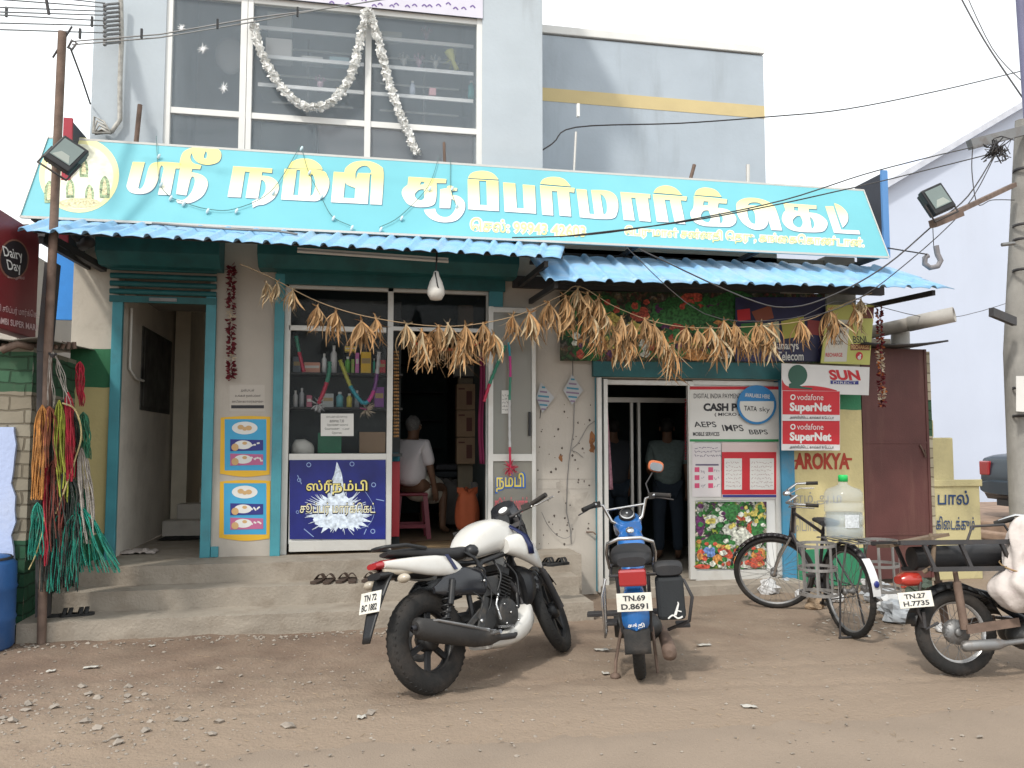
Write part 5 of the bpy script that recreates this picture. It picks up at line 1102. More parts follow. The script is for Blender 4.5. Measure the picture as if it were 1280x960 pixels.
# ================================================================== vehicles
def wheel(parent, name, c, R, tw, kind, S=None, rimm=None, axle=None):
    """wheel turning about local y at c; tyre, rim, spokes"""
    Q = Matrix.Rotation(PI/2, 3, 'X'); M = S or Matrix.Identity(4); c = V(c)
    b = B(); prof = []
    for k in range(13):
        t = -PI*.85+2*PI*.85*k/12; prof.append((R-tw*.62+tw*.62*math.cos(t), tw*.52*math.sin(t)))
    b.lathe(prof, c, Q, 48)
    n = 44
    for k in range(n):
        t = 2*PI*k/n; d = V((math.cos(t), 0, math.sin(t)))
        for s_ in (-1, 1):
            b.beam(c+d*(R-.004)+V((0, s_*tw*.05, 0)), c+(d+V((-math.sin(t), 0, math.cos(t)))*.06).normalized()*(R-tw*.165)+V((0, s_*tw*.36, 0)), .014, .05*tw, up=d)
    b.xf(M); w_ = b.loc(name, M_rubber, parent)
    rr_ = R-tw*1.12; b = B(); b.lathe([(rr_+.012, -tw*.36), (rr_, -tw*.3), (rr_-.012, -tw*.1), (rr_-.012, tw*.1), (rr_, tw*.3), (rr_+.012, tw*.36)], c, Q, 48)
    if kind == 'alloy':
        for k in range(6):
            t = 2*PI*k/6+.3; d = V((math.cos(t), 0, math.sin(t))); b.beam(c+d*.045, c+d*(rr_-.006), .032, .026, up=(0, 1, 0))
        b.lathe([(0, -.055), (.05, -.055), (.06, -.03), (.06, .03), (.05, .055), (0, .055)], c, Q, 24)
        b.xf(M); b.loc('rim', rimm or M_black, w_)
        b = B(); b.lathe([(rr_+.010, -tw*.372), (rr_+.018, -tw*.372)], c, Q, 48); b.lathe([(rr_+.010, tw*.372), (rr_+.018, tw*.372)], c, Q, 48); b.xf(M); b.loc('rim_stripe', ink('rim_red', (.30, .03, .03)), w_)
        b = B(); b.lathe([(.07, -.068), (.115, -.070), (.115, -.066), (.07, -.064)], c, Q, 32); b.xf(M); b.loc('brake_disc', M_steel, w_)
    else:
        b.xf(M); b.loc('rim', rimm or M_chrome, w_)
        b = B(); b.lathe([(0, -.05), (.022, -.05), (.032, -.035), (.018, -.02), (.018, .02), (.032, .035), (.022, .05), (0, .05)], c, Q, 20)
        if kind == 'drum': b.lathe([(0, -.04), (.07, -.04), (.08, -.02), (.08, .03), (0, .03)], c, Q, 28)
        b.xf(M); b.loc('hub', M_steel, w_)
        b = B(); n = 36
        for k in range(n):
            t = 2*PI*k/n; s_ = 1 if k % 2 else -1; t2 = t+(.9 if (k//2) % 2 else -.9)*.5; hr = .03 if kind != 'drum' else .07
            b.tube([c+V((hr*math.cos(t2), s_*.035, hr*math.sin(t2))), c+V((rr_*math.cos(t), 0, rr_*math.sin(t)))], .0016, 4, cap=False)
        b.xf(M); b.loc('spokes', M_steel, w_)
    return w_
def steer(P, ax, a): P = V(P); return Matrix.Translation(P) @ Matrix.Rotation(a, 4, V(ax).normalized()) @ Matrix.Translation(-P)
def plate(par, c, R, w_, h_, lines, M=None):
    """number plate facing local -y of R"""
    c = V(c); b = B(); b.obox(c, (w_, .006, h_), R); 
    if M: b.xf(M)
    p_ = b.loc('number_plate', mat('plate_white', (.62, .60, .54), .6, var=.05, dirt=(.4, .35, .28), damt=.4, dscale=20), par, bev=.002)
    f = lambda x, y, n=0: (M or Matrix.Identity(4)) @ (c + R @ V((x, -.0035-n, -y)))
    b = B()
    for i, t in enumerate(lines):
        yy = -h_/2+h_*(.12+i*.45); ww = w_*.38*min(1, len(t)/6); b.text(t, f, -ww, yy, ww, yy+h_*.32, .001, bold=.03)
    b.loc('plate_characters', M_ink, p_); return p_
def spring(b, p, q, r, turns, w_=.006):
    p, q = V(p), V(q); d = q-p; u = d.orthogonal().normalized(); v = d.normalized().cross(u)
    b.tube([p+d*t+(u*math.cos(turns*2*PI*t)+v*math.sin(turns*2*PI*t))*r for t in [i/(turns*10) for i in range(turns*10+1)]], w_, 5)

WHP = mat('pearl_white_paint', (.58, .565, .53), .22, var=.04, bump=0, dirt=(.40, .36, .30), damt=.45, dscale=5, spec=.6, coat=.4)
GLB = mat('gloss_black_paint', (.015, .016, .02), .25, var=.05, bump=0, dirt=(.08, .07, .06), damt=.3, dscale=6, spec=.6)
SEATM = mat('seat_vinyl', (.02, .02, .022), .6, var=.1, bump=.15, bscale=120, dirt=(.07, .06, .05), damt=.4)
ENG = mat('engine_casting', (.06, .06, .06), .5, .5, var=.2, bump=.2, dirt=(.14, .11, .08), damt=.45, dscale=9)
REDL = mat('red_lamp', (.30, .012, .016), .15, var=.05, bump=0, spec=.8, coat=.5)
CLR = mat('clear_lamp', (.38, .33, .26), .15, var=.1, bump=0, spec=.9)
NVY = ink('navy_stripe', (.012, .018, .07), .3)

def motorcycle():
    p0, p1 = onZ(545, 868, 0), onZ(706, 810, 0); hd = math.atan2(p1.y-p0.y, p1.x-p0.x)-.05
    t = thing('motorcycle', 'white sports motorcycle with navy stripes and black silencer leaning on its stand before the steps', 'motorcycle', (p0.x, p0.y, 0), RZ(hd) @ RX(-.25))
    wheel(t, 'rear_wheel', (0, 0, .31), .31, .115, 'alloy')
    hp = (.95, 0, .86); ax = (-.42, 0, .91); S = steer(hp, ax, math.radians(27))
    wheel(t, 'front_wheel', (1.30, 0, .30), .30, .085, 'alloy', S)
    b = B()
    for s_ in (-1, 1): b.tube([(1.30, s_*.085, .30), (1.17, s_*.085, .58)], .026, 12); b.tube([(1.17, s_*.085, .58), (.98, s_*.085, .98)], .018, 12)
    b.obox((1.0, 0, .93), (.07, .22, .03)); b.obox((1.09, 0, .76), (.07, .22, .04)); b.xf(S); b.loc('fork', M_dark, t)
    b = B(); L = []
    for k in range(9):
        a = math.radians(150-k*14); r = .335; L.append([V((1.30+r*math.cos(a)+0, y, .30+(r+h)*math.sin(a))) for y, h in ((-.055, -.05), (-.045, .0), (0, .012), (.045, .0), (.055, -.05))])
    for i in range(8): b.add(L[i]+L[i+1], [(k, k+1, 6+k, 5+k) for k in range(4)], True)
    b.xf(S); b.loc('front_fender', GLB, t, solid=.006)
    # frame and swing arm
    b = B()
    for s_ in (-1, 1):
        b.tube([(.93, 0, .82), (.80, s_*.10, .76), (.48, s_*.12, .72), (.30, s_*.12, .60), (.33, s_*.10, .36)], .018, 8)
        b.tube([(.93, 0, .78), (.86, s_*.05, .50), (.78, s_*.08, .28), (.40, s_*.1, .26)], .016, 8)
        b.beam((.38, s_*.09, .36), (0, s_*.095, .31), .03, .05)
        b.tube([(.48, s_*.10, .72), (-.12, s_*.09, .78)], .014, 8)
    b.loc('frame', M_black, t)
    for s_ in (-1, 1):
        b = B(); b.tube([(.03, s_*.115, .33), (.13, s_*.12, .52)], .020, 10); b.tube([(.13, s_*.12, .52), (.17, s_*.12, .70)], .012, 8); spring(b, (.06, s_*.117, .40), (.16, s_*.12, .66), .031, 7, .0065)
        b.tube([(.10, s_*.15, .50), (.15, s_*.155, .64)], .021, 10); b.loc('shock_absorber', M_black, t)
    # engine
    b = B(); b.ell((.56, 0, .37), (.17, .13, .12)); b.lathe([(0, -.16), (.085, -.16), (.10, -.14), (.10, .14), (.085, .16), (0, .16)], (.62, 0, .37), Matrix.Rotation(PI/2, 3, 'X'), 24); b.lathe([(0, -.15), (.06, -.15), (.07, -.13), (.07, .13), (0, .13)], (.44, 0, .36), Matrix.Rotation(PI/2, 3, 'X'), 24)
    for i in range(8): b.obox((.66+.010*i, 0, .47+.020*i), (.15, .17, .008), RY(.42))
    b.obox((.70, 0, .54), (.11, .12, .17), RY(.42)); b.obox((.74, 0, .65), (.12, .14, .05), RY(.42)); b.loc('engine', ENG, t, bev=.004)
    b = B(); b.lathe([(.045, -.163), (.055, -.166), (.07, -.163)], (.62, 0, .37), Matrix.Rotation(PI/2, 3, 'X'), 24); b.tube([(.55, -.15, .5), (.50, -.16, .44), (.52, -.16, .34)], .008, 6); b.beam((.48, -.17, .30), (.62, -.17, .28), .02, .015); b.beam((.30, -.16, .30), (.44, -.16, .28), .03, .02); b.tube([(.34, -.19, .27), (.34, -.30, .28)], .013, 8); b.tube([(.34, .12, .27), (.34, .27, .28)], .013, 8)
    b.loc('pedal_set', M_chrome, t)
    # exhaust: header and big silencer on the right
    b = B(); b.tube([(.78, -.05, .58), (.88, -.06, .46), (.84, -.10, .29), (.62, -.15, .22), (.42, -.17, .24)], .020, 10); b.loc('exhaust_header', M_dark, t)
    b = B(); b.secs([(.44, -.175, .245, .030, .030), (.34, -.185, .255, .045, .050), (.20, -.195, .285, .056, .066), (-.10, -.20, .365, .058, .070), (-.24, -.20, .405, .052, .062), (-.26, -.20, .41, .03, .035)], 20)
    b.loc('silencer', mat('matt_black_metal', (.035, .033, .032), .6, .3, var=.15, dirt=(.12, .10, .08), damt=.5), t)
    b = B(); b.secs([(.32, -.20, .295, .030, .016), (.15, -.215, .345, .045, .014), (-.12, -.215, .425, .045, .012), (-.16, -.215, .432, .02, .008)], 14); b.loc('heat_shield', M_steel, t)
    b = B(); b.lathe([(.014, .0), (.018, .004), (.010, .03)], (-.262, -.20, .413), RY(-PI/2), 14); b.loc('silencer_tip', M_ink, t)
    # body work
    b = B(); b.secs([(.40, 0, .80, .08, .05), (.45, 0, .83, .115, .085), (.55, 0, .865, .14, .115), (.66, 0, .885, .152, .125), (.78, 0, .885, .15, .115), (.88, 0, .87, .125, .095), (.96, 0, .85, .08, .065)], 26, 2.9); tk = b.loc('fuel_tank', WHP, t, sub=1)
    for s_ in (-1, 1):
        b = B(); b.secs([(.72, s_*.13, .80, .045, .05), (.80, s_*.16, .80, .05, .085), (.92, s_*.165, .76, .05, .10), (1.00, s_*.16, .70, .03, .085), (1.05, s_*.15, .64, .012, .03)], 16, 2.6); b.loc('tank_shroud', WHP, t, sub=1)
        b = B(); L = [(.80, .945, .12), (.84, .90, .16), (.87, .85, .205), (.885, .78, .222), (.89, .72, .216)]
        vs = []
        for x, z, y in L: vs += [V((x-.022, s_*(y-.004), z)), V((x+.030, s_*y, z-.004))]
        b.add(vs, [(2*i, 2*i+1, 2*i+3, 2*i+2) for i in range(4)], True); b.loc('stripe', NVY, t, solid=.006)
        b = B(); b.secs([(.02, s_*.11, .60, .012, .02), (.10, s_*.125, .61, .02, .06), (.28, s_*.135, .62, .025, .09), (.42, s_*.14, .60, .02, .09), (.50, s_*.13, .57, .010, .05)], 14); b.loc('side_cover', GLB, t)
        b = B(); b.secs([(-.30, s_*.055, .80, .020, .02), (-.20, s_*.085, .785, .032, .036), (-.02, s_*.105, .755, .036, .062), (.16, s_*.12, .735, .032, .070), (.26, s_*.125, .70, .018, .04), (.30, s_*.125, .67, .006, .012)], 14, 2.6); b.loc('tail_panel', WHP, t, sub=1)
        b = B(); L = [(.12, .80), (.155, .75), (.185, .70)]; vs = []
        for x, z in L: vs += [V((x, s_*(.152-.0), z)), V((x+.03, s_*.152, z))]
        b.add(vs, [(0, 1, 3, 2), (2, 3, 5, 4)]); b.loc('stripe', NVY, t, solid=.004)
    b = B(); b.secs([(.46, 0, .81, .09, .03), (.38, 0, .80, .11, .045), (.25, 0, .80, .125, .045), (.08, 0, .825, .115, .035), (-.02, 0, .845, .10, .035), (-.20, 0, .86, .07, .022), (-.24, 0, .86, .04, .012)], 18, 3); b.loc('seat', SEATM, t, sub=1)
    b = B(); b.secs([(.1, 0, .73, .10, .05), (-.15, 0, .745, .09, .045), (-.34, 0, .74, .06, .02)], 14); b.loc('tail_underside', M_black, t)
    b = B(); b.secs([(-.20, 0, .80, .085, .028), (-.29, 0, .80, .070, .030), (-.345, 0, .80, .045, .018)], 14); b.loc('tail_lamp', REDL, t)
    b = B(); b.tube([(.02, -.10, .86), (-.14, -.10, .895), (-.27, -.06, .90), (-.29, 0, .90), (-.27, .06, .90), (-.14, .10, .895), (.02, .10, .86)], .012, 8); b.loc('grab_rail', M_black, t)
    b = B(); b.grid(lambda u, v: V((-.26-.26*v+.05*v*v, (u-.5)*(.15-.09*v), .74-.36*v)), 6, 8); b.loc('rear_fender', M_black, t, solid=.012)
    for s_ in (-1, 1):
        b = B(); b.tube([(-.22, s_*.05, .70), (-.24, s_*.12, .70)], .010, 6); st = b.loc('indicator_stem', M_black, t); b = B(); b.ell((-.25, s_*.155, .70), (.034, .045, .028)); b.loc('indicator_lens', CLR, st)
    plate(t, (-.395, 0, .60), RZ(-PI/2) @ RX(-.35), .18, .125, ['TN 72', 'BC 1882'])
    # belly pan
    b = B(); b.secs([(.96, 0, .38, .06, .06), (.90, 0, .33, .15, .11), (.76, 0, .255, .175, .10), (.60, 0, .215, .165, .065), (.46, 0, .20, .11, .025)], 18, 2.8); b.loc('belly_pan', WHP, t, sub=1)
    b = B(); b.secs([(1.02, 0, .50, .05, .05), (.98, 0, .52, .13, .13), (.90, 0, .50, .15, .17), (.86, 0, .49, .14, .16)], 16); b.loc('engine_guard', M_black, t)
    # front end
    b = B(); b.secs([(1.02, 0, .94, .09, .09), (1.12, 0, .93, .10, .11), (1.20, 0, .91, .08, .08), (1.23, 0, .90, .04, .04)], 16, 2.6); b.xf(S); hl = b.loc('headlight_cowl', GLB, t)
    b = B(); b.secs([(1.02, 0, .97, .12, .03), (1.06, 0, 1.08, .10, .06), (1.16, 0, 1.04, .09, .06), (1.24, 0, .96, .05, .03)], 14); b.xf(S); b.loc('fly_screen', GLB, t)
    b = B(); b.lathe([(0, .012), (.04, .012), (.045, 0), (.04, -.03)], (.98, -.02, 1.055), RY(-.7), 20); b.xf(S); dl_ = b.loc('instrument', M_dark, t)
    b = B(); b.lathe([(0, .014), (.034, .014)], (.98, -.02, 1.055), RY(-.7), 20); b.xf(S); b.loc('dial', M_white, dl_)
    b = B(); b.tube([(.90, -.36, 1.03), (.96, -.22, 1.02), (.98, -.08, 1.0), (.98, .08, 1.0), (.96, .22, 1.02), (.90, .36, 1.03)], .011, 8); b.xf(S); b.loc('handlebar', M_dark, t)
    for s_ in (-1, 1):
        b = B(); b.tube([(.955, s_*.24, 1.02), (.90, s_*.37, 1.03)], .018, 10); b.obox((.965, s_*.19, 1.02), (.04, .06, .04)); b.xf(S); b.loc('grip', M_rubber, t)
        b = B(); b.tube([(1.0, s_*.20, 1.015), (1.02, s_*.26, 1.01), (.97, s_*.40, 1.01)], .006, 6); b.xf(S); b.loc('lever', M_chrome if s_ < 0 else M_dark, t)
    b = B(); b.tube([(1.0, .1, 1.0), (1.08, .1, .9), (1.02, .08, .8)], .005, 5); b.tube([(1.0, -.1, 1.0), (1.1, -.09, .88), (1.16, -.1, .6)], .005, 5); b.xf(S); b.loc('brake_cable', M_black, t)
    b = B()
    for i in range(5): b.tube([(.32+.02*i, -.13, .80), (.38, -.17, .74-.01*i), (.44, -.17, .66), (.42, -.15, .56)], .007, 5)
    b.ell((.40, -.12, .80), (.05, .05, .045), seg=8, rings=5); b.loc('coiled_lock_cable', M_black, t)
    b = B(); b.tube([(.35, .12, .28), (.33, .26, .05)], .011, 6); b.loc('side_stand', M_dark, t)
    b = B(); rs = random.Random(8)
    for pts in ([(.98, -.12, 1.0), (.9, -.14, .9), (.80, -.12, .78), (.70, -.1, .66)], [(.62, -.10, .72), (.60, -.16, .62), (.55, -.15, .52)], [(.40, -.12, .70), (.46, -.17, .58), (.44, -.17, .45), (.36, -.15, .36)], [(.74, -.09, .70), (.80, -.12, .60), (.78, -.13, .48)], [(.30, -.14, .56), (.36, -.18, .48), (.30, -.17, .38)], [(.66, -.12, .50), (.58, -.17, .47), (.50, -.17, .50), (.46, -.15, .56)]):
        b.tube(catmull0([V(p) for p in pts]), rs.uniform(.004, .008), 6)
    b.loc('hoses', M_black, t)
    b = B()
    for (x, z, r) in ((.62, .37, .008), (.69, .40, .007), (.57, .43, .007), (.56, .31, .007), (.68, .31, .007), (.50, .40, .006), (.42, .60, .010), (.33, .36, .014), (.0, .31, .022), (.30, .64, .008), (.14, .30, .008), (.22, .33, .008)): b.ell((x, -.168 if x > .3 else -.125, z), (r, .010, r), seg=8, rings=5)
    b.tube([(.40, -.155, .30), (.30, -.13, .33), (.10, -.12, .31)], .006, 6); b.beam((.36, -.15, .37), (.28, -.17, .27), .03, .012, up=(0, 1, 0)); b.loc('bolts_and_rods', M_chrome, t)
    b = B(); b.beam((.44, -.14, .50), (.30, -.165, .30), .055, .014, up=(0, 1, 0)); b.beam((.36, -.15, .42), (.20, -.16, .34), .04, .012, up=(0, 1, 0)); b.obox((.50, -.135, .56), (.16, .03, .12)); b.loc('footrest_hanger', ENG, t, bev=.004)
    b = B(); b.secs([(-.30, -.045, .765, .012, .012), (-.20, -.082, .755, .014, .034), (-.10, -.10, .748, .010, .026), (-.06, -.104, .745, .004, .01)], 12); b.loc('clear_tail_lens', CLR, t)
    b = B(); b.secs([(.95, 0, .99, .045, .05), (1.02, 0, 1.0, .06, .06), (1.06, 0, .98, .05, .05)], 12); b.xf(S); b.loc('switch_cluster', M_black, t)
    return t
def catmull0(P, k=5):
    o = []; n = len(P)
    for i in range(n-1):
        a, b_, c, d = P[max(0, i-1)], P[i], P[i+1], P[min(n-1, i+2)]
        for j in range(k):
            t = j/k; o.append(.5*((2*b_)+(c-a)*t+(2*a-5*b_+4*c-d)*t*t+(3*b_-a-3*c+d)*t**3))
    return o+[P[-1]]
motorcycle()

BLP = mat('metallic_blue_paint', (.02, .14, .42), .25, .2, var=.05, bump=0, dirt=(.15, .15, .15), damt=.3, dscale=8, spec=.6, coat=.4)
def moped_blue():
    p0 = onZ(801, 848, 0); hd = math.radians(90-19)
    t = thing('moped', 'blue moped parked with its rear to the road in front of the right shop door', 'moped', (p0.x, p0.y, 0), RZ(hd) @ RX(-.07))
    wheel(t, 'rear_wheel', (0, 0, .275), .275, .075, 'drum'); hp = (1.0, 0, .75); ax = (-.42, 0, .9); S = steer(hp, ax, math.radians(12))
    wheel(t, 'front_wheel', (1.2, 0, .275), .275, .07, 'wire', S)
    b = B()
    for s_ in (-1, 1): b.tube([(1.2, s_*.07, .275), (1.03, s_*.07, .68)], .018, 8)
    b.tube([(1.02, 0, .66), (.95, 0, .86)], .022, 8); b.xf(S); b.loc('fork', M_dark, t)
    b = B(); b.secs([(-.02, 0, .50, .05, .02), (.10, 0, .52, .06, .06), (.4, 0, .42, .05, .05), (.6, 0, .35, .05, .04), (.8, 0, .42, .05, .05), (.95, 0, .70, .035, .05), (.97, 0, .78, .02, .02)], 14); b.loc('frame', GLB, t)
    b = B(); b.secs([(.62, 0, .55, .06, .06), (.72, 0, .66, .10, .10), (.84, 0, .74, .11, .11), (.93, 0, .80, .09, .08), (.98, 0, .82, .05, .04)], 18, 2.6); b.loc('fuel_tank', BLP, t, sub=1)
    b = B(); b.lathe([(0, .02), (.028, .02), (.032, 0)], (.80, 0, .855), RY(-.4), 16); b.loc('fuel_cap', M_chrome, t)
    b = B(); b.secs([(.93, 0, .86, .09, .05), (1.02, 0, .90, .11, .07), (1.10, 0, .86, .10, .09), (1.14, 0, .84, .07, .06)], 16, 2.6); b.xf(S); b.loc('front_cowl', BLP, t)
    b = B(); b.lathe([(0, .03), (.05, .03), (.062, .01), (.06, -.06)], (.985, 0, .955), RY(-.75), 20); b.xf(S); d_ = b.loc('speedometer', M_black, t)
    b = B(); b.lathe([(.048, .032), (.055, .026)], (.985, 0, .955), RY(-.75), 20); b.lathe([(0, .033), (.008, .033)], (.985, 0, .955), RY(-.75), 12); b.xf(S); b.loc('dial_ring', M_chrome, d_)
    b = B(); b.tube([(.90, -.33, 1.06), (.96, -.23, 1.08), (1.00, -.17, 1.06), (1.00, -.12, .93), (.98, -.05, .88), (.98, .05, .88), (1.0, .12, .93), (1.0, .17, 1.06), (.96, .23, 1.08), (.90, .33, 1.06)], .012, 8); b.tube([(1.0, -.155, 1.02), (1.0, .155, 1.02)], .009, 6); b.xf(S); b.loc('handlebar', M_chrome, t)
    for s_ in (-1, 1):
        b = B(); b.tube([(.955, s_*.24, 1.078), (.895, s_*.34, 1.058)], .018, 10); b.obox((.975, s_*.215, 1.075), (.04, .05, .045)); b.xf(S); b.loc('grip', M_rubber, t)
        b = B(); b.tube([(1.0, s_*.21, 1.06), (1.02, s_*.27, 1.05), (.95, s_*.37, 1.02)], .006, 6); b.xf(S); b.loc('lever', M_dark, t)
    b = B(); b.tube([(.98, -.2, 1.08), (1.0, -.19, 1.17), (1.01, -.26, 1.25)], .006, 6); b.xf(S); ms = b.loc('mirror_stem', M_dark, t)
    b = B(); b.secs([(-.012, 0, 0, .055, .038), (.0, 0, 0, .062, .045), (.012, 0, 0, .045, .03)], 18, 3); b.xf(S @ Matrix.Translation((1.0, -.29, 1.29)) @ Matrix.Rotation(.35, 4, 'X')); b.loc('mirror_shell', ink('mirror_orange', (.55, .16, .07), .4), ms)
    b = B(); b.secs([(-.016, 0, 0, .048, .030), (-.014, 0, 0, .05, .033)], 18, 3); b.xf(S @ Matrix.Translation((1.0, -.29, 1.285)) @ Matrix.Rotation(.35, 4, 'X')); b.loc('mirror_glass', mat('mirror_glass', (.25, .26, .27), .05, 1, bump=0), ms)
    # seat with chrome rail
    b = B(); b.secs([(-.16, 0, .76, .09, .03), (-.10, 0, .775, .135, .06), (.15, 0, .775, .14, .065), (.40, 0, .765, .11, .055), (.52, 0, .75, .06, .03)], 22, 3); b.loc('seat', SEATM, t, sub=1)
    b = B(); b.tube([(.18, -.15, .68), (-.02, -.155, .80), (-.15, -.14, .88), (-.18, -.07, .91), (-.18, .07, .91), (-.15, .14, .88), (-.02, .155, .80), (.18, .15, .68)], .012, 8); b.loc('grab_rail', M_chrome, t)
    b = B(); b.tube([(-.17, -.14, .68), (-.17, .14, .68), (.3, .14, .68), (.3, -.14, .68)], .010, 6, closed=True); b.tube([(-.1, -.1, .68), (-.02, -.09, .3)], .012, 6); b.tube([(-.1, .1, .68), (-.02, .09, .3)], .012, 6); b.loc('rear_carrier', M_dark, t)
    b = B(); b.obox((-.235, 0, .675), (.07, .17, .10)); b.loc('tail_lamp', REDL, t, bev=.012)
    plate(t, (-.29, 0, .535), RZ(-PI/2) @ RX(-.08), .215, .11, ['TN.69', 'D.8691'])
    b = B()
    b.secs([(-.285, 0, .43, .012, .07), (-.265, 0, .44, .085, .085), (-.2, 0, .48, .085, .085), (0, 0, .56, .06, .04)], 16, 3); b.loc('rear_fender', BLP, t)
    f = lambda x, y, n=0: V((-.292-n, -x, -y))
    b = B(); b.text('சக்தி', f, -.05, -.41, .05, -.375, .001, bold=.02); b.loc('fender_lettering', WH, t)
    b = B(); b.grid(lambda u, v: V((-.27-.05*v, (u-.5)*.16, .37-.14*v)), 4, 5); b.loc('mud_flap', M_rubber, t, solid=.008)
    # saree guard on the left, bag and guard on the right
    b = B(); b.tube([(-.15, .17, .66), (-.17, .2, .56), (-.15, .2, .30), (.12, .2, .28), (.14, .19, .62)], .008, 6)
    for k in range(4): b.tube([(-.10+.06*k, .2, .29), (-.10+.06*k, .19, .62)], .004, 4)
    b.loc('saree_guard', M_chrome, t)
    b = B(); b.tube([(.02, -.14, .68), (-.10, -.32, .62), (-.12, -.36, .52), (-.10, -.33, .37), (.0, -.2, .30)], .011, 8); b.loc('bag_guard', M_dark, t)
    b = B(); b.obox((-.09, -.225, .52), (.11, .175, .27)); bg_ = b.loc('side_bag', mat('bag_canvas', (.022, .025, .028), .8, bump=.3, bscale=90), t, bev=.025)
    b = B(); b.secs([(-.15, -.225, .695, .08, .03), (-.13, -.225, .70, .095, .05), (-.03, -.225, .70, .095, .05), (-.01, -.225, .695, .08, .03)], 18, 3.4); b.loc('bag_lid', SEATM, bg_, sub=1)
    f = lambda x, y, n=0: V((-.152-n, -x, -y))
    b = B(); b.stroke([(.20, -.40), (.23, -.42), (.26, -.40), (.29, -.41)], .010, f, .003); b.stroke([(.245, -.42), (.26, -.46), (.27, -.49), (.265, -.50)], (.018, .004), f, .0034); b.stroke([(.25, -.45), (.285, -.44)], .007, f, .0038); b.loc('bag_emblem', WH, bg_)
    # engine, silencer, stand, foot boards
    b = B(); b.ell((.22, -.05, .28), (.15, .12, .10)); b.lathe([(0, -.15), (.07, -.15), (.08, -.1), (.08, .12), (0, .12)], (.25, 0, .28), Matrix.Rotation(PI/2, 3, 'X'), 20)
    for i in range(6): b.obox((.38+.022*i, -.02, .28), (.006, .14, .14))
    b.loc('engine', ENG, t)
    b = B(); b.secs([(.42, -.14, .26, .02, .02), (.25, -.17, .22, .035, .035), (.0, -.19, .19, .045, .045), (-.16, -.19, .19, .045, .045), (-.17, -.19, .19, .02, .02)], 16); b.loc('silencer', M_rust, t)
    b = B(); b.beam((.45, -.34, .33), (.45, .34, .33), .09, .025); b.tube([(.55, -.3, .33), (.62, -.32, .45), (.7, -.25, .5)], .01, 6); b.obox((.15, .17, .33), (.14, .09, .02)); b.obox((.15, -.30, .30), (.14, .09, .02)); b.loc('foot_rest', M_dark, t, bev=.004)
    b = B(); b.tube([(.1, .10, .3), (-.02, .15, .12), (-.02, .16, .03)], .011, 6); b.ell((-.02, .16, .025), (.04, .035, .022), seg=10, rings=6); b.tube([(.1, -.10, .3), (.0, -.11, .03)], .011, 6); b.loc('stand', M_rust, t)
    return t
moped_blue()

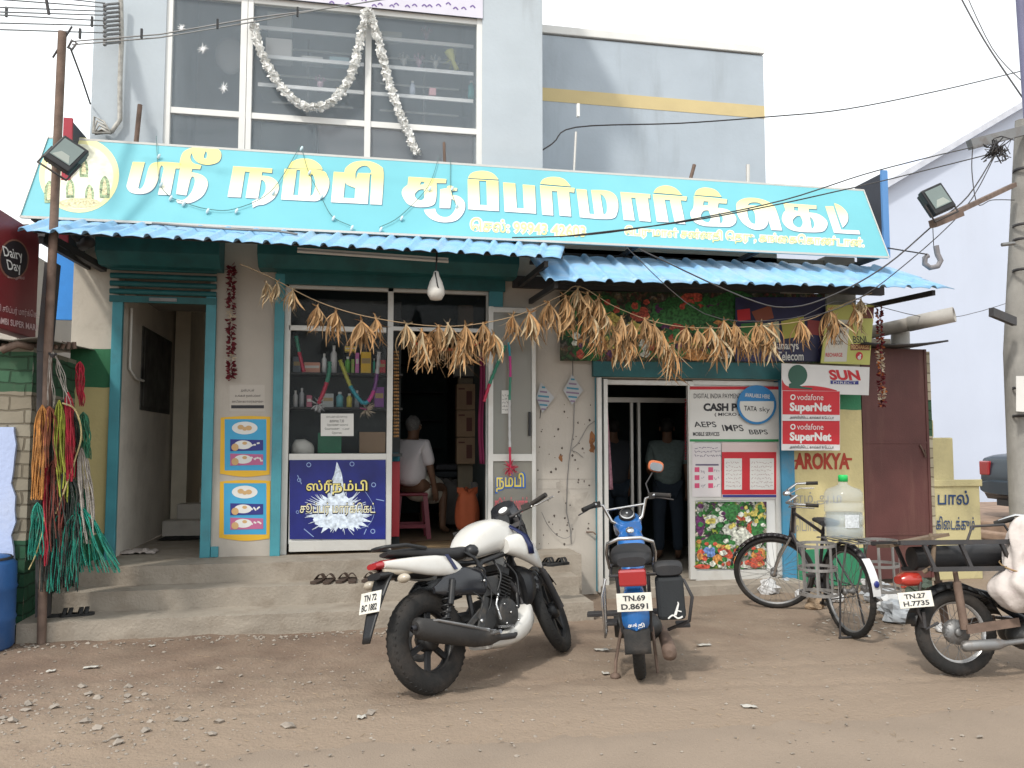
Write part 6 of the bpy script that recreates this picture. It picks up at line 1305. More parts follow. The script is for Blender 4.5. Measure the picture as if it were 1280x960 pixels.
def bicycle():
    p0 = onZ(1064, 797, 0); hd = math.radians(88)
    t = thing('bicycle', 'black roadster bicycle with steel carrier frames parked before the yellow pier', 'bicycle', (p0.x, p0.y, 0), RZ(hd) @ RX(-.03))
    R = .355; wb = 1.14
    wheel(t, 'rear_wheel', (0, 0, R), R, .042, 'wire', rimm=M_steel)
    hp = (.84, 0, .95); ax = (-.33, 0, .94); S = steer(hp, ax, math.radians(62))
    wheel(t, 'front_wheel', (wb, 0, R), R, .042, 'wire', S, rimm=M_steel)
    FB = mat('black_enamel', (.022, .020, .022), .35, var=.1, dirt=(.12, .09, .07), damt=.4, dscale=9, bump=.05)
    b = B()
    bb = V((.46, 0, .29)); st = V((.33, 0, .80)); ht = V((.83, 0, .90)); hb2 = V((.88, 0, .72))
    b.tube([bb, st], .015, 10); b.tube([bb, hb2], .016, 10); b.tube([st+V((.01, 0, -.03)), ht], .014, 10); b.tube([ht+V((-.02, 0, .05)), hb2+V((.01, 0, -.04))], .020, 10)
    for s_ in (-1, 1): b.tube([bb, (0, s_*.06, R)], .010, 8); b.tube([st+V((.01, 0, -.04)), (0, s_*.06, R)], .009, 8)
    b.loc('frame', FB, t)
    b = B()
    for s_ in (-1, 1): b.tube([(wb, s_*.05, R), (1.06, s_*.05, .50), (.90, s_*.045, .70)], .011, 8)
    b.tube([(.90, -.045, .70), (.90, .045, .70)], .014, 8); b.tube([(.88, 0, .70), (.80, 0, 1.02)], .013, 8); b.xf(S); b.loc('fork', M_chrome, t)
    b = B(); b.tube([(.78, 0, 1.04), (.83, .04, 1.03), (.86, .15, 1.05), (.78, .25, 1.06), (.62, .27, 1.03)], .011, 8); b.tube([(.78, 0, 1.04), (.83, -.04, 1.03), (.86, -.15, 1.05), (.78, -.25, 1.06), (.62, -.27, 1.03)], .011, 8); b.xf(S); b.loc('handlebar', M_chrome, t)
    for s_ in (-1, 1):
        b = B(); b.tube([(.70, s_*.262, 1.045), (.60, s_*.272, 1.025)], .017, 8); b.xf(S); b.loc('grip', M_rubber, t)
        b = B(); b.tube([(.83, s_*.04, 1.0), (.85, s_*.16, 1.01), (.76, s_*.23, 1.02), (.64, s_*.24, .995)], .005, 6); b.tube([(.83, s_*.04, 1.0), (.90, s_*.05, .75)], .004, 5); b.xf(S); b.loc('brake_rod', M_chrome, t)
    b = B(); b.lathe([(0, .03), (.03, .02), (.035, 0), (.02, -.01)], (.86, -.03, 1.06), seg=14); b.xf(S); b.loc('bell', M_chrome, t)
    for nm, c, M in (('rear_fender', 0, None), ('front_fender', wb, S)):
        b = B(); a0, a1 = (-10, 175) if c == 0 else (20, 150)
        L = []
        for k in range(17):
            a = math.radians(a0+(a1-a0)*k/16); r = R+.022
            L.append([V((c+(r+h)*math.cos(a), y, R+(r+h)*math.sin(a))) for y, h in ((-.03, -.012), (-.02, .0), (0, .006), (.02, .0), (.03, -.012))])
        for i in range(16): b.add(L[i]+L[i+1], [(k, k+1, 6+k, 5+k) for k in range(4)], True)
        if M: b.xf(M)
        fd = b.loc(nm, FB, t, solid=.003)
        if c == 0:
            b = B(); L = []
            for k in range(13):
                a = math.radians(132+44*k/12); r = R+.030; L.append([V((r*math.cos(a), y, R+r*math.sin(a))) for y in (-.032, -.016, .016, .032)])
            for i in range(12): b.add(L[i]+L[i+1], [(k, k+1, 5+k, 4+k) for k in range(3)], True)
            b.loc('white_fender_patch', ink('fender_white', (.62, .62, .62)), fd)
            b = B(); b.ell((-.385, 0, .47), (.012, .022, .026), seg=12, rings=8); b.loc('reflector', ink('reflector_blue', (.03, .04, .2), .2), fd)
    b = B(); b.secs([(.22, 0, .86, .09, .03), (.32, 0, .875, .07, .03), (.46, 0, .87, .025, .018)], 14); b.tube([st, st+V((-.01, 0, .05))], .011, 8); b.loc('saddle', SEATM, t, sub=1)
    # chain set
    b = B(); b.lathe([(.085, -.004), (.095, -.004), (.095, .004), (.085, .004)], bb+V((0, -.06, 0)), Matrix.Rotation(PI/2, 3, 'X'), 28); b.beam(bb+V((0, -.07, 0)), bb+V((.10, -.08, -.14)), .02, .012); b.beam(bb+V((0, .07, 0)), bb+V((-.10, .08, .14)), .02, .012)
    for s_, q in ((-1, (.10, -.12, -.14)), (1, (-.10, .12, .14))): b.obox(bb+V(q), (.09, .07, .022))
    b.tube([bb+V((0, -.06, .09)), (0, -.06, R+.04)], .005, 5); b.tube([bb+V((0, -.06, -.09)), (0, -.06, R-.04)], .005, 5); b.loc('chain_set', M_dark, t)
    # rear stand
    b = B()
    for s_ in (-1, 1): b.tube([(0, s_*.07, R), (-.03, s_*.11, .02)], .008, 6)
    b.tube([(-.03, -.12, .012), (-.03, .12, .012)], .010, 6); b.loc('rear_stand', M_dark, t)
    # carrier plate and side hoop baskets of flat steel
    b = B(); zc_ = .755
    for y in (-.10, -.035, .035, .10): b.beam((-.24, y, zc_), (.24, y, zc_), .018, .006)
    for x in (-.24, 0, .24): b.beam((x, -.11, zc_-.006), (x, .11, zc_-.006), .018, .006)
    for s_ in (-1, 1): b.tube([(0, s_*.07, R), (-.16, s_*.09, zc_)], .007, 6)
    b.loc('carrier', M_steel, t)
    FL = mat('flat_galvanised', (.27, .26, .25), .5, .4, var=.1, dirt=(.2, .15, .1), damt=.4)
    for s_ in (-1, 1):
        b = B(); cx, cy = -.02, s_*.26
        for z in (.73, .55, .36):
            n = 24; r = .155; ring = [V((cx+r*math.cos(2*PI*k/n), cy+r*.92*math.sin(2*PI*k/n), z)) for k in range(n)]
            for k in range(n): b.beam(ring[k], ring[(k+1) % n], .004, .022)
        for k in range(8):
            a = 2*PI*k/8+.2; b.beam((cx+.151*math.cos(a), cy+.139*math.sin(a), .36), (cx+.151*math.cos(a), cy+.139*math.sin(a), .73), .016, .004, up=(math.cos(a), math.sin(a), 0))
        for y in (-.07, .0, .07): b.beam((cx-.14, cy+y, .355), (cx+.14, cy+y, .355), .018, .004)
        b.loc('can_holder', FL, t)
    return t, p0, hd
bt, bp0, bhd = bicycle()
# water can on the carrier
MB_ = bt.matrix_basis; c = MB_ @ V((-.02, .02, .775))
wc = thing('water_can', 'clear twenty litre water can with green cap standing on the bicycle carrier', 'water can', c)
k = 1.08
b = B(); b.lathe([(r*k, z*k) for r, z in [(0, 0), (.125, 0), (.135, .012), (.135, .07), (.128, .08), (.128, .09), (.135, .10), (.135, .155), (.127, .165), (.127, .175), (.135, .185), (.135, .24), (.127, .25), (.127, .26), (.135, .27), (.133, .315), (.115, .345), (.06, .365), (.033, .38), (.028, .43), (0, .43)]], c, seg=36); cn = b.build('shell', None, wc) if False else b.build('shell', glass('can_plastic', (.50, .56, .60), .12, .26, .8), wc)
b = B(); b.lathe([(0, .005), (.122*k, .005), (.124*k, .18*k), (0, .18*k)], c, seg=32); b.build('water', glass('water_body', (.32, .40, .44), .05, .35, .6), wc)
b = B(); b.lathe([(0, .448*k), (.030*k, .448*k), (.034*k, .44*k), (.034*k, .40*k), (.03*k, .40*k)], c, seg=20); b.build('cap', ink('cap_green', (.02, .45, .10), .35), wc)
vdir = (CAM-c); vdir.z = 0; a0 = math.atan2(vdir.y, vdir.x)+.55
b = B(); b.grid(lambda u, v: c+V((.1375*k*math.cos(a0-.5+.75*u), .1375*k*math.sin(a0-.5+.75*u), .085+.10*v)), 10, 3); lb_ = b.build('label', mat('can_label', (.55, .58, .60), .5, var=.25, scale=60, bump=0), wc)

def moped_right():
    p0 = onZ(1201, 845, 0); hd = math.radians(-6)
    t = thing('moped', 'old black goods moped with carrier racks and silver wheel rims at the right edge', 'moped', (p0.x, p0.y, 0), RZ(hd) @ RX(-.13))
    wheel(t, 'rear_wheel', (0, 0, .275), .275, .075, 'drum', rimm=mat('bright_rim', (.6, .6, .6), .35, .6, bump=0)); hp = (1.0, 0, .75); S = steer(hp, (-.42, 0, .9), math.radians(-8))
    wheel(t, 'front_wheel', (1.2, 0, .275), .275, .07, 'wire', S)
    b = B()
    for s_ in (-1, 1): b.tube([(1.2, s_*.07, .275), (.98, s_*.07, .80)], .018, 8)
    b.xf(S); b.loc('fork', M_dark, t)
    b = B(); b.tube([(-.02, 0, .56), (.25, 0, .50), (.5, 0, .34), (.8, 0, .36), (.96, 0, .72)], .035, 10); b.beam((.42, -.11, .345), (.86, -.11, .345), .2, .02); b.beam((.42, .11, .345), (.86, .11, .345), .2, .02); b.loc('frame', GLB, t)
    b = B(); b.secs([(.30, 0, .48, .08, .05), (.45, 0, .47, .10, .07), (.6, 0, .42, .08, .05)], 14); b.loc('fuel_tank', M_black, t)
    b = B(); L = []
    for k in range(12):
        a = math.radians(20+150*k/11); r = .31; L.append([V((r*math.cos(a), y, .275+(r+h)*math.sin(a))) for y, h in ((-.06, -.03), (-.045, .0), (0, .01), (.045, .0), (.06, -.03))])
    for i in range(11): b.add(L[i]+L[i+1], [(k, k+1, 6+k, 5+k) for k in range(4)], True)
    b.loc('rear_fender', M_black, t, solid=.006)
    for s_ in (-1, 1):
        b = B(); b.tube([(.0, s_*.10, .30), (-.02, s_*.105, .60)], .026, 12); b.tube([(-.02, s_*.105, .60), (-.025, s_*.105, .68)], .016, 8); b.loc('shock_absorber', M_rust, t)
    # racks
    b = B(); z1, z2 = .70, .82
    for z, x0, x1 in ((z2+.03, -.42, .40), (z1-.02, -.22, .36)):
        for s_ in (-1, 1): b.beam((x0, s_*.17, z), (x1, s_*.17, z), .03, .03)
        for x in (x0, (x0+x1)/2, x1): b.beam((x, -.17, z), (x, .17, z), .028, .02)
    for x in (-.2, .05, .33):
        for s_ in (-1, 1): b.beam((x-.06, s_*.17, z2+.03), (x, s_*.17, z1-.02), .022, .022)
    b.tube([(.05, -.16, .86), (.10, -.15, .95), (.33, -.14, .96), (.38, -.15, .86)], .009, 6)
    b.loc('carrier_rack', M_dark, t)
    b = B(); b.tube([(-.25, -.0, .75), (.40, .0, .765)], .075, 14); b.tube([(-.2, .1, .74), (.40, .1, .75)], .05, 10); b.loc('rolled_mat', SEATM, t)
    b = B(); b.beam((-.45, -.02, .83), (-.05, -.04, .90), .20, .02); b.beam((-.40, .06, .84), (-.1, .08, .88), .12, .02)
    b.tube([(-.16, -.10, .90), (-.18, -.16, .84), (-.20, -.15, .70), (-.25, -.12, .66)], .015, 6); b.loc('wooden_slats', mat('grey_old_wood', (.13, .09, .06), .9, var=.3, scale=12, bump=.4, dirt=(.22, .17, .12)), t)
    b = B(); b.secs([(.35, 0, .72, .05, .03), (.42, 0, .74, .11, .05), (.58, 0, .74, .10, .05), (.68, 0, .72, .05, .03)], 16); b.loc('seat', SEATM, t)
    b = B(); b.secs([(-.36, 0, .61, .05, .025), (-.32, 0, .615, .07, .045), (-.24, 0, .615, .07, .045), (-.22, 0, .61, .05, .03)], 14, 3); b.loc('tail_lamp', mat('tail_lamp_orange_red', (.34, .03, .02), .2, var=.15, bump=0, spec=.7), t)
    plate(t, (-.31, -.10, .49), RZ(-.5) @ RX(-.1) @ RY(-.10), .20, .10, ['TN.27', 'H.7735'])
    b = B(); b.tube([(-.24, -.06, .60), (-.28, -.06, .42), (-.24, -.06, .30), (-.15, -.06, .34)], .010, 6); b.obox((-.25, 0, .36), (.02, .15, .10)); b.loc('plate_bracket', M_dark, t)
    b = B(); b.secs([(-.06, -.14, .20, .015, .015), (-.04, -.14, .20, .034, .034), (.18, -.15, .21, .034, .034), (.24, -.15, .215, .017, .017), (.6, -.14, .25, .015, .015)], 14); b.loc('silencer', M_steel, t)
    b = B(); b.beam((.0, -.12, .30), (.36, -.12, .34), .02, .055); b.beam((.0, .12, .30), (.36, .12, .34), .02, .055); b.loc('chain_case', M_rust, t)
    b = B(); b.ell((.48, -.02, .25), (.14, .11, .10)); b.lathe([(0, -.14), (.07, -.14), (.08, -.1), (.08, .1), (0, .1)], (.45, 0, .26), Matrix.Rotation(PI/2, 3, 'X'), 20)
    for i in range(7): b.obox((.56+.022*i, 0, .27), (.006, .14, .13))
    b.loc('engine', ENG, t)
    b = B(); b.tube([(.62, .36, .98), (.70, .28, 1.02), (.92, .17, 1.0), (.95, .08, .93), (.95, 0, .9)], .012, 8); b.tube([(.62, -.36, .94), (.72, -.28, .99), (.92, -.17, .98), (.95, -.08, .93), (.95, 0, .9)], .012, 8); b.xf(S); b.loc('handlebar', M_chrome, t)
    for s_ in (-1, 1):
        b = B(); b.tube([(.69, s_*.29, 1.0-.01*(s_ < 0)), (.60, s_*.38, .96-.02*(s_ < 0))], .019, 10); b.xf(S); b.loc('grip', M_rubber, t)
    b = B(); b.tube([(.3, .1, .25), (.26, .2, .03)], .012, 6); b.loc('side_stand', M_rust, t)
    return t
mr_ = moped_right()
# sack tied in the foot well
Ms = mr_.matrix_basis
sk = thing('cloth_sack', 'pinkish white woven sack tied at the neck, wedged in front of the goods moped seat', 'sack', Ms @ V((.40, -.17, .36)))
b = B(); ring = []
for z, r, ox in ((.36, .11, .03), (.40, .18, .02), (.46, .215, .03), (.52, .235, .02), (.58, .225, .01), (.64, .195, .01), (.68, .17, .02), (.71, .15, .03), (.735, .14, .03), (.77, .145, .04), (.81, .15, .05), (.86, .15, .06), (.92, .14, .07), (.98, .135, .075), (1.04, .12, .08), (1.10, .10, .085), (1.15, .07, .09), (1.17, .02, .09)):
    ring.append([Ms @ V((.37+ox+.88*r*(1+.10*math.sin(5*a+z*9)+.07*math.sin(11*a+z*14)+.30*mnoise.noise(V((1.4*math.cos(a), 1.4*math.sin(a)+z*5, z*7))))*math.cos(a), -.17+r*.75*(1+.12*math.sin(7*a+z*7)+.25*mnoise.noise(V((2*math.cos(a), z*9, 2*math.sin(a)))))*math.sin(a), .13+z*.76)) for a in [2*PI*q/44 for q in range(44)]])
b.loft(ring); b.build('sack_body', mat('woven_sack', (.50, .45, .42), .85, var=.15, scale=9, bump=.9, bscale=18, dirt=(.46, .25, .34), damt=.55, dscale=7, dlo=.54), sk, sub=1)
b = B(); b.lathe([(.132, -.006), (.138, 0), (.132, .006)], Ms @ V((.40, -.17, .69)), RX(.25), seg=20); b.build('tie_string', mat('jute', (.3, .2, .1), .9), sk)

# parked car far right
def car():
    p0 = onZ(1226, 662, 0); base = V((p0.x, p0.y+.2, 0)); base = atD(1269, 655, 13.4); base.z = .272
    t = thing('parked_car', 'dark blue grey saloon car with red tail lamp half hidden behind the concrete pole', 'car', base, RZ(math.radians(-8)))
    W = .85; L = 4.3; zb = .28
    side = [(0.02, .45), (.0, .62, 1), (.02, .86, 1), (.10, 1.02, 1), (.50, 1.08, 1), (.72, 1.12), (1.15, 1.38, 1), (1.55, 1.48, 1), (2.3, 1.47, 1), (2.7, 1.38, 1), (3.15, 1.08), (3.9, .98, 1), (4.25, .80, 1), (4.3, .5, 1), (4.2, .28), (3.85, .25), (3.80, .42, 1), (3.60, .62, 1), (3.35, .62, 1), (3.15, .42, 1), (3.1, .25), (1.10, .25), (1.05, .42, 1), (.87, .64, 1), (.59, .64, 1), (.39, .42, 1), (.35, .27), (.1, .30)]
    P = smooth_ring(side, True, 4); n = len(P); b = B(); rings = []
    for y, s_ in ((-W, .93), (-W*.97, .985), (-W*.8, 1.0), (W*.8, 1.0), (W*.97, .985), (W, .93)):
        rings.append([V((2.15+(x-2.15)*(1 if z < 1.0 else s_), y*(1 if z < 1.0 else 1-.22*(z-1.0)/.48), .8+(z-.8)*(s_ if z > .8 else 1))) for x, z in P])
    vs = [p for r in rings for p in r]
    b.add(vs, [(i*n+k, i*n+(k+1) % n, (i+1)*n+(k+1) % n, (i+1)*n+k) for i in range(5) for k in range(n)], True)
    for r in (rings[0], rings[-1]):
        tri = tessellate_polygon([[V((p.x, p.z, 0)) for p in r]]); b.add(r, [tuple(q) for q in tri])
    CP = mat('dark_car_paint', (.012, .024, .036), .3, .0, var=.04, bump=0, dirt=(.12, .12, .12), damt=.12, spec=.4, coat=.15)
    b.loc('body', CP, t)
    b = B(); f = lambda x, z, n=0: V((x, -(W*(1-.22*max(0, z-1.0)/.48)*1.0)-.004-n, z))
    b.flat([smooth_ring([(.86, 1.08), (1.20, 1.30, 1), (1.58, 1.37, 1), (1.62, 1.08)])], f); b.flat([smooth_ring([(1.70, 1.08), (1.68, 1.37), (2.2, 1.38, 1), (2.5, 1.33, 1), (2.85, 1.08)])], f); b.loc('side_window', mat('dark_car_glass', (.03, .04, .05), .05, bump=0, spec=.9), t)
    b = B(); b.box(-.03, .12, -W*1.005, -W+.24, .70, .94); b.loc('tail_lamp', REDL, t, bev=.02)
    b = B(); b.box(-.03, .12, W-.24, W*1.005, .70, .94); b.loc('tail_lamp', REDL, t, bev=.02)
    b = B(); b.secs([(-.06, 0, .50, .80, .10), (.0, 0, .50, .86, .13), (.12, 0, .50, .862, .13)], 20, 4); b.loc('bumper', CP, t)
    for nm, x in (('rear_wheel', .73), ('front_wheel', 3.48)):
        for s_ in (-1, 1):
            Q = Matrix.Rotation(PI/2, 3, 'X'); b = B(); b.lathe([(.20, -.09), (.29, -.10), (.31, -.07), (.31, .07), (.29, .10), (.20, .09)], (x, s_*(W-.10), .31), Q, 36); w_ = b.loc(nm, M_rubber, t)
            b = B()
            for k in range(9):
                a = 2*PI*k/9; d = V((math.cos(a), 0, math.sin(a))); b.beam(V((x, s_*(W-.02), .31))+d*.03, V((x, s_*(W-.03), .31))+d*.20, .035, .02, up=(0, 1, 0))
            b.lathe([(.19, -.085), (.21, -.09), (.21, .09), (.19, .085)], (x, s_*(W-.10), .31), Q, 30); b.loc('rim', mat('car_alloy', (.42, .42, .42), .35, .6, bump=0), w_)
    b = B(); b.box(.1, 4.1, -.6, .6, .2, .35); b.loc('underbody', M_black, t)
car()
# ================================================================== garlands, husk bunches, ropes
def catmull(pts, k=6):
    out = []; n = len(pts)
    for i in range(n-1):
        p0, p1, p2, p3 = pts[max(0, i-1)], pts[i], pts[i+1], pts[min(n-1, i+2)]
        for j in range(k):
            t = j/k; out.append(.5*((2*p1)+(p2-p0)*t+(2*p0-5*p1+4*p2-p3)*t*t+(3*p1-p0-3*p2+p3)*t**3))
    out.append(pts[-1]); return out
def leaf(b, o, d, L, w, rs, curl=.3):
    d = V(d).normalized(); s = d.orthogonal().normalized(); s = Matrix.Rotation(rs.random()*6.28, 3, d) @ s; u = d.cross(s)
    vs = []; n = 5; cu = rs.uniform(-curl, curl)
    for i in range(n+1):
        t = i/n; c = V(o)+d*L*t+u*cu*L*t*t+s*cu*.5*L*math.sin(t*3); ww = w*math.sin(PI*min(1, t*.9+.08))**.7; vs += [c-s*ww+u*ww*.35, c+u*-.1*ww, c+s*ww+u*ww*.35]
    b.add(vs, [(3*i+k, 3*i+k+1, 3*i+k+4, 3*i+k+3) for i in range(n) for k in range(2)], True)
HUSK = [mat('husk_tan', (.33, .205, .10), .85, var=.35, scale=14, bump=.3, bscale=70), mat('husk_orange', (.33, .18, .075), .85, var=.35, scale=14, bump=.3, bscale=70), mat('husk_pale', (.37, .285, .175), .85, var=.3, scale=14, bump=.3, bscale=70)]
strp = [onY(px, py, -1.02) for px, py in ((300, 330), (335, 345), (400, 378), (470, 398), (560, 408), (640, 396), (700, 370), (724, 358), (770, 384), (830, 405), (900, 410), (1000, 402), (1045, 384), (1090, 366))]
b = B(); b.tube(catmull(strp, 6), .004, 5, cap=False); tag(b.build('garland_string', mat('jute_string', (.35, .25, .15), .9)), 'thin string carrying the dried corn husk bunches along both awnings', 'string')
protos = []
def husk_bunch(v):
    rs = random.Random(50+v); b = B()
    n = [30, 36, 26, 42][v % 4]
    b.tube([(0, 0, .01), (.003, 0, -.03)], .010, 6)
    for i in range(n):
        a = rs.random()*6.28; sp = rs.uniform(.03, .38) if i > 3 else rs.uniform(.4, .9)
        b.m = 0 if rs.random() < .7 else 1
        leaf(b, (.008*math.cos(a), .008*math.sin(a), -.015), (sp*math.cos(a), sp*math.sin(a), -1), rs.uniform(.13, .33), rs.uniform(.004, .0135), rs, .5)
    for i in range(3):
        a = rs.random()*6.28; leaf(b, (0, 0, -.01), (math.cos(a), math.sin(a), rs.uniform(.2, 1)), rs.uniform(.04, .08), .007, rs)
    return b
spots = [(333, 352, 2), (347, 352, 2), (366, 362, 2), (397, 382, 0), (420, 388, 0), (452, 400, 0), (470, 397, 0), (508, 405, 2), (527, 412, 1), (548, 407, 0), (560, 404, 2), (582, 406, 0), (604, 404, 0), (617, 416, 1), (641, 394, 0), (662, 390, 1), (686, 378, 0), (707, 370, 0), (722, 360, 2), (734, 366, 0), (748, 372, 0), (745, 410, 1), (757, 392, 1), (777, 396, 0), (790, 402, 0), (776, 425, 1), (818, 405, 0), (828, 415, 1), (858, 408, 0), (888, 408, 1), (898, 420, 1), (918, 404, 0), (945, 405, 0), (965, 404, 1), (962, 420, 1), (1000, 400, 0), (1036, 386, 0), (1044, 396, 1), (1068, 384, 1), (1076, 374, 2)]
for i_, (px_, py_) in enumerate(((712, 385), (738, 392), (768, 412), (786, 424), (806, 398), (840, 432), (872, 412), (905, 400), (932, 418), (952, 404), (537, 420), (573, 424))): spots.append((px_, py_, i_ % 2))
where = {712: 'low bunch under the right paper kite side of the knot', 738: 'bunch tangled below the knot, second layer', 768: 'thick bunch over the lime yellow print of the banner', 786: 'bunch left of the lowest red print, touching the lintel', 806: 'short bunch over the white cauliflower print', 840: 'bunch dropping over the lintel before the orange print', 872: 'bunch before the yellow fruit print', 905: 'small bunch at the left border of the navy print', 932: 'low bunch over the first grocery pack print', 952: 'bunch over the second grocery pack print', 537: 'low bunch over the left half of the red fringe', 573: 'low bunch over the right half of the red fringe', 333: 'beside the dark flower string on the beige pier', 347: 'pale, second bunch right of the dark flower string', 366: 'pale, last bunch over the teal strip', 397: 'first bunch hanging before the shop window glass', 420: 'long bunch left of the window middle', 452: 'slim bunch left of the window mullion', 470: 'twisted bunch just left of the window mullion', 508: 'stubby pale bunch with white tie right of the mullion', 527: 'orange bunch at the left of the red fringe', 548: 'wide bunch left below the wrapped lamp', 560: 'pale bunch right below the wrapped lamp', 582: 'bunch over the middle of the door opening', 604: 'bunch at the right end of the red fringe', 617: 'low bunch over the door frame edge', 641: 'bunch above the multi coloured tinsel string', 662: 'long bunch over the aluminium door stile', 686: 'bunch above the left paper kite', 707: 'bunch above the right paper kite', 722: 'topmost pale bunch at the knot in the string', 734: 'bunch right of the knot before the banner edge', 748: 'bunch over the left part of the banner', 745: 'low bunch hanging below the knot over the banner', 757: 'bunch under the yellow print of the banner', 777: 'bunch at the upper left of the shop door lintel', 790: 'bunch right of the lowest bunch', 776: 'lowest of all bunches, reaching below the lintel', 818: 'bunch right of the banner middle', 828: 'long bunch over the orange print of the banner', 858: 'slim bunch left of the orange basket print', 888: 'orange bunch at the basket print', 898: 'low bunch over the basket print', 918: 'short bunch where the banner turns navy', 945: 'bunch before the white word on the banner', 965: 'bunch right of the white word on the banner', 962: 'low bunch before the lower banner word', 1000: 'single bunch over the maroon print of the banner', 1036: 'bunch at the left of the lime board', 1044: 'low bunch before the lime board', 1068: 'bunch before the top of the lime board', 1076: 'pale ragged bunch under the bracket at the corner'}
for i, (px, py, mi) in enumerate(spots):
    key = (i % 4, mi); b_ = None
    pr = [q for q in protos if q[0] == key]
    P = onY(px, py, -1.02); Mx = Matrix.Translation(P) @ Matrix.Rotation(rnd.random()*6.28, 4, 'Z') @ Matrix.Diagonal((*(lambda s: (s, s, s))(rnd.uniform(.85, 1.15)*(.8 if mi == 2 else 1)*(.82 if px < 500 else 1)), 1))
    lab = 'dried corn husk bunch, '+where[px]
    if pr: o_ = dup(pr[0][1], Mx, lab)
    else: o_ = husk_bunch(i % 4).build('husk_bunch', [HUSK[mi], HUSK[(mi+1) % 3]]); o_.matrix_basis = Mx; protos.append((key, o_))
    tag(o_, lab, 'corn husks', 'dried corn husk bunches on the string')
    if py > 410:
        b = B(); q_ = onY(px, py-18, -1.02); b.tube([P, q_], .0025, 4); b.build('tie_string', _m['jute_string'], o_, world=True) if False else None
# flower strings
def flowers(pts, r, cols, label, parts, seed=1, name='flower_garland', dens=26, pet=.028):
    rs = random.Random(seed); C = catmull(pts, 8); b = B(); L = sum((C[i+1]-C[i]).length for i in range(len(C)-1)); n = int(L*dens*3)
    for i in range(n):
        t = i/n; x = t*(len(C)-1); k = int(x); p = C[k].lerp(C[min(k+1, len(C)-1)], x-k)
        b.m = parts(t, rs)
        for q in range(2):
            a = rs.random()*6.28; d = V((math.cos(a), math.sin(a), rs.uniform(-.8, .8))); leaf(b, p+d*r*.2, d, r*rs.uniform(.7, 1.2), pet*rs.uniform(.25, .5), rs, .5)
    if name == 'white_garland': b.tube([q for q in C], [r*(.62+.16*math.sin(j*2.1)) for j in range(len(C))], 10)
    return tag(b.build(name, cols), label, 'garland')
RF = mat('dried_red_petal', (.13, .014, .022), .9, var=.5, scale=40, bump=0); PF = mat('pale_petal', (.50, .42, .32), .9, var=.3, scale=30); OR = ink('orange_petal', (.42, .12, .03), .9)
flowers([onY(289, y, -.09) for y in (332, 380, 430, 474)], .045, [RF, PF], 'dark red dried flower string hanging on the beige pier left of the window', lambda t, rs: 1 if (.38 < t < .46 or .76 < t < .82) and rs.random() < .7 else 0, 4, dens=45)
flowers([onY(1099+(y-390)*.03, y, -.45) for y in (388, 430, 470, 508)], .042, [RF, PF, OR], 'red and cream flower string hanging at the right corner before the maroon door', lambda t, rs: (1 if rs.random() < .75 else 2) if (.4 < t < .6 or .8 < t < .92) else (0 if rs.random() < .8 else 2), 5, dens=45)
WF = mat('white_paper_flower', (.78, .78, .76), .8, var=.1)
flowers([onY(x, y, -.05) for x, y in ((317, 30), (325, 62), (345, 100), (368, 126), (393, 135), (418, 124), (438, 96), (450, 50), (458, 14))], .042, [WF], 'white garland hanging in a U across the middle pane of the upstairs window', lambda t, rs: 0, 6, name='white_garland', dens=80, pet=.05)
flowers([onY(x, y, -.05) for x, y in ((460, 14), (470, 40), (480, 80), (492, 120), (505, 155), (521, 192))], .042, [WF], 'white garland hanging straight down across the right pane of the upstairs window', lambda t, rs: 0, 7, name='white_garland', dens=80, pet=.05)
# tinsel garlands by the shop window and door
def tinsel(pts, segs, label, r=.018, burst=None):
    """segs: list of colours in equal lengths"""
    C = catmull([V(p) for p in pts], 10); n = len(C)-1; k = len(segs); mats_ = []; b = B()
    for i, c in enumerate(segs):
        if c not in mats_: mats_.append(c)
        b.m = mats_.index(c); sub = C[int(n*i/k):int(n*(i+1)/k)+1]
        rr_ = [r*(1+.18*math.sin(j*2.2)) for j in range(len(sub))]; b.tube(sub, rr_, 8)
    if burst:
        mats_.append(burst); b.m = len(mats_)-1; rs = random.Random(int(abs(C[-1].x)*100))
        for j in range(46):
            d = V((rs.uniform(-1, 1), rs.uniform(-.3, .3), rs.uniform(-1.2, .6))).normalized(); leaf(b, C[-1]+d*.01, d, rs.uniform(.03, .09), .005, rs)
    return tag(b.build('tinsel_garland', mats_), label, 'tinsel')
tg, tr_, ty, tb, tp_, tw_, tv = [ink('tinsel_'+n_, c, .35) for n_, c in (('green', (.03, .22, .14)), ('red', (.45, .02, .06)), ('yellow', (.40, .40, .06)), ('blue', (.02, .28, .36)), ('pink', (.55, .04, .25)), ('white', (.5, .5, .5)), ('violet', (.16, .04, .20)))]
Yt = .13; o_ = lambda px, py, Y=Yt: onY(px, py, Y)
tinsel([o_(412, 452), o_(411, 468), o_(405, 488), o_(398, 505)], [tg, tg, tr_, tr_], 'green to red tinsel string hanging left behind the shop window glass', .020, tw_)
tinsel([o_(425, 450), o_(432, 468), o_(441, 488), o_(455, 504), o_(466, 492), o_(471, 470), o_(474, 440)], [ty, ty, tb, tb, tp_, tv, tw_], 'rainbow tinsel string hanging in a V behind the shop window glass', .020)
tinsel([o_(370, 420), o_(374, 440), o_(380, 465)], [tg, tr_], 'short green and pink tinsel string in the upper left of the shop window', .018)
tinsel([o_(450, 510), o_(458, 512)], [tp_], 'small pink and white tinsel burst under the rainbow tinsel', .006, PF)
Yo = -.16
tinsel([o_(636, 428, Yo), o_(638, 460, Yo), o_(637, 500, Yo), o_(637, 545, Yo), o_(638, 585, Yo)], [tb, tp_, tg, tw_, tw_, tr_], 'long thin multi coloured tinsel string over the folded glass door', .012, tr_)
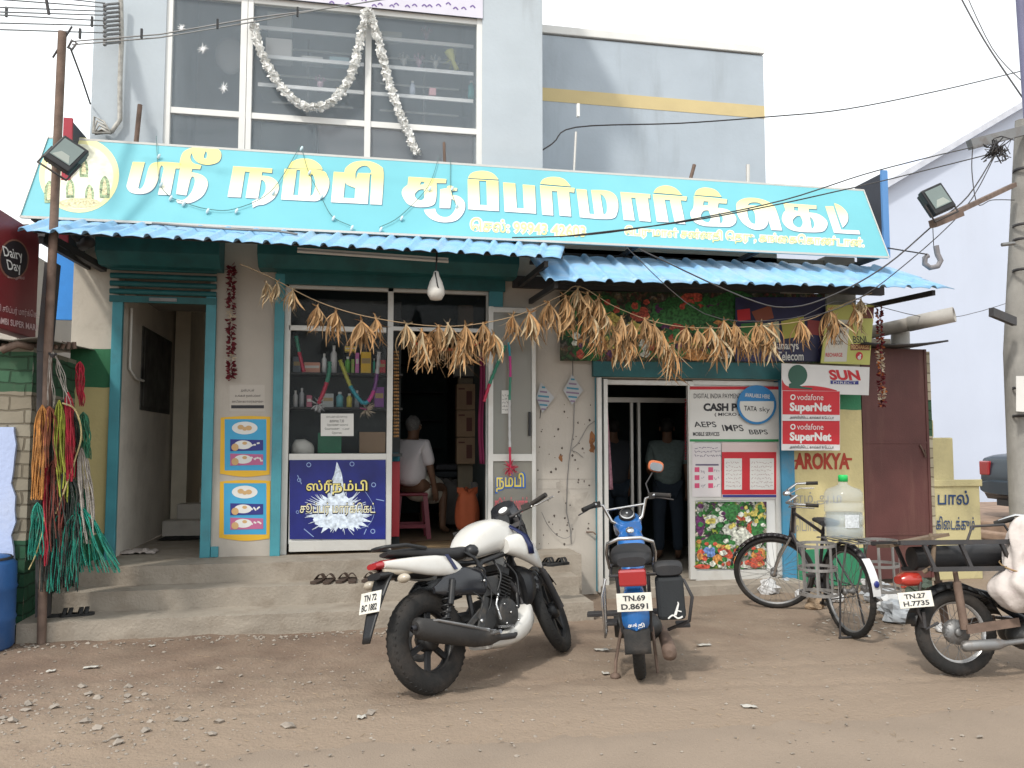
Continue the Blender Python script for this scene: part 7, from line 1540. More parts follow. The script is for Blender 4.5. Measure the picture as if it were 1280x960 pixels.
tinsel([o_(632, 432, Yo), o_(622, 455, Yo), o_(612, 480, Yo), o_(605, 502, Yo)], [tg, tg, tr_], 'green tinsel string with red end slanting beside the door frame', .016)
b = B(); rs = random.Random(9); fy = -.02; C = catmull([onY(x, y, fy) for x, y in ((516, 428), (540, 435), (562, 437), (585, 434), (604, 426))], 8); b.tube(C, .014, 6)
fr_ = b.build('door_toran', ink('toran_red', (.48, .05, .02), .6)); tag(fr_, 'orange red toran string with hanging fringe across the top of the shop door', 'toran')
b = B()
for i, p in enumerate(C): b.tube([p, p-V((0, 0, .13+.04*math.sin(i*.9)))], .0035, 4); b.ell(p-V((0, 0, .14+.04*math.sin(i*.9))), .009, seg=6, rings=4)
b.build('fringe', mat('fringe_cream', (.45, .32, .2), .7, var=.3), fr_)
b = B()
for k in range(3):
    for i in range(26): b.ell(onY(493+k*2.2, 440+i*4.2, .10), .013, seg=6, rings=4)
tag(b.build('bead_curtain', mat('bead_gold', (.30, .16, .06), .5, var=.5, scale=30)), 'brown and gold bead strings hanging just inside the left edge of the door', 'bead curtain')
b = B(); b.grid(lambda u, v: onY(599+6*u+1.2*math.sin(v*7), 440+140*v, .12)+V((0, .02*math.sin(u*12), 0)), 6, 20); tag(b.build('cloth_strip', ink('cloth_maroon', (.20, .02, .07), .9), solid=.004), 'maroon cloth strip hanging inside the right edge of the door', 'cloth')

# ---------------- rope hanks on the left pole
RM = {n_: mat('rope_'+n_, tuple(q*.85 for q in c), .9, var=.4, scale=14, bump=.8, bscale=160, dirt=(.16, .12, .08), damt=.4, dscale=8) for n_, c in (('orange', (.50, .22, .06)), ('brown', (.28, .09, .05)), ('lime', (.38, .42, .06)), ('red', (.38, .02, .04)), ('dark_green', (.02, .13, .07)), ('teal', (.02, .26, .19)), ('white', (.42, .38, .34)), ('dark', (.045, .055, .05)), ('cream', (.55, .45, .22)), ('rust', (.16, .04, .03)))}
YR = Yb-.22
hook = onY(66, 448, YR)
def hank(label, m_, x0, x1, y0, y1, n, bx0=None, bx1=None, r=.0045, seed=0, loop=True, Y=YR):
    rs = random.Random(seed+3); b = B(); bx0 = x0 if bx0 is None else bx0; bx1 = x1 if bx1 is None else bx1; xm_ = (x0+x1)/2
    for i in range(n):
        u = rs.random(); u2 = min(1, max(0, u+rs.uniform(-.25, .25))); yy = y1-(y1-y0)*rs.random()**2*.22; dy = rs.uniform(-.09, .07)
        k = 14; pts = []
        ph = rs.random()*6.28; am = rs.uniform(.4, 2.6)
        for j in range(k):
            t = j/(k-1); x = (x0+(x1-x0)*u)*(1-t)+(bx0+(bx1-bx0)*u2)*t+am*math.sin(ph+t*(5+4*u2))+.25*math.sin(ph*3+t*17)
            y = y0+(yy-y0)*t
            if t < .2: x = xm_+(x-xm_)*math.sqrt(t/.2)**1; y -= 0
            pts.append(onY(x, y, Y+dy*min(1, .3+t)))
        b.tube(pts, r, 5)
    return tag(b.build('rope_hank', m_), label, 'rope', 'rope hanks on the pole')
hank('orange rope hank at the left of the bunch on the pole', RM['orange'], 44, 62, 506, 625, 34, 40, 52, seed=1)
hank('reddish brown rope hank in the middle of the bunch', RM['brown'], 50, 74, 508, 585, 26, 52, 70, seed=2)
hank('lime green rope hank hanging in the middle of the bunch', RM['lime'], 66, 82, 500, 628, 22, 72, 84, seed=3)
hank('bright red rope hank in the upper right of the bunch', RM['red'], 78, 92, 490, 602, 26, 86, 94, seed=4)
hank('long thin red rope hank reaching down to the steps', RM['red'], 54, 62, 580, 708, 14, 54, 60, seed=5, r=.006)
hank('dark green rope hank at the right of the bunch', RM['dark_green'], 96, 112, 515, 575, 22, 104, 114, seed=6)
hank('bright teal rope hank at the lower left of the bunch', RM['teal'], 40, 54, 628, 700, 26, 36, 54, seed=7)
hank('teal rope ends sweeping out to the right over the porch', RM['teal'], 92, 104, 628, 716, 36, 96, 148, seed=8)
hank('teal strands hanging lowest in front of the steps', RM['teal'], 64, 88, 640, 742, 16, 60, 84, seed=9, r=.0038)
hank('dirty white rope hank at the right side of the bunch', RM['white'], 94, 110, 560, 680, 22, 104, 120, seed=10)
hank('dark tangled rope mass at the centre of the bunch', RM['dark'], 52, 104, 500, 740, 80, 50, 96, seed=11, r=.0045, Y=YR+.06)
hank('rust coloured rope hank behind the lime one', RM['rust'], 62, 80, 560, 665, 18, 62, 78, seed=12, Y=YR+.03)
hank('pale grey thin strings from the pole nail above the hanks', RM['white'], 60, 72, 440, 508, 9, 54, 92, seed=13, r=.003)
hank('red hank hanging alone on the green painted brick', RM['red'], 94, 106, 452, 508, 16, 98, 104, seed=14, Y=YR+.25)
hank('dark grey tangled string filling the middle of the bunch', RM['dark'], 60, 100, 590, 735, 44, 56, 98, seed=21, r=.003, Y=YR-.02)
hank('thin teal strings over the lower right of the bunch', RM['teal'], 84, 108, 640, 735, 18, 74, 100, seed=22, r=.003, Y=YR-.03)
hank('brick red rope hank low in the middle of the bunch', RM['rust'], 56, 78, 575, 690, 24, 58, 80, seed=23, r=.005)
hank('dark green rope hank low behind the teal sweep', RM['dark_green'], 84, 108, 600, 715, 30, 80, 122, seed=24, Y=YR+.05)
b = B(); b.tube(catmull([onY(x, y, YR-.05) for x, y in ((78, 504), (92, 510), (100, 528), (101, 550), (92, 580), (80, 615), (70, 642))], 6), .007, 6); tag(b.build('rope', RM['cream']), 'single thick cream rope looping over the red and lime hanks', 'rope')
b = B(); b.tube(catmull([onY(x, y, YR-.05) for x, y in ((56, 645), (52, 670), (44, 695), (36, 712))], 6), .005, 6); tag(b.build('rope', RM['cream']), 'single cream rope end hanging at the lower left of the hanks', 'rope')
b = B(); b.tube([onY(60, 440, YR+.1), onY(66, 446, YR-.1), onY(70, 442, YR-.12)], .01, 6); b.build('hook', M_dark, lp)

# ================================================================== people
SKIN = mat('brown_skin', (.14, .075, .045), .6, var=.06, bump=.1)
def skinmesh(name, verts, edges, rad, m_, parent, sub=2, root=0, world=False):
    me = bpy.data.meshes.new(name); me.from_pydata([tuple(v) for v in verts], edges, []); me.materials.append(m_)
    o = bpy.data.objects.new(name, me); COL.objects.link(o); o.parent = parent
    o.modifiers.new('skin', 'SKIN'); sv = me.skin_vertices[0].data
    for i, r in enumerate(rad):
        sv[i].radius = r if isinstance(r, tuple) else (r, r); sv[i].use_root = (i == root)
    o.modifiers['skin'].use_smooth_shade = True
    md = o.modifiers.new('sub', 'SUBSURF'); md.levels = sub; md.render_levels = sub
    return o
def person(label, loc, rz, J, cloth_top, cloth_low, hair_m, shortsl=True, low='trousers', hat=0):
    """J: joints dict in local space, figure faces +y"""
    t = thing('person', label, 'person', loc, RZ(rz))
    names = ['pel', 'waist', 'chest', 'neck', 'head0', 'headt']; v = [J[k] for k in names]; e = [(i, i+1) for i in range(5)]
    rad = [.12, .11, .125, .05, (.072, .085), (.06, .075)]
    for s_ in 'LR':
        i0 = len(v); v += [J['sh'+s_], J['el'+s_], J['wr'+s_], J['hd'+s_]]; rad += [.055, .042, .028, (.04, .018)]; e += [(2, i0), (i0, i0+1), (i0+1, i0+2), (i0+2, i0+3)]
        d = (V(J['hd'+s_])-V(J['wr'+s_])).normalized(); q = d.orthogonal().normalized(); q2 = d.cross(q)
        for k in range(5):
            a = (k-2)*.3 if k < 4 else .9; b0 = V(J['hd'+s_])+q*(.016*(k-1.5) if k < 4 else .03); L_ = (.07, .08, .075, .055, .05)[k]
            m0 = len(v); v += [b0+d*L_*.5+q2*.006, b0+d*L_+q2*.03]; rad += [.009, .007]; e += [(i0+3 if k < 4 else i0+2, m0), (m0, m0+1)]
        i1 = len(v); v += [J['hp'+s_], J['kn'+s_], J['an'+s_], J['to'+s_]]; rad += [.09, .06, .04, (.045, .03)]; e += [(0, i1), (i1, i1+1), (i1+1, i1+2), (i1+2, i1+3)]
    body = skinmesh('body', v, e, rad, SKIN, t)
    hd = V(J['head0']).lerp(V(J['headt']), .45)
    b = B(); b.ell(hd+V((0, -.02, .015)), (.078, .095, .098), seg=24, rings=16)
    b.v = [q+(q-hd)*.10*mnoise.noise(q*38) for q in b.v]; b.loc('hair', hair_m, t)
    b = B(); b.ell(hd+V((0, .10, -.02)), (.014, .022, .025), seg=10, rings=6)
    for s_ in (-1, 1): b.ell(hd+V((s_*.085, 0, -.02)), (.012, .022, .03), seg=10, rings=6)
    b.loc('face_features', SKIN, t)
    b = B()
    for s_ in (-1, 1): b.ell(hd+V((s_*.032, .092, .005)), (.014, .008, .008), seg=8, rings=6)
    b.loc('eyes', M_paper, t)
    # shirt
    v = [J['pel'], J['waist'], J['chest'], V(J['neck'])-V((0, 0, .03))]; v[0] = V(J['pel'])-V((0, 0, .05)); rad = [.19, .185, .20, .075]; e = [(0, 1), (1, 2), (2, 3)]
    for s_ in 'LR':
        i0 = len(v); el = V(J['sh'+s_]).lerp(V(J['el'+s_]), .85 if shortsl else 1); v += [J['sh'+s_], el]; rad += [.078, .07]; e += [(2, i0), (i0, i0+1)]
    skinmesh('shirt', v, e, rad, cloth_top, t)
    if low == 'trousers':
        v = [J['pel']]; rad = [(.15, .12)]; e = []
        for s_ in 'LR':
            i0 = len(v); v += [J['hp'+s_], J['kn'+s_], V(J['kn'+s_]).lerp(V(J['an'+s_]), .95)]; rad += [.11, .08, .065]; e += [(0, i0), (i0, i0+1), (i0+1, i0+2)]
        skinmesh('trousers', v, e, rad, cloth_low, t)
    else:
        v = [J['pel'], V(J['hpL']).lerp(V(J['hpR']), .5)+V((0, .15, -.02)), V(J['knL']).lerp(V(J['knR']), .5), V(J['knL']).lerp(V(J['knR']), .5)+V((0, .03, -.2))]
        skinmesh('dhoti', v, [(0, 1), (1, 2), (2, 3)], [.20, .20, .17, .15], cloth_low, t)
    return t
GH = mat('grey_hair', (.13, .125, .12), .9, var=.3, scale=50, bump=.6, bscale=150); BH = mat('black_hair', (.015, .013, .012), .7, bump=.5, bscale=150)
SH1 = mat('white_shirt_cloth', (.60, .57, .58), .85, var=.04, bump=.5, bscale=9); DH_ = mat('cream_dhoti', (.58, .54, .46), .9, bump=.4, bscale=10)
SH2 = mat('light_checked_shirt', (.13, .17, .165), .85, var=.15, scale=30, bump=.4, bscale=9); TR2 = mat('dark_trousers', (.02, .03, .045), .9); SH3 = mat('grey_shirt', (.04, .045, .055), .9)
Pm = onY(514, 668, 1.25); Pm.z = PH
st_h = .50
J = dict(pel=(0, 0, st_h+.10), waist=(0, -.02, st_h+.26), chest=(0, -.01, st_h+.45), neck=(0, .01, st_h+.60), head0=(0, .03, st_h+.68), headt=(0, .04, st_h+.83),
         shL=(-.18, 0, st_h+.53), elL=(-.24, .12, st_h+.28), wrL=(-.14, .32, st_h+.22), hdL=(-.10, .38, st_h+.21), shR=(.18, 0, st_h+.53), elR=(.235, .03, st_h+.24), wrR=(.25, .10, st_h+.02), hdR=(.24, .13, st_h-.05),
         hpL=(-.10, .04, st_h+.07), knL=(-.13, .46, st_h+.04), anL=(-.13, .44, .08), toL=(-.13, .58, .03), hpR=(.10, .04, st_h+.07), knR=(.13, .46, st_h+.04), anR=(.13, .44, .08), toR=(.13, .58, .03))
person('grey haired man in white shirt sitting with his back turned on a maroon stool', Pm, math.radians(-38), J, SH1, DH_, GH, low='dhoti')
# stool
so_ = thing('plastic_stool', 'tall maroon plastic stool under the seated man in the shop', 'stool', Pm)
MRN = ink('maroon_plastic', (.16, .015, .03), .45); h = st_h
b = B(); b.obox(Pm+V((0, 0, h-.015)), (.34, .34, .03)); b.build('seat', MRN, so_, bev=.01)
for sx_ in (-1, 1):
    for sy_ in (-1, 1): b = B(); b.beam(Pm+V((sx_*.14, sy_*.14, h-.03)), Pm+V((sx_*.18, sy_*.18, 0)), .05, .035); b.build('leg', MRN, so_)
b = B()
for a_, c_ in (((-1, -1), (1, -1)), ((1, -1), (1, 1)), ((-1, 1), (1, 1)), ((-1, -1), (-1, 1))): b.beam(Pm+V((a_[0]*.165, a_[1]*.165, .14)), Pm+V((c_[0]*.165, c_[1]*.165, .14)), .02, .04)
b.build('stretcher', MRN, so_)
def stand(ax=0): return dict(pel=(0, 0, .90), waist=(0, 0, 1.06), chest=(0, 0, 1.27), neck=(0, .01, 1.44), head0=(0, .03, 1.52), headt=(0, .04, 1.66),
    shL=(-.18, 0, 1.36), elL=(-.22, .02, 1.08), wrL=(-.18, .22, 1.0), hdL=(-.15, .29, 1.02), shR=(.18, 0, 1.36), elR=(.23, .0, 1.08), wrR=(.24, .06, .84), hdR=(.24, .08, .76),
    hpL=(-.09, 0, .86), knL=(-.11, .01, .47), anL=(-.11, -.01, .08), toL=(-.12, .13, .03), hpR=(.09, 0, .86), knR=(.11, .01, .47), anR=(.11, -.01, .08), toR=(.12, .13, .03))
P1 = onY(836, 700, 1.35); P1.z = .12; person('customer in light checked shirt and dark trousers standing with back turned inside the right shop', P1, math.radians(-15), stand(), SH2, TR2, BH)
P2 = onY(768, 700, 1.6); P2.z = .12; person('dim figure in grey shirt standing behind the inner door of the right shop', P2, math.radians(10), stand(), SH3, TR2, BH)

# ================================================================== shop interior
def bx(name, px0, px1, py0, py1, Y, d, m_, label, cat, bev=.003, fp=None):
    a, c = onY(px0, py1, Y), onY(px1, py0, Y); b = B(); b.box(a.x, c.x, Y, Y+d, a.z, c.z); return tag(b.build(name, m_, bev=bev), label, cat)
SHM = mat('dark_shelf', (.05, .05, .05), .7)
xs_a, xs_b = X['p1']+.03, xa(484, 500, .35)
for i, y_ in enumerate((466, 509)):
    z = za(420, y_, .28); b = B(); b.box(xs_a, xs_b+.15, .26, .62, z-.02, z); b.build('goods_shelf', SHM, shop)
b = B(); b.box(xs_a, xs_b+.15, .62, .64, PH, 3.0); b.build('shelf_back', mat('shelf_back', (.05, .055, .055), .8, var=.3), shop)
items = [(366, 376, 446, 466, 'box', (.10, .12, .14), 'dark tin on the upper shop shelf at the far left'), (380, 400, 453, 466, 'box', (.42, .20, .14), 'low salmon coloured box on the upper shop shelf'), (402, 408, 442, 466, 'bottle', (.45, .47, .48), 'slim white bottle on the upper shop shelf'),
         (413, 421, 432, 466, 'bottle', (.42, .42, .43), 'tall white bottle on the upper shop shelf'), (431, 438, 446, 466, 'bottle', (.10, .30, .05), 'green bottle on the upper shop shelf'), (431, 445, 433, 439, 'box', (.50, .36, .04), 'flat yellow box stacked on top of the green bottle row'),
         (439, 443, 449, 466, 'box', (.2, .3, .08), 'thin green carton beside the green bottle'), (444, 449, 441, 466, 'box', (.40, .12, .30), 'tall pink carton on the upper shop shelf'), (451, 464, 440, 466, 'box', (.52, .33, .03), 'large yellow box on the upper shop shelf'), (466, 469, 448, 466, 'bottle', (.05, .35, .25), 'teal bottle right of the large yellow box'),
         (474, 482, 450, 466, 'box', (.35, .03, .04), 'red carton at the right end of the upper shop shelf'),
         (366, 372, 488, 509, 'bottle', (.4, .4, .4), 'white bottle at the left end of the lower shop shelf'), (374, 380, 485, 509, 'bottle', (.35, .36, .38), 'second white bottle on the lower shop shelf'), (383, 390, 494, 509, 'box', (.3, .08, .12), 'small wine red pack on the lower shop shelf'),
         (403, 417, 492, 509, 'box', (.28, .3, .3), 'pale crumpled packet on the lower shop shelf'), (420, 429, 490, 509, 'bottle', (.08, .25, .28), 'teal jar on the lower shop shelf'), (433, 440, 492, 509, 'bottle', (.42, .36, .06), 'yellow jar on the lower shop shelf'), (443, 449, 488, 509, 'bottle', (.2, .22, .24), 'grey bottle on the lower shop shelf'), (468, 480, 484, 509, 'box', (.15, .05, .2), 'violet box at the right end of the lower shop shelf')]
for i, (a0, a1, y0, y1, kd, c, lab) in enumerate(items):
    c_ = tuple(q*1.5 for q in c)
    if kd == 'box':
        o_ = bx('carton', a0, a1, y0, y1, .30, .15, ink('pack_%d' % i, c_, .5), lab, 'carton')
        b = B(); f = plY(.299); b.rect(f, a0+1, y0+(y1-y0)*.3, a1-1, y0+(y1-y0)*.55, .001); b.build('carton_label', M_paper if i % 2 else ink('label_tan', (.4, .3, .15)), o_)
    else:
        p, q = onY((a0+a1)/2, y1, .36), onY((a0+a1)/2, y0, .36); r = (onY(a1, y1, .36).x-onY(a0, y1, .36).x)/2; h_ = q.z-p.z; b = B()
        b.lathe([(0, 0), (r, 0), (r, h_*.7), (r*.45, h_*.82), (r*.45, h_*.88)], p, seg=14); o_ = tag(b.build('bottle', ink('pack_%d' % i, c_, .3)), lab, 'bottle'); b = B(); b.lathe([(r*.5, h_*.86), (r*.5, h_), (0, h_)], p, seg=12); b.build('cap', M_white, o_)
bx('green_crate', 397, 427, 541, 566, .32, .25, mat('crate_green', (.04, .20, .11), .6), 'dark green crate behind the glass under the taped notice', 'crate')
bx('carton', 449, 482, 540, 566, .34, .25, mat('brown_carton', (.28, .19, .12), .8), 'brown carton at the lower right behind the window glass', 'carton')
b = B(); P = onY(378, 568, .25); b.secs([(P.x-.10, .25, P.z+.05, .03, .04), (P.x-.07, .25, P.z+.07, .08, .075), (P.x+.02, .25, P.z+.065, .09, .085), (P.x+.09, .25, P.z+.05, .05, .06), (P.x+.11, .25, P.z+.04, .02, .03)], 16); tag(b.build('plastic_bag', mat('white_bag', (.55, .54, .50), .6, bump=.8, bscale=16)), 'white plastic bag lying behind the glass at the lower left of the shop window', 'bag')
b = B(); z = za(420, 567, .24); b.box(xs_a, xs_b+.15, .22, .62, z-.03, z); b.build('window_counter', SHM, shop)
# red counter side by the door
bx('counter', 489, 500, 577, 671, .45, .9, ink('counter_red', (.42, .03, .04), .4), 'bright red counter end just inside the door beside the window poster', 'counter')
bx('counter_cushion', 489, 500, 566, 578, .5, .5, ink('cushion_teal', (.04, .22, .28), .8), 'teal bundle lying on the red counter end', 'cushion', .02)
# cartons and picture on the inner wall, sacks
for i, (y0, y1, lab) in enumerate(((480, 512, 'top brown drink carton stacked against the inner cream wall'), (513, 546, 'middle brown drink carton stacked against the inner cream wall'), (547, 580, 'lowest brown drink carton stacked against the inner cream wall'))):
    o_ = bx('drink_carton', 571, 597, y0, y1, 1.72, .17, _m['brown_carton'], lab, 'carton'); b = B(); f = plY(1.718); b.rect(f, 583, y0+9, 590, y0+26, .001); b.rect(f, 573, y0+5, 581, y0+7, .001); b.build('carton_print', ink('carton_print', (.10, .03, .02)), o_)
o_ = bx('wall_picture', 566, 597, 455, 472, 1.84, .03, M_dark, 'small framed picture high on the inner cream wall', 'picture'); b = B(); b.rect(plY(1.838), 568, 457, 595, 470, .001); b.build('picture_print', ink('picture_grey', (.2, .2, .18)), o_)
def sack(px, pyb, pyt, w_, Y, m_, label):
    p, q = onY(px, pyb, Y), onY(px, pyt, Y); p.z = max(p.z, PH-.0); h_ = q.z-p.z; b = B(); R_ = []
    for t_, r in ((0, .7), (.06, .95), (.3, 1.05), (.6, 1.0), (.8, .85), (.88, .72), (.94, .8), (1, .95)):
        R_.append([p+V((w_*r*(1+.08*math.sin(4*a+t_*5))*math.cos(a), w_*.7*r*(1+.1*math.sin(5*a))*math.sin(a), h_*t_+(.04*math.sin(5*a) if t_ > .9 else 0))) for a in [2*PI*k/24 for k in range(24)]])
    b.loft(R_); return tag(b.build('sack', m_, sub=1), label, 'sack')
sack(584, 662, 612, .13, 1.0, mat('orange_sack', (.42, .10, .04), .8, bump=.5, bscale=20), 'open orange red sack standing inside the right side of the door')
sack(600, 668, 605, .13, 1.55, mat('grey_sack', (.15, .14, .13), .85, bump=.5, bscale=20), 'dark grey sack behind the orange sack inside the door')
sack(565, 655, 600, .16, 2.2, _m['grey_sack'], 'dark sack in the back of the shop left of the orange sack')
for i in range(4):
    o_ = bx('stacked_bag', 545-i*3, 588, 580+i*9, 588+i*9, 2.7, .4, ink('bag_shade_%d' % (i % 2), [(.12, .12, .13), (.08, .09, .10)][i % 2], .8), 'grey grain bags in a flat pile at the back of the shop', 'grain bag', .03); tag(o_, group='flat piled grain bags')
b = B(); p = onY(545, 672, .6); b.grid(lambda u, v: V((p.x-.25+.5*u, .35+.5*v, PH+.004+.006*mnoise.noise(V((u*4, v*4, 1))))), 8, 8); tag(b.build('floor_mat', mat('brown_mat', (.22, .15, .08), .9, var=.2, scale=10), solid=.004), 'light brown mat lying on the floor inside the shop door', 'mat')
# back shelf in shop: dim goods racks
b = B()
for i in range(5): b.box(X['p1']+.1, xr2-.1, 4.2, 4.5, 1.0+.42*i, 1.02+.42*i)
b.build('back_rack', SHM, shop)
# pink curtain cloth in right shop
b = B(); b.grid(lambda u, v: onY(757+ (2+9*max(0, v-.15))*u, 478+134*v, .10)+V((0, .03*math.sin(u*9), 0)), 8, 14); tag(b.build('pink_curtain', mat('pink_print_cloth', (.42, .22, .27), .9, var=.3, scale=40), solid=.004), 'narrow pink printed curtain hanging in the left side of the right shop door', 'curtain')
b = B(); b.box(xa(753, 600, -.02), xa(758, 600, -.02), -.09, -.02, .03, za(755, 474, -.05)); b.box(xa(746, 600, -.06)-.0, xa(751.5, 600, -.06), -.10, -.06, .03, za(750, 472, -.08)); tag(b.build('door_leaf', M_alu, bev=.003), 'white aluminium door leaf edge folded open at the left of the right shop entrance', 'door')
b = B(); 
for i in range(24): b.ell(onY(857, 500+i*3.2, .05), .012, seg=6, rings=4)
tag(b.build('bead_string', RF), 'dark red bead string hanging beside the white cash poster', 'bead string')

# ================================================================== small things on the porch and the wall
def slipper(px, py, Z, rz, label, col=(.045, .03, .022), L=.25, strap=(.03, .02, .015)):
    p = onZ(px, py, Z); t = thing('slipper', label, 'slipper', p, RZ(rz)); b = B()
    out = smooth_ring([(-.12, 0, 1), (-.10, .033, 1), (-.02, .03, 1), (.06, .045, 1), (.115, .025, 1), (.125, -.01, 1), (.09, -.042, 1), (0, -.034, 1), (-.10, -.033, 1)])
    b.prism(out, lambda x, y: V((x*L/.25, y, .022)), lambda x, y: V((x*L/.25, y, .003))); b.loc('sole', ink('sole_%d' % hash3(col), col, .8), t)
    b = B()
    for x in (.02, .06): b.grid(lambda u, v: V((x-.012+.03*v+.01*math.sin(u*PI), -.045+.09*u, .02+.045*math.sin(u*PI))), 10, 2)
    b.loc('strap', ink('strap_%d' % hash3(strap), strap, .7), t, solid=.004); return t
for px, py, Z, rz, lab in [(76, 771, .15, .2, 'black slipper at the left end of the lowest step, the one behind'), (96, 770, .15, .35, 'black slipper at the left end of the lowest step, the one in front'), (398, 728, .305, 1.2, 'brown slipper farthest left of the group on the middle step'), (411, 728, .305, 1.4, 'brown slipper second from the left on the middle step'), (428, 727, .305, 1.3, 'brown slipper left of the middle pair on the middle step'), (440, 727, .305, 1.6, 'brown slipper right of the middle pair on the middle step'),
                           (460, 726, .305, 1.3, 'dark slipper beside the motorcycle tail lamp'), (473, 726, .305, 1.5, 'dark slipper partly behind the motorcycle tail lamp'), (681, 707, PH, .6, 'black slipper on the right porch end, the left one'), (697, 707, PH, .5, 'black slipper on the right porch end, the right one')]:
    slipper(px, py, Z, rz, lab, (.02, .02, .02) if px < 100 or px > 600 else (.06, .04, .03), strap=(.015, .015, .015) if px < 100 or px > 600 else (.05, .03, .02))
b = B(); p = onZ(172, 692, PH)
b.grid(lambda u, v: V((p.x-.17+.34*u, p.y-.07+.18*v, PH+.005+.05*abs(mnoise.noise(V((u*5, v*5, 2))))+.02*math.sin(u*PI)*math.sin(v*PI))), 18, 12); tag(b.build('crumpled_cloth', mat('old_cloth', (.42, .37, .34), .95, bump=.4), solid=.004), 'crumpled pale cloth lying on the porch inside the left doorway', 'cloth')
# paper kites on the pier
def kite(pts, lab, cols, tail):
    f = plY(-.03); b = B(); b.slab(f, pts, 0, .002); o_ = tag(b.build('paper_kite', ink('kite_paper', (.42, .43, .44), .8)), lab, 'kite')
    xs = [p[0] for p in pts]; ys = [p[1] for p in pts]; b = B(); cx = sum(xs)/4; top = min(ys); bot = max(ys)
    for i in range(6):
        y = top+(bot-top)*(i+.9)/7; w_ = (1-abs(2*(y-top)/(bot-top)-1))*(max(xs)-min(xs))*.36; b.m = i % 2; b.rect(f, cx-w_, y, cx+w_, y+2.2, .004, .1)
    b.build('kite_print', [ink('kite_blue', (.05, .22, .32)), ink('kite_mauve', (.22, .16, .24))], o_)
    b = B(); b.tube([f(*tail[0], 0), f(*tail[1], 0)], .004, 5); b.build('kite_string', M_dark, o_)
kite([(676, 478), (693, 497), (678, 516), (670, 497)], 'blue and white paper kite ornament, the left one on the pier', 0, ((676, 512), (675, 523)))
kite([(715, 468), (729, 488), (715, 506), (704, 488)], 'blue and grey paper kite ornament, the right one under the cable stain', 0, ((716, 440), (716, 470)))
# cables and shutter clips on the pier
wire([onY(x, y, -.012) for x, y in ((718, 500), (717, 540), (712, 570), (709, 600), (708, 640), (713, 662), (714, 680))], .004, 'thin cable running down the pier from the right paper kite', m=M_steel)
wire(catmull([onY(x, y, -.015) for x, y in ((744, 526), (735, 533), (728, 545), (722, 555), (715, 562), (722, 566), (729, 572))], 5), .003, 'thin curly wire on the pier beside the rust stain', m=M_steel)
wire(catmull([onY(x, y, -.05) for x, y in ((677, 640), (684, 655), (695, 668), (706, 673), (714, 668), (715, 655))], 5), .003, 'thin wire loop hanging low on the pier', m=M_steel)
b = B(); rs = random.Random(12); fwl = plY(-.001)
for (cx, cy, r) in ((740, 548, 5), (701, 572, 3), (740, 560, 4)):
    b.flat([[(cx+r*rs.uniform(.5, 1.2)*math.cos(2*PI*k/12), cy+1.9*r*rs.uniform(.5, 1.2)*math.sin(2*PI*k/12)) for k in range(12)]], fwl, .001)
b.build('rust_stain', mat('rust_stain', (.28, .12, .05), .9, var=.3), shop)
b = B()
for i in range(60):
    cx, cy, r = rs.uniform(672, 742), rs.uniform(505, 700), rs.uniform(.5, 1.6); b.flat([[(cx+r*rs.uniform(.4, 1.2)*math.cos(2*PI*k/8), cy+1.3*r*rs.uniform(.4, 1.2)*math.sin(2*PI*k/8)) for k in range(8)]], fwl, .0008+.00003*i)
b.build('chipped_paint', mat('chip_dark', (.10, .08, .07), .9, var=.3), shop)
# grey scar of torn shelf: plaster outline on pier
b = B()
for s_ in (((673, 599), (742, 599), (736, 611), (672, 611), (673, 599)), ((700, 600), (704, 622), (712, 656), (716, 658), (726, 640), (737, 618))): b.stroke(s_, 1.2, fwl, .0012, False)
b.flat([[(695, 603), (706, 600), (714, 620), (736, 614), (722, 645), (716, 657), (710, 640), (704, 620), (696, 618)]], fwl, .0006)
b.build('plaster_scar', mat('scar_grey', (.42, .38, .33), .9, var=.15, scale=10, dirt=(.25, .22, .2), damt=.5, dscale=12), shop)
b = B(); b.tube([onY(733, 665, -.01), onY(741, 665, -.06), onY(745, 668, -.06)], .008, 6); b.build('wall_hook', M_rust, shop)
b = B(); b.box(xa(664.5, 600, -.02), xa(667.5, 600, -.02), -.03, -.0, za(666, 700), za(666, 445)); b.build('wall_batten', M_alu, shop)
# cable run under left awning along sign bottom
b = B(); b.tube(catmull([onY(x, y, -.95) for x, y in ((190, 279), (240, 283), (300, 287), (345, 289), (372, 293))], 6), .010, 6); tag(b.build('cable', M_steel), 'loose grey cable lying on top of the left awning under the sign', 'cable')
# string lights on the sign
for k, (pts, lab) in enumerate([([(196, 172), (197, 195), (200, 230), (212, 247), (228, 254), (258, 263), (294, 263), (340, 240), (375, 185)], 'string of tiny lights drooping across the first letters of the sign'), ([(377, 185), (385, 215), (400, 245), (415, 272), (438, 284)], 'string of tiny lights slanting down over the third letter'), ([(548, 198), (535, 235), (500, 272), (474, 286)], 'string of tiny lights slanting left from the sixth letter'), ([(563, 200), (563, 235), (569, 256)], 'short string of tiny lights over the hooked letter')]):
    t_ = thing('string_lights', lab, 'string lights', fS(pts[0][0], pts[0][1], .02)); C = catmull([fS(x, y, .02) for x, y in pts], 5); b = B(); b.tube(C, .003, 4); b.build('wire', mat('green_wire', (.05, .12, .11), .6), t_)
    for x, y in pts[1::1]:
        b = B(); b.ell(fS(x+2, y+3, .022), (.013, .012, .028), RY(.4), 8, 6); b.build('bulb', ink('bulb_white', (.55, .68, .72), .2), t_)
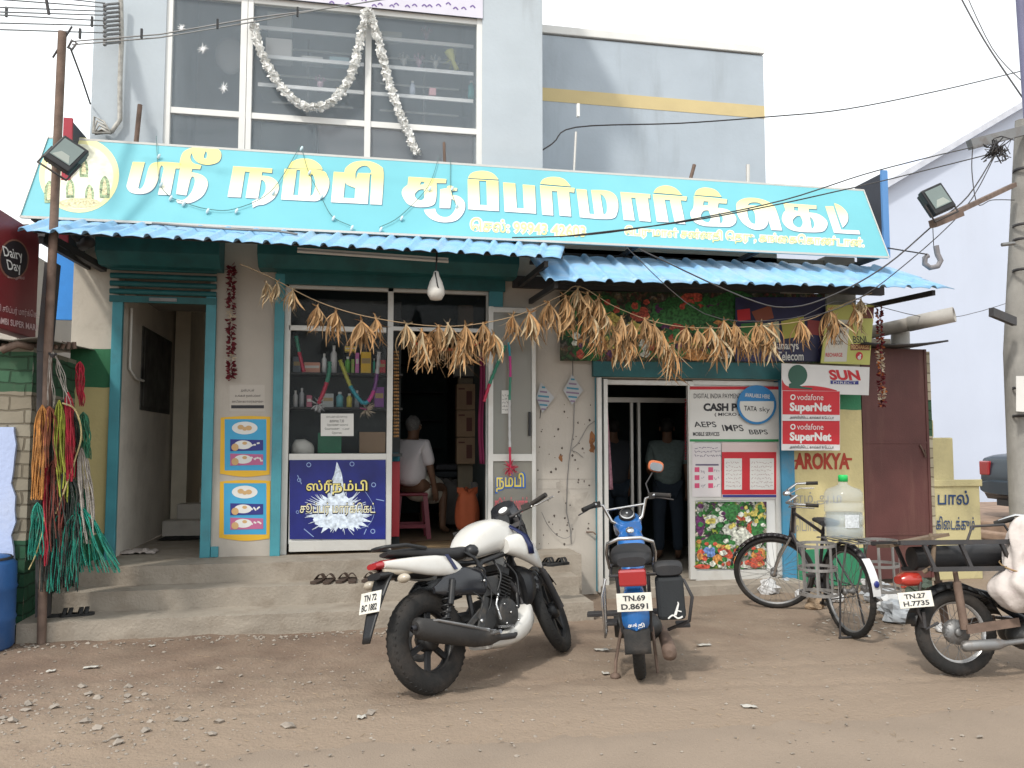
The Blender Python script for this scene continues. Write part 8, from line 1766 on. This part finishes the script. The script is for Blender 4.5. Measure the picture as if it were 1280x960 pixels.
# litter by the bicycle and the yellow wall
def crumple(px, py, r, m_, label, cat='plastic bag', sz=.7, name='plastic_bag'):
    p = onZ(px, py, .0); rs = random.Random(int(px)); b = B(); c = p+V((0, 0, r*sz*.75)); n0 = len(b.v)
    b.ell(c, (r, r*.8, r*sz), seg=18, rings=11)
    for i in range(len(b.v)):
        d = (b.v[i]-c); b.v[i] = c+d*(1+.55*mnoise.noise(b.v[i]*14+V((px, 0, 0)))+.3*mnoise.noise(b.v[i]*33)); b.v[i].z = max(.004, b.v[i].z)
    b.sm = [False]*len(b.sm)
    return tag(b.build(name, m_), label, cat)
PB = mat('white_litter_plastic', (.50, .50, .50), .45, var=.1, bump=.4, bscale=30); PB2 = mat('grey_litter_plastic', (.34, .36, .38), .4, var=.15, bump=.4, bscale=30)
for a in [(962, 742, .09, PB, 'white crumpled bag low behind the bicycle front wheel'), (985, 737, .07, PB2, 'grey plastic film under the front hub of the bicycle'), (1000, 748, .05, PB, 'small white bag at the right of the bicycle front wheel'), (1020, 762, .07, mat('brown_paper', (.28, .2, .13), .9), 'torn brown paper lying under the bicycle chain'), (1045, 752, .05, PB, 'white scrap behind the bicycle rear wheel'),
          (1100, 752, .12, PB2, 'large grey plastic bag between the bicycle and the goods moped'), (1118, 768, .11, PB, 'white crumpled bag beside the goods moped tail'), (1090, 738, .08, PB, 'white bag against the maroon door foot'), (1125, 778, .12, PB2, 'translucent grey bag under the goods moped number plate'), (1148, 742, .10, mat('dark_litter', (.06, .08, .06), .8), 'dark heap of leaf litter behind the goods moped rack'),
          (1135, 735, .06, ink('litter_red', (.35, .05, .03), .6), 'small red packet near the goods moped tail lamp'), (1180, 790, .05, PB, 'white cup lying under the goods moped carrier'), (1005, 738, .03, ink('litter_navy', (.03, .04, .15), .5), 'tiny navy packet by the bicycle front tyre'), (998, 735, .035, ink('litter_yellow', (.5, .4, .05), .5), 'tiny yellow packet by the bicycle front tyre')]: crumple(*(a[:2]+(a[2]*1.25,)+a[3:]))
rs = random.Random(77); b = B()
for i in range(160):
    px, py = rs.gauss(1100, 45), rs.uniform(735, 800); p = onZ(px, py, .01); s_ = rs.uniform(.008, .03); a = rs.random()*3
    b.obox((p.x, p.y, gz(p.x, p.y)+.008), (s_, s_*rs.uniform(.3, .9), .003), RZ(a) @ RX(rs.uniform(-.3, .3)))
tag(b.build('litter_scatter', mat('litter_mixed', (.36, .34, .30), .9, var=.5, scale=25)), kind='stuff')
b = B()
for i in range(260):
    px, py = rs.uniform(0, 1280), rs.uniform(800, 930); p = onZ(px, py, .01); a = rs.random()*3.1; L_ = rs.uniform(.01, .05)
    q = V((p.x, p.y, gz(p.x, p.y)+.006)) if p.y > ROADY(p.x) else V((p.x, p.y, .012)); b.tube([q, q+V((L_*math.cos(a), L_*math.sin(a), .003))], .0015, 3, cap=False)
tag(b.build('straw_scatter', mat('straw', (.28, .21, .14), .9, var=.3)), kind='stuff')
